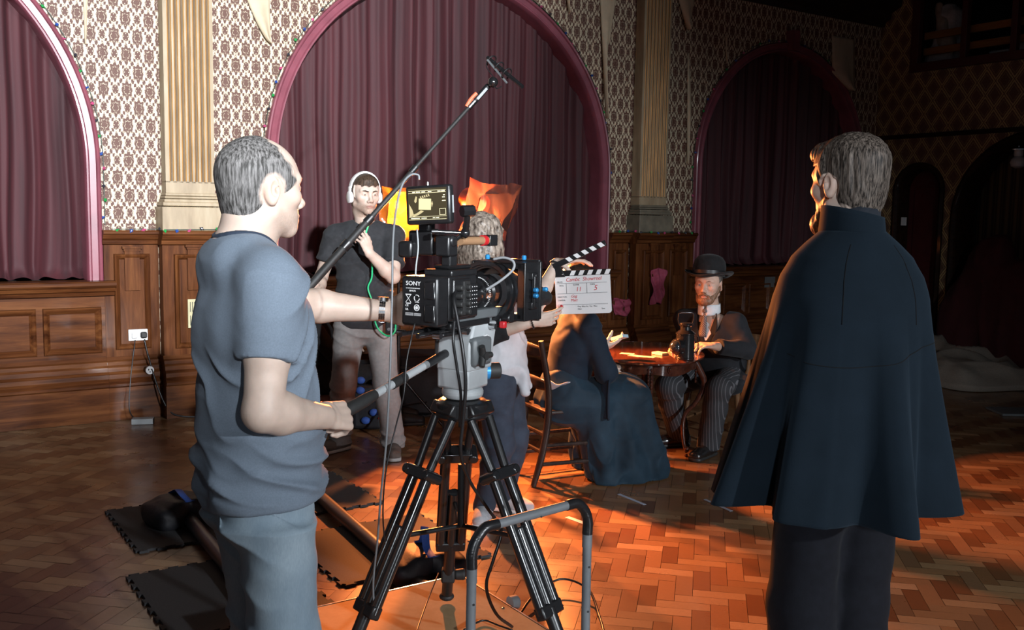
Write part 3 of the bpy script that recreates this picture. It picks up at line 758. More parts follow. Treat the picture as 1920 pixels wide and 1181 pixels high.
def hair_shell(R, o, region, hs=1.05, gr_=.004, extra=(), h=.004, amp=.0015, fr=(90, 90, 14), seed=3, k=.02, nape=True):
    T = lambda p: tr(p, R, o, hs)
    q = U(0, T(el((0, -.014, .030), (.077 + gr_, .097 + gr_, .088 + gr_)))) + U(.03, T(el((0, .022, .020), (.068 + gr_, .064 + gr_, .066 + gr_))))
    if nape: q += U(.04, T(el((0, -.046, -.045), (.060 + gr_, .046 + gr_, .060 + gr_))))
    q += U(k, *[T(p) for p in extra]); q += [('i', T(reg(region)), 0)]
    return sdf(q, h, sm=1, fx=lambda v, f: wrinkle(v, f, amp, fr, .6, seed, R=np.asarray(R)))
def torso_ops(pc, cc, nb, side, w3=(.160, .172, .150), d3=(.112, .115, .085), g=0., k=.05):
    pc, cc, nb = V(pc), V(cc), V(nb); wm = pc + .45 * (cc - pc); G = lambda i, f=1.: (w3[i] * f + g, d3[i] * f + g)
    return U(k, ec(pc, wm, G(0), G(0, .95), side), ec(wm, cc, G(0, .95), G(1), side), ec(cc, nb - .28 * (nb - cc), G(1), G(2), side))
def shoulder_ops(nb, sh, g=0., k=.045): return U(k, rc(V(nb) - V(0, 0, .03), V(sh), .052 + g, .054 + g))
def sleeve(sh, e, f0, r0, r1, k=.03):
    sh, e = V(sh), V(e); return U(k, rc(sh, sh + (e - sh) * f0, r0, r1, True), rc(sh, sh + (e - sh) * f0 * .5, r0, (r0 + r1) / 2))
def leg_ops(h_, kn, an, r=(.092, .066, .062, .048), g=0., k=.04):
    h_, kn, an = V(h_), V(kn), V(an); c = kn + .3 * (an - kn)
    return U(k, rc(h_, kn, r[0] + g, r[1] + g), rc(kn, c, r[1] + g, r[2] + g), rc(c, an, r[2] + g, r[3] + g))
def shoe(parent, an, d, mat, sole, L=.28, wd=.098, hgt=.10, name='shoe', lace=None):
    d = unit(V(d[0], d[1], 0)); s = V(d[1], -d[0], 0); R = np.stack([s, d, V(0, 0, 1)], 1); o = V(an[0], an[1], 0); T = lambda p: tr(p, R, o)
    q = U(.03, T(ec((0, -.055, .05), (0, L - .115, .036), (wd * .40, .045), (wd * .46, .034), (1, 0, 0))), T(rc((0, -.01, .06), (0, -.02, hgt), .042, .040)), T(rc((0, .02, .055), (0, .10, .045), .040, .036)))
    q += [('i', half((0, 0, .016), (0, 0, -1)), 0)]
    u = np_mesh(name, [sdf(q, .005)], mat, parent)
    q = U(.02, T(ec((0, -.058, .016), (0, L - .11, .014), (wd * .42, .03), (wd * .48, .03), (1, 0, 0)))) + [('i', half((0, 0, .026), (0, 0, 1)), 0), ('i', half((0, 0, .003), (0, 0, -1)), 0)]
    np_mesh('sole', [sdf(q, .005, sm=0)], sole, u)
    if lace is not None:
        m = MB()
        for i in range(4):
            y, z = .045 + .026 * i, .092 - .007 * i; m.tube([R @ V(-.022, y, z - .008) + o, R @ V(0, y + .004, z) + o, R @ V(.022, y, z - .008) + o], .003, 6)
        m.build('laces', lace, u)
    return u
def person(label, loc, th, cat='person'):
    return thing('person', label, cat, (loc[0], loc[1], 0), th - PI / 2)
def skin_of(o, parts, mat, tint=None): return np_mesh('body', parts, mat, o, tint or (lambda v: np.ones((len(v), 3))))
def cloth(name, base, var=.2, rough=.85, sc=1., scale=40, bump=.25, sheen=.1, fine=500):
    m = Mat(name, base, rough, sheen=sheen * .3, spec=.15); f = m.noise(scale, sc, 4); g = m.noise(fine, 1, 2)
    m.set('Base Color', m.mix(g * .25, m.ramp(f, (.3, tuple(c * (1 - var) for c in base)), (.7, tuple(min(1, c * (1 + var)) for c in base))), tuple(c * .6 for c in base)))
    m.bump(g, bump, .0015); return m.m
def hair_mat(name, lo, hi, sc=(55, 55, 5), rough=.45):
    m = Mat(name, lo, rough, spec=.4); f = m.noise(3., sc, 5, .65); m.set('Base Color', m.ramp(f, (.35, lo), (.68, hi))); m.bump(f, .5, .004); return m.m

def band(ops, hole, h, lo, hi, out_=.004, deep=.013, th=.006):   # ribbed band round a neck opening: a slice of the cloth along the hole
    lo = np.asarray(lo, float); hi = np.asarray(hi, float)
    A = field([q for q in ops if q[0] == 'u'], lo, hi, h); B = field([('u', hole, 0)], lo, hi, h)
    return nets(np.maximum(np.maximum(A - out_, -(A + deep)), np.abs(B) - th), lo, h)

def ops_at(ops, v):                    # value of a union of primitives at points
    x, y, z = v.T; g = np.full(len(v), 1.)
    for op, pr, k in ops:
        if op != 'u': continue
        d = pr.fn(x, y, z)
        if k > 0: e = np.maximum(k - np.abs(g - d), 0) / k; g = np.minimum(g, d) - e * e * k * .25
        else: g = np.minimum(g, d)
    return g
def tuck(v, f, ops, margin, keep):     # keeps cloth under the garment over it
    n = vnorm(v, f)
    for _ in range(3):
        d = ops_at(ops, v); m = np.maximum(d + margin, 0) * keep(v); v = v - n * m[:, None]
    return v

def hair_fade(name, lo, hi, skin, sc=(55, 55, 5)):         # short hair that thins out to skin at its edge
    m = Mat(name, lo, .5, spec=.14); f = m.noise(3., sc, 5, .65); g = m.noise(60., 1, 3); a = m.attr('tint')
    n = m.t.nodes.new('ShaderNodeSeparateColor'); m.t.links.new(a.outputs['Color'], n.inputs[0]); r = X(m.t, n.outputs[0])
    m.set('Base Color', m.mix((r * 2.4 + (g - .5) * 1.4 - .2).cl(), skin, m.ramp(f, (.40, lo), (.62, hi)))); m.bump(f, .4, .003); return m.m
def fade_of(R, o, hs, region, wd=.016):
    R = np.asarray(R, float); o = np.asarray(o, float)
    def fn(v):
        q = (v - o) @ R / hs; d = np.clip(-region(*q.T) / wd, 0, 1); return np.stack([d, d, d], 1)
    return fn

# ---------------------------------------------------------------- materials of the things
M['black'] = simple('black_plastic', (.012, .012, .013), .33, bump=.05, scale=60)
M['black_gloss'] = simple('black_gloss_metal', (.012, .012, .013), .2, coat=.5)
M['rubber'] = simple('black_rubber', (.018, .018, .018), .6, bump=.1, scale=80)
M['steel'] = simple('bright_steel', (.55, .55, .56), .25, 1.)
M['alu'] = simple('grey_painted_alloy', (.34, .36, .37), .45)
M['alu_dark'] = simple('dark_grey_alloy', (.10, .11, .115), .45)
M['foam'] = simple('grey_foam', (.035, .034, .036), .85, bump=.2, scale=150)
M['pvc'] = simple('dark_grey_pipe', (.05, .048, .05), .35)
M['pipe_grey'] = simple('grey_tube', (.13, .14, .15), .45, var=.25)
M['tape_black'] = simple('black_tape', (.012, .012, .013), .3, bump=.35, scale=1., sc=(2, 2, 90))
M['white'] = simple('white_plastic', (.72, .72, .72), .35, var=.03)
M['white_print'] = Mat('white_print', (.75, .75, .75), .6).m
M['black_print'] = Mat('black_print', (.02, .02, .02), .6).m
M['red_ink'] = Mat('red_marker_ink', (.55, .02, .03), .5).m
M['red'] = simple('red_plastic', (.5, .02, .025), .3)
M['blue'] = simple('blue_anodised', (.03, .25, .55), .3, .3)
M['blue_cloth'] = simple('blue_webbing', (.035, .10, .40), .7, bump=.2, scale=200)
M['nylon'] = simple('black_nylon', (.012, .012, .016), .6, bump=.3, scale=60)
M['board'] = wood('plywood_board', (.34, .22, .11), (.46, .31, .17), (.55, .38, .22), (2, 2, 2), .6, .0)
M['mahogany'] = wood('polished_mahogany', (.025, .008, .005), (.06, .018, .010), (.10, .034, .018), (1.5, 9, 9), .18, .8)
M['old_chair'] = wood('worn_dark_chair', (.014, .009, .008), (.03, .02, .017), (.06, .042, .033), (8, 8, 1.2), .4, .2, .15)
M['pine'] = wood('worn_brown_chair', (.06, .03, .014), (.13, .065, .03), (.2, .11, .06), (8, 8, 1), .45, .2)
M['paper'] = simple('playing_card_paper', (.62, .52, .40), .6)
M['skin_pale'] = skin_mat('pale_skin', (.52, .395, .325))
M['skin_warm'] = skin_mat('ruddy_skin', (.50, .335, .26))
CAB = simple('black_cable', (.012, .012, .013), .38)
def cable(name, pts, r, mat, label, n=10, cat='cable'):
    return setp(MB().tube(spline(pts, n), r, 8).build(name, mat, sharp=0), label, cat)

# ---------------------------------------------------------------- dolly: foam tiles, pipe track, platform, push bar
def jig(a, b, n, amp, sgn):
    out = []; a = V(*a); b = V(*b); d = (b - a) / n; nn = V(d[1], -d[0]) / np.linalg.norm(d) * amp * sgn
    for i in range(n):
        p = a + d * i
        if i % 2 == 0: out += [p + d * .06, p + nn * .35 + d * .16, p + nn - d * .04, p + nn + d * 1.04, p + nn * .35 + d * .84, p + d * .94]
        else: out += [p, p + d]
    return [tuple(q) for q in out]
def mat_tile(o, sx, sy, label, z=0.):
    t = jig((0, 0), (sx, 0), 15, .016, 1) + jig((sx, 0), (sx, sy), 15, .016, 1) + jig((sx, sy), (0, sy), 15, .016, 1) + jig((0, sy), (0, 0), 15, .016, 1)
    mb = MB().prism(t, (0, 0, .001), (1, 0, 0), (0, 1, 0), (0, 0, 1), .012)
    R = Matrix(((Wd[0], -Nd[0], 0, o[0]), (Wd[1], -Nd[1], 0, o[1]), (0, 0, 1, z), (0, 0, 0, 1)))
    return setp(mb.build('foam_mat', M['foam'], M=R, smooth=False), label, 'mat', 'interlocking foam tiles round the track')
def tl(o, sy): return V(*o) + Nd[:2] * sy
mat_tile(tl((-2.09, 4.87), .70), .60, .70, 'grey foam tile lying under the sandbag at the left end of the track')
mat_tile(tl((-1.623, 3.98), .72), .62, .72, 'dark foam tile nearest the bottom left, beside the grey shirted man')
mat_tile(tl((-1.62, 5.34), .70), .64, .70, 'foam tile lying behind the pipe track, farthest from the platform')
mat_tile(tl((-1.08, 4.51), .70), .72, .70, 'brownish foam tile under the track just behind the tripod platform')
mat_tile((-.95, 7.2), .62, .62, 'foam tile in the background at the foot of the lamp stand')
for i, (a, b, lb) in enumerate((((-1.66, 4.77), (-.85, 3.42), 'dark pipe rail of the camera track running out of the left sandbag'), ((-1.14, 5.28), (-.17, 3.50), 'dark pipe rail of the camera track running under the platform behind the tripod'))):
    mb = MB().tube([(a[0], a[1], .046), (b[0], b[1], .046)], .033, 20)
    setp(mb.build('track_pipe', M['pvc'], sharp=50), lb, 'pipe', 'pipes of the camera track')
PO = V(-.19, 3.70)                                     # far right corner of the platform
pm = Matrix(((Wd[0], Nd[0], 0, PO[0]), (Wd[1], Nd[1], 0, PO[1]), (0, 0, 1, 0), (0, 0, 0, 1)))
dolly = thing('dolly_platform', 'pale wooden dolly platform on wheels carrying the camera tripod', 'dolly', M=pm)   # local x right along the edge, y towards the camera, negative x = left
pl = MB().box((-.42, .70, .138), (.84, 1.40, .02)); pl.build('deck', M['board'], dolly, bevel=.002)
MB().bar((-.84, -.003, .138), (0, -.003, .138), .006, .024).bar((.003, 0, .138), (.003, 1.4, .138), .006, .024).build('metal_edging', M['steel'], dolly, smooth=False)
for sx in (-.09, -.75):
    for sy in (.12, 1.28):
        c = MB(); c.box((sx, sy, .115), (.07, .12, .022))
        wh = c.build('caster_bracket', M['alu_dark'], dolly)
        MB().cyl((sx - .012, sy - .03, .098), (sx + .012, sy - .03, .098), .026, 18).cyl((sx - .012, sy + .03, .098), (sx + .012, sy + .03, .098), .026, 18).build('wheel', M['rubber'], wh)
sw = MB().cyl((.02, .33, .145), (.05, .33, .145), .026, 20); sw.ball((.05, .33, .145), (.012, .024, .024)); sw.build('clamp_wheel', M['alu'], dolly)
for x_, y_ in ((-.16, .14), (-.03, .36), (-.45, .05), (-.30, .62)): MB().ball((x_, y_, .149), (.007, .007, .003), 10).build('deck_bolt', M['steel'], dolly)
L_ = V(-.085, 2.19, .835); R_ = V(.205, 2.42, .845)
pb = thing('push_bar', 'grey tubular push bar with black taped corners standing in front of the tripod', 'push bar', (.06, 2.3, .15))
def pbl(*p): return [local(pb, q) for q in p]
ax = unit(R_ - L_); rr = .0118
def corner(P0, s):
    return [P0 + V(0, 0, -.085) + s * ax * -.0, P0 + V(0, 0, -.05) , P0 + V(0, 0, -.02) + s * ax * .012, P0 + s * ax * .038 + V(0, 0, .004), P0 + s * ax * .075 + V(0, 0, .006)]
cl_, cr_ = spline(corner(L_, 1), 6), spline(corner(R_, -1), 6)
MB().tube(pbl(V(L_[0] - .004, L_[1], .15), cl_[0]), rr, 16).build('post', M['pipe_grey'], pb); MB().tube(pbl(V(R_[0] + .003, R_[1], .15), cr_[0]), rr, 16).build('post', M['pipe_grey'], pb)
MB().tube(pbl(cl_[-1], cr_[-1]), rr, 16).build('cross_bar', M['pipe_grey'], pb)
for q in (cl_, cr_):
    a = MB().tube(pbl(*q), rr + .0018, 16); a.build('taped_corner', M['tape_black'], pb)
for q in (cl_, cr_):
    MB().tube(pbl(q[0] + V(0, 0, -.035), q[0] + V(0, 0, .004)), rr + .0012, 16).build('sleeve', M['pipe_grey'], pb)
for P0 in (L_, R_):
    for dz in (.17, .29, .41): MB().tube(pbl(P0 + V(.006, -.0102, -dz), P0 + V(.0062, -.0122, -dz)), .0028, 10).build('drilled_hole', M['black_print'], pb)
for t_ in (.42, .56): MB().tube(pbl(L_ + (R_ - L_) * t_ + V(.003, -.0102, -.001), L_ + (R_ - L_) * t_ + V(.003, -.0125, -.001)), .0028, 10).build('drilled_hole', M['black_print'], pb)

# ---------------------------------------------------------------- sandbags
def sandbag(loc, rz, label, strap):
    t = thing('sandbag', label, 'sandbag', loc, rz)
    parts = []
    for s in (-1, 1):
        ops = U(.04, el((s * .085, 0, .055), (.075, .13, .055)), bx((s * .085, 0, .05), (.07, .12, .05), None, .03))
        ops += U(.05, bx((s * .03, 0, .095), (.05, .10, .03), None, .02)) + [('i', half((0, 0, .003), (0, 0, -1)), 0)]
        parts.append(sdf(ops, .008, sm=2, fx=lambda v, f: wrinkle(v, f, .006, (9, 9, 14), 1., 3)))
    np_mesh('bag', parts, M['nylon'], t)
    st = MB().tube(spline([(0, -.10, .125), (-.01, -.05, .15), (.0, 0, strap), (.01, .05, .15), (0, .10, .125)], 6), [.018] * 25, 8, flat=.18)
    st.build('handle_strap', M['blue_cloth'], t)
    MB().box((0, 0, .124), (.07, .2, .006)).build('top_panel', M['blue_cloth'], t, bevel=.003)
sandbag((-1.66, 4.72, .012), WA + .2, 'black saddle sandbag with a blue strap weighing down the left end of the track', .155)
sandbag((-.36, 4.02, .012), WA - .15, 'black sandbag with a raised blue handle behind the tripod platform', .225)

# ---------------------------------------------------------------- tripod with fluid head
TC = V(-.15, 2.95)
tp = thing('camera_tripod', 'black twin-tube film tripod with a grey fluid head under the cinema camera', 'tripod', (TC[0], TC[1], .148))
def tpl(p): return V(p[0] - TC[0], p[1] - TC[1], p[2] - .148)
MB().lathe([(.075, 0), (.085, .01), (.085, .05), (.07, .06), (.05, .062)], (0, 0, .80), n=24).build('bowl', M['black'], tp, bevel=.003)
feet = [V(-.51, 2.66), V(.225, 2.68), V(-.225, 3.43)]
for ft in feet:
    d = unit(V(ft[0] - TC[0], ft[1] - TC[1], 0)); sd = V(-d[1], d[0], 0)
    top = V(TC[0], TC[1], .955) + d * .07; end = V(ft[0], ft[1], .165); ax_ = end - top; out_ = np.cross(unit(ax_), sd)
    P = lambda k, s=0., o=0.: tpl(top + ax_ * k + sd * s + out_ * o)
    lg = MB()
    for s in (-1, 1): lg.tube([P(0, s * .045), P(.205, s * .032)], .0135, 14)
    lo = lg.build('leg', M['black'], tp)
    MB().bar(P(-.03, -.055), P(-.03, .055), .04, .05, out_).build('hinge_block', M['black'], lo, bevel=.006)
    MB().bar(P(.205, -.048), P(.205, .048), .036, .055, out_).tube([P(.205, -.052, .03), P(.205, -.052, -.034)], .016, 14).tube([P(.205, .052, .03), P(.205, .052, -.034)], .016, 14).build('joint_clamp', M['black_gloss'], lo, bevel=.004)
    m = MB()
    for s in (-1, 1): m.tube([P(.20, s * .036), P(.69, s * .036)], .0175, 14)
    m.tube([P(.40), P(.72)], .0185, 14); m.bar(P(.40, -.034), P(.40, .034), .012, .016, out_)
    m.build('middle_stage', M['black_gloss'], lo)
    MB().bar(P(.685, -.052), P(.685, .052), .04, .035, out_).build('lower_collar', M['black'], lo, bevel=.006)
    MB().tube([P(.68), P(.985)], .020, 14).build('lower_stage', M['black'], lo)
    k = MB().box(P(.86, .0), (.05, .05, .05)); k.tube([P(.86, -.02), P(.86, -.062)], [.018, .022], 14); k.build('lock_knob', M['rubber'], lo, bevel=.008)
    MB().ball(P(.99), (.028, .028, .016)).build('rubber_foot', M['rubber'], lo)
# centre spreader
sp = MB().tube([tpl(V(TC[0], TC[1], .60)), tpl(V(TC[0], TC[1], .80))], .012, 12)
for ft in feet: sp.tube([tpl(V(TC[0], TC[1], .60)), tpl(V(*(TC + (ft - TC) * .42), .61))], .008, 10)
sp.build('spreader', M['black'], tp)
hd = V(0, 0, .865)
CA = math.radians(60); cr = V(math.sin(CA), -math.cos(CA), 0); cf = V(math.cos(CA), math.sin(CA), 0)
RH = np.stack([cr, cf, V(0, 0, 1)], 1)
def H(x, y, z): return hd + RH @ V(x, y, z)
fh = MB().lathe([(.055, 0), (.065, .006), (.065, .03), (.05, .035)], hd, n=24); fh.box(H(0, 0, .065), (.115, .12, .065), RH)
head_ = fh.build('fluid_head', M['alu'], tp, bevel=.008)
hb = MB().prism([(-.06, .09), (.075, .09), (.085, .15), (.105, .235), (-.03, .235), (-.055, .17)], H(.06, 0, 0), cf, V(0, 0, 1), -cr, .12)
hb.build('tilt_housing', M['alu'], head_, bevel=.007)
MB().box(H(0, .0, .15), (.155, .10, .09), RH).build('drag_drum', M['alu_dark'], head_, bevel=.012)
k = MB().tube([H(.06, -.02, .14), H(.10, -.02, .14)], .013, 14)
for a in (0, 2.1, 4.2): k.tube([H(.085, -.02, .14), H(.093, -.02 + .036 * math.cos(a), .14 + .036 * math.sin(a))], [.012, .009], 10)
k.build('tilt_lock', M['rubber'], head_, bevel=.0)
MB().tube([H(.03, .075, .075), H(.065, .115, .075)], .026, 20).build('counterbalance_dial', M['rubber'], head_, bevel=.004)
MB().tube([H(.03, .070, .075), H(.042, .084, .075)], .0275, 20).build('dial_ring', M['blue'], head_)
MB().tube([H(.061, .03, .17), H(.066, .03, .17)], .028, 24).build('badge', M['white'], head_)
MB().box(H(0, .01, .262), (.12, .27, .03), RH).box(H(0, 0, .242), (.09, .2, .02), RH).build('camera_plate', M['alu_dark'], head_, bevel=.005)
# pan bar
pa, pe = at(826, 668, 2.88), at(640, 776, 2.44)
pdir = unit(pe - pa); tq = lambda k: tpl(pa + (pe - pa) * k)
MB().tube([tq(-.06), tq(.16)], .013, 14).build('pan_bar_clamp', M['black'], tp)
pbm = MB().tube([tq(.10), tq(.76)], .0118, 16).build('pan_bar', M['alu'], tp, label='pale grey pan bar')
MB().tube([tq(.40), tq(.53)], .0148, 16).build('pan_bar_joint', M['rubber'], pbm)
MB().tube([tq(.70), tq(.78), tq(1.08), tq(1.10)], [.0145, .018, .018, .012], 16).build('rubber_grip', M['rubber'], pbm)

# ---------------------------------------------------------------- cinema camera
CO = V(-.14, 2.95, 1.335)
camt = thing('cinema_camera', 'black cinema camera with matte box and battery on the tripod', 'camera', CO, CA - PI / 2)
b = MB().box((0, -.115, 0), (.12, .15, .13)); b.box((0, -.09, .072), (.10, .14, .02)); b.box((.062, -.13, .0), (.012, .09, .115)); b.box((.061, -.065, -.01), (.01, .05, .10))
b.build('camera_body', M['black'], camt, bevel=.006)
bt = MB().box((0, -.222, -.005), (.126, .062, .143)).build('battery', M['black'], camt, bevel=.008)
rb_ = MB()
for z in (.028, -.038): rb_.box((.038, -.254, z), (.036, .008, .052))
rb_.build('moulded_pads', M['black_gloss'], bt, bevel=.006)
tx = MB(); o = lambda x, z: (x, -.2538, z)
put_text(tx, 'SONY', .0175, o(-.046, .040), (1, 0, 0), (0, 0, 1), sx=1.12); put_text(tx, 'LITHIUM ION BATTERY PACK', .0037, o(-.045, .0305), (1, 0, 0), (0, 0, 1)); put_text(tx, 'BP-FL75', .0066, o(-.033, .022), (1, 0, 0), (0, 0, 1))
put_text(tx, 'CE', .009, o(-.047, -.021), (1, 0, 0), (0, 0, 1)); put_text(tx, 'UL', .009, o(-.047, -.032), (1, 0, 0), (0, 0, 1)); put_text(tx, 'Li-ion', .006, o(-.013, -.009), (1, 0, 0), (0, 0, 1))
for k in range(3): tx.box(o(-.033 + .0, -.040 - .003 * k), (.028, .0006, .0011)); tx.box(o(-.004, -.040 - .003 * k), (.024, .0006, .0011))
for a, c in (((-.046, .014), (-.027, -.010)), ((-.027, .014), (-.046, -.010))): tx.bar(V(a[0], -.254, a[1]), V(c[0], -.254, c[1]), .0013, .0006, (0, 1, 0))
tx.box(o(-.0365, .0135), (.02, .0006, .0025)); tx.box(o(-.0365, -.012), (.016, .0006, .003))
for k in range(3):
    a = 2.1 * k + .5; tx.tube([V(-.007 + .009 * math.cos(a + t), -.254, .004 + .009 * math.sin(a + t)) for t in np.linspace(0, 1.5, 6)], .0012, 5)
tx.tube([V(-.007 + .0085 * math.cos(t), -.254, -.0235 + .0085 * math.sin(t)) for t in np.linspace(0, 6.3, 20)], .0013, 5); tx.lathe([(.005, 0), (.005, .0008)], (-.007, -.2535, -.0235), (0, -1, 0), 16)
tx.build('battery_print', M['white_print'], bt, smooth=False)
cn = MB().box((.070, -.115, .0), (.010, .035, .10))
for i in range(4):
    for y in (-.157, -.115):
        z = .032 - .024 * i; cn.tube([(.062, y, z), (.078, y, z), (.088, y, z)], [.010, .010, .0075], 12)
cn.build('connectors', M['rubber'], camt, bevel=.002)
kp = MB()
for i in range(4):
    for j in range(6): kp.ball((.0665, -.085 + .012 * i, .030 - .012 * j), .0016, 6)
kp.build('keypad_marks', M['white_print'], camt)
# lens with rings, follow gear and marks
ln = MB().lathe([(.040, 0), (.043, .01), (.043, .03), (.047, .032), (.047, .055), (.044, .057), (.044, .075), (.050, .078), (.050, .115), (.047, .117), (.055, .125), (.055, .165)], (0, -.045, .0), (0, 1, 0), 40)
lo = ln.build('lens', M['black_gloss'], camt, sharp=30)
mk = MB()
for i in range(22):
    a = -.9 + i * .11; mk.box((.0505 * math.cos(a), .055, .0505 * math.sin(a)), (.0015, .006, .0015))
put_text(mk, '50mm', .011, (.0492, .045, -.015), (0, .35, 1), (0, -1, .35)); put_text(mk, '1.4', .011, (.0492, .062, .012), (0, .35, 1), (0, -1, .35))
mk.build('lens_marks', M['white_print'], lo, smooth=False)
db = MB()
for r, y in ((.100, .095), (.094, .107), (.088, .119), (.098, .131), (.092, .143)):
    db.sweep([(0, 0), (.012, 0), (.012, .012), (0, .012)], [(V(r * math.cos(a), y, r * math.sin(a)), V(-math.cos(a), 0, -math.sin(a)), V(0, 1, 0)) for a in np.linspace(0, 2 * PI, 49)], True)
db.lathe([(.056, 0), (.088, .0)], (0, .155, 0), (0, 1, 0), 40, False)
db.build('light_seal_rings', M['black_gloss'], camt, sharp=30)
mbx = MB()
for s in (-1, 1): mbx.box((s * .098, .235, 0), (.006, .10, .19)); mbx.box((0, .235, s * .092), (.196, .10, .006))
for y in (.195, .225): 
    for s in (-1, 1): mbx.box((s * .085, y, 0), (.03, .012, .18)); mbx.box((0, y, s * .082), (.17, .012, .02))
for s in (-1, 1): mbx.bar((.1, .285, s * .095), (-.1, .285, s * .095), .012, .012); mbx.bar((s * .1, .285, .095), (s * .1, .285, -.095), .012, .012)
for z in (.05, -.045): mbx.box((.106, .225, z), (.02, .035, .022)); mbx.tube([(.112, .235, z), (.118, .235, z)], .01, 10)
mbx.bar((.112, .225, .05), (.112, .225, -.05), .01, .012)
mo = mbx.build('matte_box', M['black'], camt, bevel=.002)
for p in ((-.05, .20, .10), (.062, .245, .10), (.118, .215, .006), (.118, .215, -.012), (.112, .29, .004)): MB().lathe([(.007, 0), (.008, .004), (.008, .012), (.005, .015)], p, (1, 0, 0) if p[0] > .1 else (0, 0, 1), 12).build('blue_knob', M['blue'], mo)
# rods, baseplate, follow focus bits
rd = MB()
for s in (-1, 1): rd.tube([(s * .03, -.30, -.098), (s * .03, .25, -.098)], .0075, 12)
rd.build('support_rods', M['black_gloss'], camt)
bp = MB().box((0, -.06, -.082), (.11, .22, .02)).box((0, -.02, -.107), (.085, .34, .012)).box((0, .13, -.09), (.11, .035, .035)).box((.02, .17, -.075), (.09, .03, .05)); bp.tube([(.05, .13, -.08), (.085, .13, -.08)], .016, 14)
bp.build('baseplate', M['black'], camt, bevel=.004)
MB().box((.066, .11, -.10), (.02, .02, .022)).build('red_lever', M['red'], camt, bevel=.004); 
for p in ((.05, -.25, -.1), (-.05, -.25, -.1), (.055, -.12, -.1), (.05, .05, -.1)): MB().tube([p, (p[0] * 1.5, p[1], p[2])], .009, 10).build('thumb_screw', M['steel'], camt)
# top handle, microphone, accessory arm, viewfinder
hn = MB().box((0, -.08, .088), (.06, .12, .012)).box((0, -.10, .125), (.034, .04, .08)).box((0, -.02, .168), (.034, .19, .022)).box((0, -.115, .150), (.05, .05, .06)).tube([(-.03, -.115, .165), (.03, -.115, .165)], .018, 16)
hn.build('top_handle', M['black'], camt, bevel=.006)
mi = MB().tube([(.03, -.09, .165), (.03, .07, .165)], .013, 16); mi = mi.build('onboard_microphone', simple('tan_tape', (.30, .17, .09), .5), camt)
MB().tube([(.03, .035, .165), (.03, .052, .165)], .0165, 16).build('red_ring', M['red'], mi); MB().box((.03, .085, .165), (.028, .045, .034)).build('microphone_clip', M['black'], mi, bevel=.003)
def cl(p): return local(camt, p)
p1, p2, p3, p4 = at(878, 395, 2.80), at(872, 437, 2.84), at(828, 460, 2.84), at(805, 434, 2.80)
p5 = at(838, 482, 2.88)
am = MB().tube([cl(at(835, 462, 2.86)), cl(p2)], .0065, 12).tube([cl(at(812, 434, 2.82)), cl(p2)], .006, 12).tube([cl(p2), cl(p1)], .010, 12).tube([cl(at(835, 462, 2.86)), cl(p5)], .007, 12)
am.ball(cl(p2), .015); am.ball(cl(at(835, 462, 2.86)), .012); am.tube([cl(at(866, 396, 2.79)), cl(at(888, 395, 2.81))], .017, 8)
am.build('accessory_arm', M['black_gloss'], camt)
MB().tube([cl(at(810, 434, 2.80)), cl(at(822, 434, 2.80))], .008, 10).build('arm_collar', M['steel'], camt)
vf = MB(); c = cl(at(800, 455, 2.92)); vf.box(c, (.09, .07, .075)); vf.box(c + V(-.04, -.03, -.02), (.05, .06, .05)); vf.box(c + V(.0, 0, .05), (.04, .04, .05))
vf.build('viewfinder', M['black'], camt, bevel=.008)

# monitor on the arm
mc = at(806, 384, 2.80)
mz = math.radians(-28)                                 # screen normal turned to the left of the lens
mon = thing('field_monitor', 'small black monitor above the camera showing the clapperboard', 'monitor', M=Matrix.Translation(Vector(mc)) @ Matrix.Rotation(mz, 4, 'Z') @ Matrix.Rotation(math.radians(-3), 4, 'Y'))
MB().box((0, 0, 0), (.152, .026, .112)).build('monitor_case', M['black'], mon, bevel=.007)
MB().box((.0762, .004, 0), (.0015, .007, .05)).build('side_label', M['alu'], mon)
def emit(name, col, s=1.):
    m = Mat(name, col, .4); m.set('Emission Color', (*col, 1)); m.set('Emission Strength', s); return m.m
sc = MB().box((0, -.0135, .002), (.132, .001, .092)).build('screen', emit('dark_screen', (.030, .024, .012), .8), mon, smooth=False)
ui = MB(); py = -.0143
def sb(x, z, w_, h_, r=0.): ui.box((x, py, z), (w_, .0004, h_), np.array(Matrix.Rotation(r, 3, 'Y')))
for z in (.041, .0345, -.0335, -.042): sb(0, z, .128, .0008)
for x, z, w_ in ((-.045, .0375, .01), (-.03, .0375, .014), (-.012, .0375, .012), (.01, .0375, .012), (.042, .0375, .01), (.055, .0375, .012), (.058, .026, .006), (.056, .020, .009), (.057, .010, .012), (-.042, -.038, .03), (-.012, -.038, .018), (.022, -.038, .008), (.034, -.038, .01)): sb(x, z, w_, .0024)
for x in (.042, .062): sb(x, -.021, .0009, .018)
for z in (-.0125, -.030): sb(.052, z, .021, .0009)
ui.build('screen_readout', emit('pale_yellow_readout', (.75, .68, .42), .9), sc, smooth=False)
ui = MB(); sb(-.008, .002, .042, .032, .06); ui.build('screen_slate_image', emit('screen_slate', (.48, .42, .22), .8), sc, smooth=False)
ui = MB(); py = -.0147
for k in range(5): sb(-.021 + k * .0068, .0215 + .0015 * k, .0035, .0075, -.5)
ui.prism([(-.062, -.033), (-.062, .004), (-.052, -.012), (-.046, -.030)], (0, py, 0), (1, 0, 0), (0, 0, 1), (0, -1, 0), .0004); ui.prism([(-.05, -.034), (-.03, -.028), (-.018, -.022), (-.012, -.018), (-.022, -.015), (-.036, -.023), (-.052, -.028)], (0, py, 0), (1, 0, 0), (0, 0, 1), (0, -1, 0), .0004)
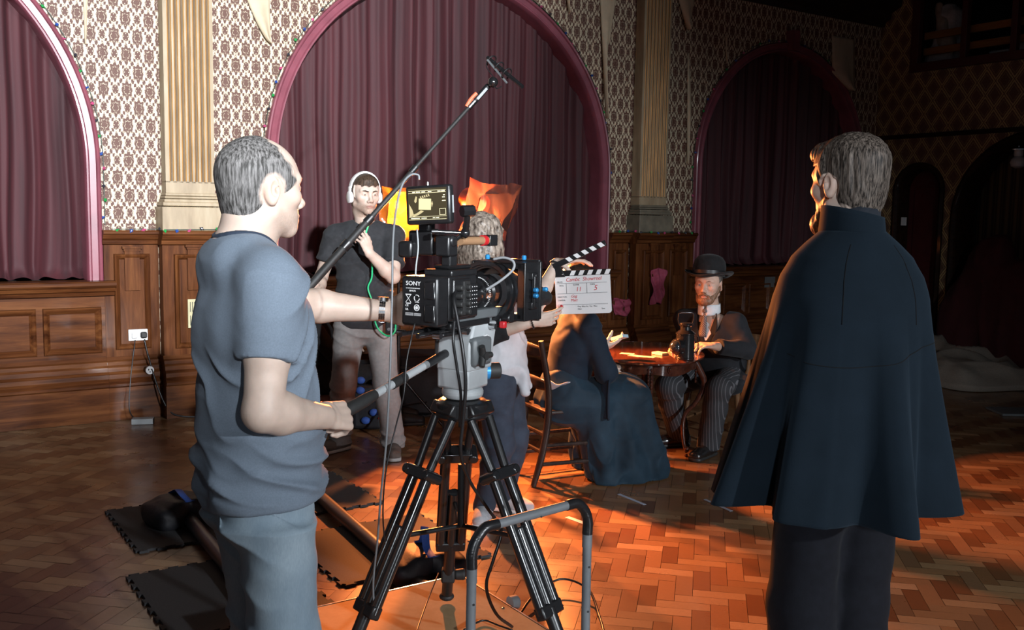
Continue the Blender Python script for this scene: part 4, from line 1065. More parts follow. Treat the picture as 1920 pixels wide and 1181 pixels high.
ui.prism([(-.044, .012), (-.038, .026), (-.034, .024), (-.036, .010), (-.04, .006)], (0, py, 0), (1, 0, 0), (0, 0, 1), (0, -1, 0), .0004); ui.prism([(.014, .004), (.018, .010), (.02, .002), (.016, -.008)], (0, py, 0), (1, 0, 0), (0, 0, 1), (0, -1, 0), .0004)
ui.build('screen_arm_image', emit('screen_skin', (.34, .28, .15), .8), sc, smooth=False)
MB().tube([(-.005, .0, .055), (-.005, 0, .066)], .005, 10).build('cable_plug', M['steel'], mon)
q = [at(786, 337, 2.80), at(784, 328, 2.80), at(770, 328, 2.79), at(755, 345, 2.76), at(744, 385, 2.72), at(737, 450, 2.66), at(735, 560, 2.62), at(731, 700, 2.60), at(724, 830, 2.60), at(714, 930, 2.62), at(708, 1010, 2.66), at(700, 1090, 2.70), at(702, 1150, 2.72)]
cable('monitor_cable', q, .0031, simple('grey_cable', (.16, .17, .18), .4), 'grey cable looping off the monitor top and hanging down in front of the boom operator')
cable('video_cable', [at(855, 545, 2.78), at(851, 560, 2.74), at(858, 600, 2.72), at(868, 660, 2.70), at(873, 720, 2.70), at(868, 790, 2.72), at(864, 850, 2.74), at(880, 900, 2.80), at(912, 950, 2.86), at(930, 975, 2.90), at(940, 1000, 2.88), at(925, 1050, 2.86), at(912, 1100, 2.86), at(930, 1150, 2.9), at(960, 1175, 3.0)], .0052, CAB, 'thick black cable hanging from the camera side past the tripod head')
cable('power_cable', [at(852, 600, 2.72), at(850, 640, 2.70), at(857, 690, 2.71), at(864, 740, 2.72), at(862, 800, 2.74)], .0042, CAB, 'thinner black cable behind the thick one on the camera side')
cable('lens_cable', [at(925, 486, 2.99), at(945, 483, 2.98), at(962, 490, 2.97), at(962, 505, 2.96), at(940, 525, 2.93), at(912, 543, 2.88)], .0042, simple('pale_grey_cable', (.25, .26, .27), .4), 'pale grey cable curving from the microphone to the lens')
cable('grip_cable', [at(778, 606, 2.72), at(770, 640, 2.70), at(762, 680, 2.68), at(757, 740, 2.66), at(742, 800, 2.66), at(724, 880, 2.64), at(718, 960, 2.66), at(722, 1020, 2.70)], .0022, CAB, 'thin black wire trailing from the battery past the pan bar')
cable('viewfinder_cable', [at(782, 430, 2.84), at(784, 465, 2.82), at(780, 500, 2.80), at(779, 527, 2.78)], .0024, M['alu'], 'thin pale cable running down behind the monitor to the battery')
cable('floor_cable', [gr(870, 1181, .16), gr(905, 1163, .16), gr(935, 1172, .16), gr(960, 1181, .16)], .004, CAB, 'black cable curled on the platform at the foot of the push bar')
cable('coiled_cable', [gr(960, 1175, .006), gr(1000, 1130, .006) + V(0, 0, .03), gr(1050, 1107, .006) + V(0, 0, .05), gr(1100, 1120, .006) + V(0, 0, .04), gr(1122, 1150, .006), gr(1130, 1200, .006), gr(1085, 1230, .006)], .0055, CAB, 'black cable looped on the floor right of the platform')
cable('trailing_cable', [at(822, 1075, 3.4), at(800, 1130, 3.2), at(782, 1181, 2.95), at(776, 1210, 2.8)], .003, CAB, 'taut black wire running down across the platform')

# ---------------------------------------------------------------- tungsten lamps with orange gels on stands
def gel_mat(name, col, al, dk=1.):
    m = Mat(name, tuple(c * dk for c in col), .12, spec=.8)
    t = m.t; tb = t.nodes.new('ShaderNodeBsdfTranslucent'); tb.inputs[0].default_value = (*col, 1); tp_ = t.nodes.new('ShaderNodeBsdfTransparent'); tp_.inputs[0].default_value = (*col, 1)
    a = t.nodes.new('ShaderNodeMixShader'); a.inputs[0].default_value = .5; b_ = t.nodes.new('ShaderNodeMixShader'); b_.inputs[0].default_value = al
    t.links.new(tp_.outputs[0], a.inputs[1]); t.links.new(tb.outputs[0], a.inputs[2]); t.links.new(m.b.outputs[0], b_.inputs[1]); t.links.new(a.outputs[0], b_.inputs[2])
    t.links.new(b_.outputs[0], t.nodes['Material Output'].inputs[0]); m.bump(m.noise(9., 1, 4), .4, .02)
    return m.m
M['gel'] = gel_mat('orange_gel', (.95, .24, .03), .62); M['gel_dull'] = gel_mat('smoky_orange_gel', (.36, .13, .10), .40, .35)
M['globe'] = emit('tungsten_filament', (1., .60, .22), 90.)
def redhead(px, py, Y, aim, label, gel_label, gel_fn, gel_mat_, e, gz):
    p = at(px, py, Y); d = unit(V(*aim) - p); x, y, z = frame(d); R = np.stack([x, y, z], 1)
    t = thing('film_lamp', label, 'lamp', (p[0], p[1], 0)); L = lambda a, b, c: local(t, p + R @ V(a, b, c))
    MB().lathe([(.03, -.16), (.07, -.15), (.085, -.09), (.09, 0), (.095, .0), (.095, .012), (.08, .012), (.075, -.02), (.06, -.07), (.02, -.1)], L(0, 0, -.0), d, 28, False).build('lamp_housing', simple('red_enamel', (.35, .03, .015), .4), t, sharp=40)
    MB().lathe([(.02, -.09), (.058, -.066), (.073, -.02)], L(0, 0, 0), d, 28, False).build('reflector', M['steel'], t)
    MB().tube([L(0, -.026, -.035), L(0, .026, -.035)], .016, 12).build('globe', M['globe'], t)
    bd = MB()
    for s in (-1, 1):
        bd.add([L(s * .085, -.085, .02), L(s * .085, .085, .02), L(s * .15, .12, .17), L(s * .15, -.12, .17)], [(0, 1, 2, 3)])
        bd.add([L(-.085, s * .085, .02), L(.085, s * .085, .02), L(.12, s * .15, .17), L(-.12, s * .15, .17)], [(0, 1, 2, 3)])
    bd.build('barn_doors', M['black'], t, smooth=False, solid=.002)
    st = MB().tube([(0, 0, .5), (0, 0, p[2] - .16)], .011, 12).tube([(0, 0, .05), (0, 0, .9)], .015, 12)
    for a in (-.1, 1.6, -1.7): st.tube([(0, 0, .42), (.36 * math.cos(a), .36 * math.sin(a), .015)], .009, 10); st.tube([(0, 0, .18), (.21 * math.cos(a), .21 * math.sin(a), .22)], .006, 8)
    st.ball((0, 0, .9), .024); st.tube([(0, 0, p[2] - .17), L(0, -.10, -.05)], .009, 8); st.build('lamp_stand', M['black'], t)
    k = MB().tube([(.02, 0, .9), (.06, 0, .9)], .012, 10).build('stand_knob', M['steel'], t)
    g = MB().grid(lambda u, v: p + R @ V(*gel_fn(u, v)), 40, 40).build('lamp_gel', gel_mat_, sharp=0); setp(g, gel_label, 'gel')
    light('lamp_beam', 'SPOT', p + d * .33, e, (1., .265, .065), p + d * 3, spot_size=math.radians(112), spot_blend=.4, shadow_soft_size=.035)
    light('lamp_glow', 'POINT', p - d * .02 + V(0, 0, .0), gz, (1., .55, .2), None, shadow_soft_size=.03)
def crumple(sx, sy, z, am, s):
    rnd = random.Random(s); k = [(rnd.uniform(2, 7), rnd.uniform(2, 7), rnd.uniform(0, 6)) for _ in range(9)]
    def fn(u, v):
        a = sum(1 - 2 * abs(math.sin(p_ * u * 1.3 + q_ * v + r_)) for p_, q_, r_ in k) / 9
        return ((u - .5) * sx * (1 + .04 * math.sin(v * 9 + s)), (v - .5) * sy * (1 + .05 * math.sin(u * 8 + s)), z + am * a + .05 * (u - .5) * (v - .5) - .25 * ((u - .5) ** 2))
    return fn
redhead(748, 386, 6.9, (1.6, 2.6, .1), 'left film lamp blazing behind the monitor on a black stand', 'glowing orange gel clipped to the lamp behind the monitor', crumple(.38, .36, .20, .03, 4), M['gel'], 680, 60.)
redhead(899, 385, 6.5, (2.2, 3.6, .1), 'right film lamp burning behind the head of the clapper woman', 'large crumpled brownish orange gel over the lamp behind the clapper woman', crumple(.42, .44, .20, .075, 9), M['gel_dull'], 900, 9.)

# ---------------------------------------------------------------- oval table with scalloped top
tb = thing('side_table', 'oval mahogany table with scalloped edge and carved legs between the two card players', 'table', (.90, 6.28, 0), math.radians(84))
sx_, sy_ = .52, .36
def rim(a, k=1., am=.022):
    s = k + am * abs(math.sin(3 * a)) ** .6 - am * .5; return (sx_ * s * math.cos(a), sy_ * s * math.sin(a))
out = [rim(a) for a in np.linspace(0, 2 * PI, 120, False)]
pr = [(-.03, 0), (.0, .002), (.006, .008), (.004, .016), (-.006, .020), (-.03, .021)]
tpm = MB().sweep(pr, [(V(*rim(a), .679), unit(V(math.cos(a) / sx_, math.sin(a) / sy_, 0)), V(0, 0, 1)) for a in np.linspace(0, 2 * PI, 121)], True)
tpm.prism([rim(a, .95) for a in np.linspace(0, 2 * PI, 120, False)], (0, 0, .682), (1, 0, 0), (0, 1, 0), (0, 0, 1), .0175)
tpm.build('table_top', M['mahogany'], tb, sharp=30)
apm = MB().sweep([(0, 0), (.012, 0), (.012, .07), (0, .07)], [(V(*rim(a, .84, .01), .610 + .008 * math.cos(6 * a)), unit(V(math.cos(a) / sx_, math.sin(a) / sy_, 0)), V(0, 0, 1)) for a in np.linspace(0, 2 * PI, 97)], True)
for a in (.4, -.4, PI + .4, PI - .4, 1.2, -1.2): apm.ball(V(*rim(a, .87, .01), .645), .014, 8); apm.tube([V(*rim(a + .035 * math.cos(t), .872, .01), .645 + .02 * math.sin(t)) for t in np.linspace(0, 5, 12)], .004, 6)
apm.build('apron', M['mahogany'], tb, sharp=40)
tip = {}
for k, a in enumerate((PI, -PI / 2, 0, PI / 2)):
    c = V(*rim(a, .84, .01), 0); o_ = unit(V(c[0], c[1], 0)); P = lambda r_, z_: c + o_ * r_ + V(0, 0, z_)
    bow = .02 if k in (0, 2) else .07
    pts = spline([P(-.02, .68), P(bow * .4, .60), P(bow, .50), P(bow * .4, .38), P(-.04, .30), P(-.06, .22), P(-.05, .10), P(-.03, .03)] if bow > .03 else [P(-.02, .68), P(-.015, .45), P(-.022, .30), P(-.03, .12), P(-.03, .03)], 6)
    m = MB().tube(pts, [.026, .024, .021, .017, .015, .014, .012, .011], 12); m.ball(pts[-1] + V(0, 0, .02), (.02, .02, .022), 12); m.lathe([(.005, 0), (.012, .004), (.010, .016), (.006, .02)], pts[-1] + V(0, 0, -.03), n=12)
    lg = m.build('leg', M['mahogany'], tb)
    cv = MB()
    for i in range(7):
        z_ = .645 - .022 * i
        for s in (-1, 1): cv.ball(P(.012 + .0, z_) + np.cross(o_, V(0, 0, 1)) * s * .009, (.010, .008, .012), 8)
    cv.build('carved_leaves', M['mahogany'], lg); tip[k] = P
st = MB(); ctr = V(0, 0, .31)
for k in range(4):
    a0 = tip[k](-.035, .17); a1 = tip[(k + 1) % 4](-.045, .30) if k % 2 == 0 else tip[(k + 3) % 4](-.045, .30)
    mid = (a0 + a1) / 2 * .62 + V(0, 0, .12)
    st.tube(spline([a0, a0 * .8 + mid * .2 + V(0, 0, .05), mid, a1], 8), [.012, .015, .017, .02], 10)
    for j in range(4): st.ball(a1 * (1 - .07 * j) + mid * .07 * j + V(0, 0, .012), .014, 8)
st.build('arched_stretcher', M['mahogany'], tb)
# things on the table
tz = .7002
ltn = thing('signal_lantern', 'black metal signal lantern with hoop handle standing on the oval table', 'lantern', at(1284, 667, 5.95) * V(1, 1, 0) + V(0, 0, tz), math.radians(12))
MB().lathe([(.058, 0), (.060, .004), (.060, .012), (.057, .016), (.057, .155), (.061, .158), (.061, .165), (.052, .170), (.045, .178), (.034, .185), (.032, .205), (.042, .212), (.044, .222), (.040, .228)], n=32).build('lantern_body', M['black_gloss'], ltn, sharp=30)
MB().lathe([(.040, 0), (.050, .004), (.050, .035), (.046, .04)], (-.048, -.035, .085), (-.85, -.35, 0), 28).build('lens_ring', M['black_gloss'], ltn, sharp=30)
MB().ball(V(-.048, -.035, .085) + unit(V(-.85, -.35, 0)) * .034, .042, 20).build('bull_eye_glass', simple('dark_glass', (.02, .025, .03), .05, coat=1.), ltn)
MB().tube([(-.043, 0, .218), (-.052, 0, .25), (-.049, 0, .285), (-.035, 0, .292), (.035, 0, .292), (.049, 0, .285), (.052, 0, .25), (.043, 0, .218)], .0042, 10).build('hoop_handle', M['black_gloss'], ltn)
MB().tube([(.057, 0, .145), (.080, 0, .14), (.086, 0, .10), (.086, 0, .05), (.058, 0, .04)], .006, 10, flat=.5).build('side_handle', M['black_gloss'], ltn)
def cards(px, py, Y, w_, h_, rz, t, label, mat, name='playing_card', group=None, tilt=0.):
    p = at(px, py, Y); p = p * V(1, 1, 0) + V(0, 0, tz + .0005) if not tilt else p
    m = Matrix.Translation(Vector(p)) @ Matrix.Rotation(rz, 4, 'Z') @ Matrix.Rotation(tilt, 4, 'X')
    o = MB().box((0, 0, t / 2), (w_, h_, t)).build(name, mat, M=m, smooth=False, bevel=.0008)
    return setp(o, label, 'card', group)
cards(1176, 651, 6.15, .063, .09, 1.2, .0006, 'face-up card nearest the hand of the woman', M['paper'], group='cards laid on the table')
cards(1193, 657, 6.06, .063, .09, .9, .001, 'face-up card in the middle of the row on the table', M['paper'], group='cards laid on the table')
cards(1215, 661, 6.02, .063, .09, 1.1, .0006, 'face-up card nearest the lantern on the table', M['paper'], group='cards laid on the table')
cards(1238, 653, 6.14, .063, .09, .7, .014, 'small pack of cards lying left of the black lantern', M['white'], 'card_pack')

# ---------------------------------------------------------------- chairs
def ladder_chair():
    t = thing('ladder_back_chair', 'dark worn ladder-back chair under the seated woman in navy', 'chair', (.155, 5.655, 0), math.radians(24))   # local x = the way it faces
    for s in (-1, 1):
        MB().tube(spline([(-.085, s * .155, .005), (-.035, s * .158, .18), (.0, s * .16, .40), (-.005, s * .16, .60), (-.055, s * .158, .86)], 6), [.021, .026, .027, .025, .021], 12, flat=.75).build('back_post', M['old_chair'], t)
        MB().tube([(.36, s * .18, .005), (.355, s * .175, .44)], [.018, .023], 10).build('front_leg', M['old_chair'], t)
        for z in (.13, .24): MB().tube([(-.03, s * .157, z), (.355, s * .176, z)], .0125, 8).build('stretcher', M['old_chair'], t)
    for z, x in ((.20, -.03), (.30, -.01)): MB().tube([(x, -.155, z), (x, .155, z)], .0125, 8).build('stretcher', M['old_chair'], t)
    MB().tube([(.355, -.175, .2), (.355, .175, .2)], .0125, 8).build('stretcher', M['old_chair'], t)
    MB().prism([(-.02, -.16), (.375, -.195), (.375, .195), (-.02, .16)], (0, 0, .425), (1, 0, 0), (0, 1, 0), (0, 0, 1), .022).build('seat', M['old_chair'], t, bevel=.006)
    for z in (.60, .80):
        x = -.005 - .05 * max(0, (z - .6) / .26)
        MB().grid(lambda u, v: (x - .03 * math.sin(PI * u), -.155 + .31 * u, z - .035 + v * (.055 + .018 * math.sin(PI * u))), 16, 4).build('slat', M['old_chair'], t, solid=.013)
ladder_chair()
def arm_chair():
    t = thing('wooden_armchair', 'brown turned wooden armchair under the bowler-hatted man', 'chair', (1.50, 6.72, 0), math.radians(236))   # local x = facing
    MB().prism([(-.22, -.2), (.22, -.24), (.24, 0), (.22, .24), (-.22, .2)], (0, 0, .425), (1, 0, 0), (0, 1, 0), (0, 0, 1), .035).build('seat', M['pine'], t, bevel=.01)
    for sx in (-1, 1):
        for sy in (-1, 1): MB().tube([(sx * .23, sy * .23, .004), (sx * .20, sy * .205, .12), (sx * .19, sy * .19, .22), (sx * .16, sy * .17, .43)], [.013, .019, .015, .019], 12).build('leg', M['pine'], t)
    for sy in (-1, 1): MB().tube([(.2, sy * .2, .17), (-.2, sy * .2, .17)], [.009, .013, .009], 10).build('stretcher', M['pine'], t)
    for sy in (-1, 1):
        MB().box((.0, sy * .25, .665), (.46, .055, .024)).build('arm', M['pine'], t, bevel=.008)
        for sx, q in ((.17, .2), (0, .22), (-.12, .21)): MB().tube([(sx * .95, sy * q, .45), (sx, sy * .245, .56), (sx * 1.02, sy * .25, .66)], [.010, .015, .010], 10).build('arm_spindle', M['pine'], t)
    MB().grid(lambda u, v: (-.20 - .05 * math.sin(PI * u), -.25 + .5 * u, .62 + .14 * v), 14, 4).build('back_rail', M['pine'], t, solid=.022)
    for y in (-.15, -.05, .05, .15): MB().tube([(-.19, y, .45), (-.235, y, .64)], .009, 8).build('back_spindle', M['pine'], t)
arm_chair()

# ---------------------------------------------------------------- clapperboard and marker
def slate():
    c = at(1093, 547, 4.60); d = unit(V(-.35, 2.75, 1.50) - c); n = unit(d * V(1, 1, 0)); ex = V(-n[1], n[0], 0)   # board faces the lens
    ex = unit(np.cross(V(0, 0, 1), n)); ez = V(0, 0, 1); a = math.radians(4.5)
    ex, ez = math.cos(a) * ex + math.sin(a) * ez, -math.sin(a) * ex + math.cos(a) * ez
    t = thing('clapperboard', 'white clapperboard with black and white striped sticks held up by the clapper woman', 'clapperboard',
              M=Matrix(((ex[0], -n[0], ez[0], c[0]), (ex[1], -n[1], ez[1], c[1]), (ex[2], -n[2], ez[2], c[2]), (0, 0, 0, 1))))   # local x right, -y to the lens, z up
    W_, H_ = .275, .185; z0 = -.105
    out = [(-W_ / 2, z0 + H_), (-W_ / 2, z0)] + [(W_ / 2 - .014 + .014 * math.sin(q), z0 + .014 - .014 * math.cos(q)) for q in np.linspace(0, PI / 2, 6)] + [(W_ / 2, z0 + H_)]
    MB().prism(out, (0, .004, 0), (1, 0, 0), (0, 0, 1), (0, -1, 0), .008).build('board', M['white'], t, smooth=False)
    y = -.0046; kw = dict(depth=.0002)
    ln_ = MB()
    def l_(x0, z, x1, z1, w_=.0014): ln_.bar((x0, y, z), (x1, y, z1), w_, .0006, (0, 1, 0))
    l_(-.127, .043, .122, .043); l_(-.127, -.006, .122, -.006); l_(-.127, -.060, .122, -.060); l_(-.080, .043, -.080, -.006); l_(.022, .043, .022, -.006)
    for s_, x, z, q in (('PROD.', -.127, .047, .0105), ('ROLL', -.115, .030, .0095), ('SCENE', -.046, .032, .0105), ('TAKE', .038, .032, .0105), ('DIRECTOR:', -.127, -.025, .0095), ('CAMERA:', -.127, -.041, .0095), ('DATE:', -.127, -.074, .0105), ('Day Nite Int  Ext  Mos', -.028, -.073, .0105), ('Filter', -.028, -.085, .0095), ('Sync', .090, -.085, .0095)):
        put_text(ln_, s_, q, (x, y, z), (1, 0, 0), (0, 0, 1), **kw)
    ln_.build('printed_form', M['black_print'], t, smooth=False)
    rd_ = MB()
    for s_, x, z, q, sh in (('Cambc  Showreel', -.082, .052, .026, .25), ('11', -.034, .004, .030, .2), ('5', .055, .006, .036, .3), ('Gag', -.06, -.026, .020, .3), ('Matt', -.062, -.045, .019, .25)):
        put_text(rd_, s_, q, (x, y, z), (1, 0, .02), (-.02, 0, 1), shear=sh, sx=.95, **kw)
    rd_.build('red_handwriting', M['red_ink'], t, smooth=False)
    def stick(o_, ang, name, sl):
        ca, sa = math.cos(ang), math.sin(ang); e1 = V(ca, 0, sa); e2 = V(-sa, 0, ca)
        s_ = MB().prism([(0, 0), (.285, 0), (.285, .027), (0, .027)], V(*o_) + V(0, .007, 0), e1, e2, V(0, -1, 0), .014).build(name, M['black'], t, bevel=.001)
        w_ = MB()
        for k in range(5):
            x0 = .085 + .043 * k; w_.prism([(x0, .002), (x0 + .022, .002), (x0 + .022 + sl, .025), (x0 + sl, .025)], V(*o_) + V(0, -.0070, 0), e1, e2, V(0, -1, 0), .0005)
        w_.build('white_stripes', M['white_print'], s_, smooth=False)
    stick((-W_ / 2 - .008, 0, z0 + H_ - .001), 0, 'lower_stick', .012); stick((-W_ / 2 + .0, 0, z0 + H_ + .034), math.radians(21), 'clap_stick', -.012)
    hp = MB().prism([(-W_ / 2 - .012, z0 + H_ - .005), (-W_ / 2 + .055, z0 + H_ - .005), (-W_ / 2 + .03, z0 + H_ + .05), (-W_ / 2 - .012, z0 + H_ + .045)], (0, .009, 0), (1, 0, 0), (0, 0, 1), (0, -1, 0), .018).build('hinge_plate', M['black'], t, bevel=.001)
    bl = MB()
    for x, z in ((0., .0), (.042, .0), (.0, .026)): bl.ball((-W_ / 2 + .0 + x, -.0095, z0 + H_ + .008 + z), (.0042, .002, .0042), 10)
    bl.build('hinge_bolts', M['steel'], hp)
    return t
SL = slate()
def slp(x, y, z): q = SL.matrix_world @ Vector((x, y, z)); return V(*q)
mkp = [slp(-.133, -.022, -.105), slp(-.100, -.022, -.058)]
mk_ = thing('marker_pen', 'white marker pen with a red cap held at the lower edge of the clapperboard', 'pen', mkp[0])
dm = unit(mkp[1] - mkp[0]); MB().tube([-dm * .05, dm * .012], .0048, 12).build('pen_barrel', M['white'], mk_); MB().tube([dm * .012, dm * .055], .0068, 12).build('pen_cap', M['red'], mk_)

# ---------------------------------------------------------------- boom pole and microphone
BA, BB = at(560, 560, 5.72), at(884, 196, 6.2); bd_ = unit(BB - BA)
bp_ = thing('boom_pole', 'long black boom pole slanting up across the middle curtain', 'boom pole', BA)
for i, (a, b_, r) in enumerate(((-.30, .42, .026), (.40, .62, .0215), (.60, 1.02, .016), (1.0, 1.55, .0125))):
    L = np.linalg.norm(BB - BA) / 1.55
    sg = MB().tube([bd_ * a * L, bd_ * b_ * L], r, 16).build('pole_section', M['rubber'], bp_)
    if i < 3: MB().tube([bd_ * (b_ - .035) * L, bd_ * (b_ + .012) * L], r + .006, 16).build('twist_lock', M['black'], sg)
mcP = at(936, 128, 6.22)
mk2 = thing('boom_microphone', 'black shotgun microphone in a shock mount at the tip of the boom pole', 'microphone', BB)
q = lambda p: local(mk2, p)
MB().tube([q(BB - bd_ * .03), q(BB + bd_ * .03)], .019, 14).build('tip_clamp', M['steel'], mk2)
MB().tube([q(BB + bd_ * .03), q(BB + bd_ * .17)], .019, 14).build('pistol_grip', M['black'], mk2); 
pg = bd_; MB().bar(q(BB + pg * .05 + V(.006, -.02, -.004)), q(BB + pg * .15 + V(.006, -.02, -.004)), .018, .006, (0, 1, 0)).build('grip_pad', M['alu'], mk2, bevel=.003)
MB().tube(spline([q(BB - bd_ * .02 + V(-.02, -.01, .0)), q(BB + bd_ * .03 + V(-.022, -.014, .012)), q(BB + bd_ * .07 + V(-.012, -.016, .02))], 5), .012, 10).build('orange_tape', simple('orange_tape', (.75, .17, .08), .5), mk2)
MB().ball(q(at(924, 154, 6.22)), .034, 14).build('swivel_joint', M['black_gloss'], mk2)
ma, mb_ = at(914, 108, 6.28), at(980, 163, 6.10); md = unit(mb_ - ma)
MB().tube([q(ma), q(ma + (mb_ - ma) * .45), q(ma + (mb_ - ma) * .46), q(mb_)], [.0125, .0125, .0125, .0125], 14).build('microphone_tube', M['black_gloss'], mk2)
r1, r2 = at(914, 112, 6.22), at(951, 156, 6.18); MB().bar(q(r1), q(r2), .022, .012, (0, 0, 1)).build('mount_rail', M['alu_dark'], mk2, bevel=.002)
for k in (.12, .34, .56): 
    c = ma + (mb_ - ma) * k; x, y, z = frame(md)
    MB().tube([q(c + .036 * (math.cos(a) * x + math.sin(a) * y)) for a in np.linspace(-1, 4.2, 18)], .0045, 8).build('lyre_ring', M['black'], mk2)
MB().tube(spline([q(r1), q(at(912, 125, 6.2)), q(at(922, 140, 6.2)), q(at(930, 150, 6.2))], 5), .003, 6).tube(spline([q(at(925, 160, 6.2)), q(at(932, 166, 6.18)), q(at(941, 162, 6.18))], 5), .004, 6).build('microphone_lead', M['black'], mk2)

# ---------------------------------------------------------------- wall fittings and small things round the room
def wall_frame(u, z, n=.05): return WM @ Matrix.Translation(Vector(w(u, n, z)))
so = thing('wall_socket', 'white double wall socket with two plugs on the left pier', 'socket', M=wall_frame(.60, .632, .044))
MB().box((0, -.006, 0), (.146, .016, .086)).build('socket_plate', M['white'], so, bevel=.004)
MB().box((-.034, -.028, .0), (.04, .03, .044)).build('plug', M['white'], so, bevel=.008, label='white plug'); MB().box((.032, -.03, .0), (.046, .034, .046)).build('plug', M['rubber'], so, bevel=.01, label='black plug')
wp = lambda u, n, z: wallp(u, n, z)
cable('adapter_lead', [wp(.566, .09, .60), wp(.545, .12, .5), wp(.51, .16, .30), wp(.49, .20, .10), wp(.52, .25, .03), wp(.55, .27, .03)], .004, CAB, 'thin black lead hanging from the white plug down to the adapter')
cable('mains_lead', [wp(.632, .09, .60), wp(.65, .12, .48), wp(.70, .17, .25), wp(.76, .22, .08), wp(.85, .26, .02), wp(1.1, .33, .008), wp(1.5, .42, .008)], .006, CAB, 'thick black lead hanging from the black plug and running right along the floor')
ad = MB().box((0, 0, .022), (.15, .075, .042)); t = thing('power_adapter', 'small grey power adapter lying on the floor under the wall socket', 'adapter', wp(.56, .30, 0), WA - .35)
ad.build('adapter_case', M['alu'], t, bevel=.004); MB().box((.076, 0, .022), (.004, .07, .036)).build('adapter_end', M['black'], t)
sl = thing('hanging_plug', 'small round white plug hanging on the skirting below the socket', 'plug', M=wall_frame(.655, .37, .125))
MB().lathe([(.03, 0), (.033, .008), (.030, .022)], (0, .0, 0), (0, -1, 0), 20).build('plug_face', M['white'], sl); MB().box((-.01, -.0235, .006), (.007, .002, .012)).box((.01, -.0235, .006), (.007, .002, .012)).box((0, -.0235, -.012), (.008, .002, .008)).build('plug_slots', M['black_print'], sl)
vg = thing('air_vent', 'cream slotted air vent on the pier behind the grey shirted man', 'vent', M=wall_frame(.985, .79, .172))
MB().box((0, -.004, 0), (.10, .012, .22)).build('vent_plate', simple('cream_enamel', (.55, .5, .3), .4), vg, bevel=.002)
k = MB()
for r in (-.052, .052):
    for i in range(5): k.box((-.032 + .016 * i, -.0105, r), (.005, .002, .076))
k.build('vent_slots', M['black_print'], vg)
# crimson cloths pinned on the dark pier
crim = simple('crimson_cloth', (.30, .045, .085), .8, bump=.2, scale=40)
def pinned(u, z, wd, ht, s, label, taper, n):
    rnd = random.Random(s)
    def fn(a, b):
        x = (a - .5) * wd * (taper(b)); return w(u + x + .008 * math.sin(b * 9 + s), n + .018 + .016 * math.sin(a * 12 + b * 5 + s) + .012 * math.sin(a * 5 - b * 11), z + (b - .5) * ht + .012 * math.sin(a * 6 + s))
    o = MB().grid(fn, 28, 28).build('pinned_cloth', crim, M=WM, solid=.008, sharp=0); return setp(o, label, 'cloth', 'crimson cloths pinned on the panelling')
pinned(5.34, .66, .24, .17, 1, 'wide low crimson cloth pinned left of the corner of the dark pier', lambda b: 1 + .1 * b, .06)
pinned(5.70, .87, .20, .36, 5, 'tall crimson cloth with a knotted top pinned on the dark pier', lambda b: .85 + .5 * max(0, b - .8) * 5 * .8 - .35 * max(0, b - .93) * 8, .18)
setp(MB().box((0, 0, 0), (.17, .006, .12)).build('paper_notice', simple('grey_paper', (.12, .12, .12), .7), M=wall_frame(7.55, .86, .06), smooth=False), 'small grey notice on the panelling behind the shoulder of the bowler-hatted man', 'notice')
# torn wallpaper flaps
cream = simple('wallpaper_backing', (.52, .42, .29), .7, var=.12)
def flap(u, z, wd, ht, s, label, shp, lean=.02, E_=WM, f=w):
    def fn(a, b):
        l, r_ = shp(b); x = l + (r_ - l) * a; return f(u + x * wd, .004 + lean * math.sin(PI * min(1, 1.2 * a)) * (1.1 - b) + lean * .8 * (1 - b), z + (b - 1) * ht)
    return setp(MB().grid(fn, 10, 24).build('wallpaper_flap', cream, M=E_, solid=.001, sharp=0), label, 'wallpaper', 'torn flaps of wallpaper')
tri = lambda b: (0, b ** .8 + .02); strip = lambda b: (0, min(1, .35 + b)); tail = lambda b: (.35 * (1 - b), .35 + .65 * (b ** 2) if b > .55 else .36 + .18 * b)
flap(.287, 3.25, .03, .50, 1, 'thin strip of torn wallpaper hanging high beside the left arch', strip, .01)
flap(1.40, 3.45, .26, .55, 2, 'torn triangular flap of wallpaper right of the lit pilaster', lambda b: (1 - b ** .7 - .02, 1), .03)
flap(4.55, 3.85, .10, .34, 3, 'short pointed flap of torn wallpaper above the right shoulder of the middle arch', lambda b: (.5 - .5 * b, .55 + .45 * b), .03)
flap(4.98, 3.9, .26, 1.35, 4, 'longest torn strip of wallpaper hanging left of the dim pilaster', tail, .05)
flap(5.98, 3.95, .30, .42, 5, 'torn corner of wallpaper hanging right of the dim pilaster capital', lambda b: (.5 - .5 * b, .62 + .38 * b), .05)
flap(6.19, 3.3, .07, 1.15, 6, 'narrow curling strip of wallpaper at the left edge of the dark right arch', lambda b: (.3 * (1 - b), .3 + .7 * math.sin(PI * min(1, b + .05)) + .02), .03)
flap(6.73, 3.55, .05, .30, 7, 'small loose strip of wallpaper above the left shoulder of the right arch', lambda b: (.4 - .3 * b, .5 + .4 * b), .02)
flap(8.50, 3.75, .42, .62, 8, 'square brown flap of torn wallpaper above the right end of the dark arch', lambda b: (.0 if b > .3 else .75 * (1 - b / .3), 1), .05)
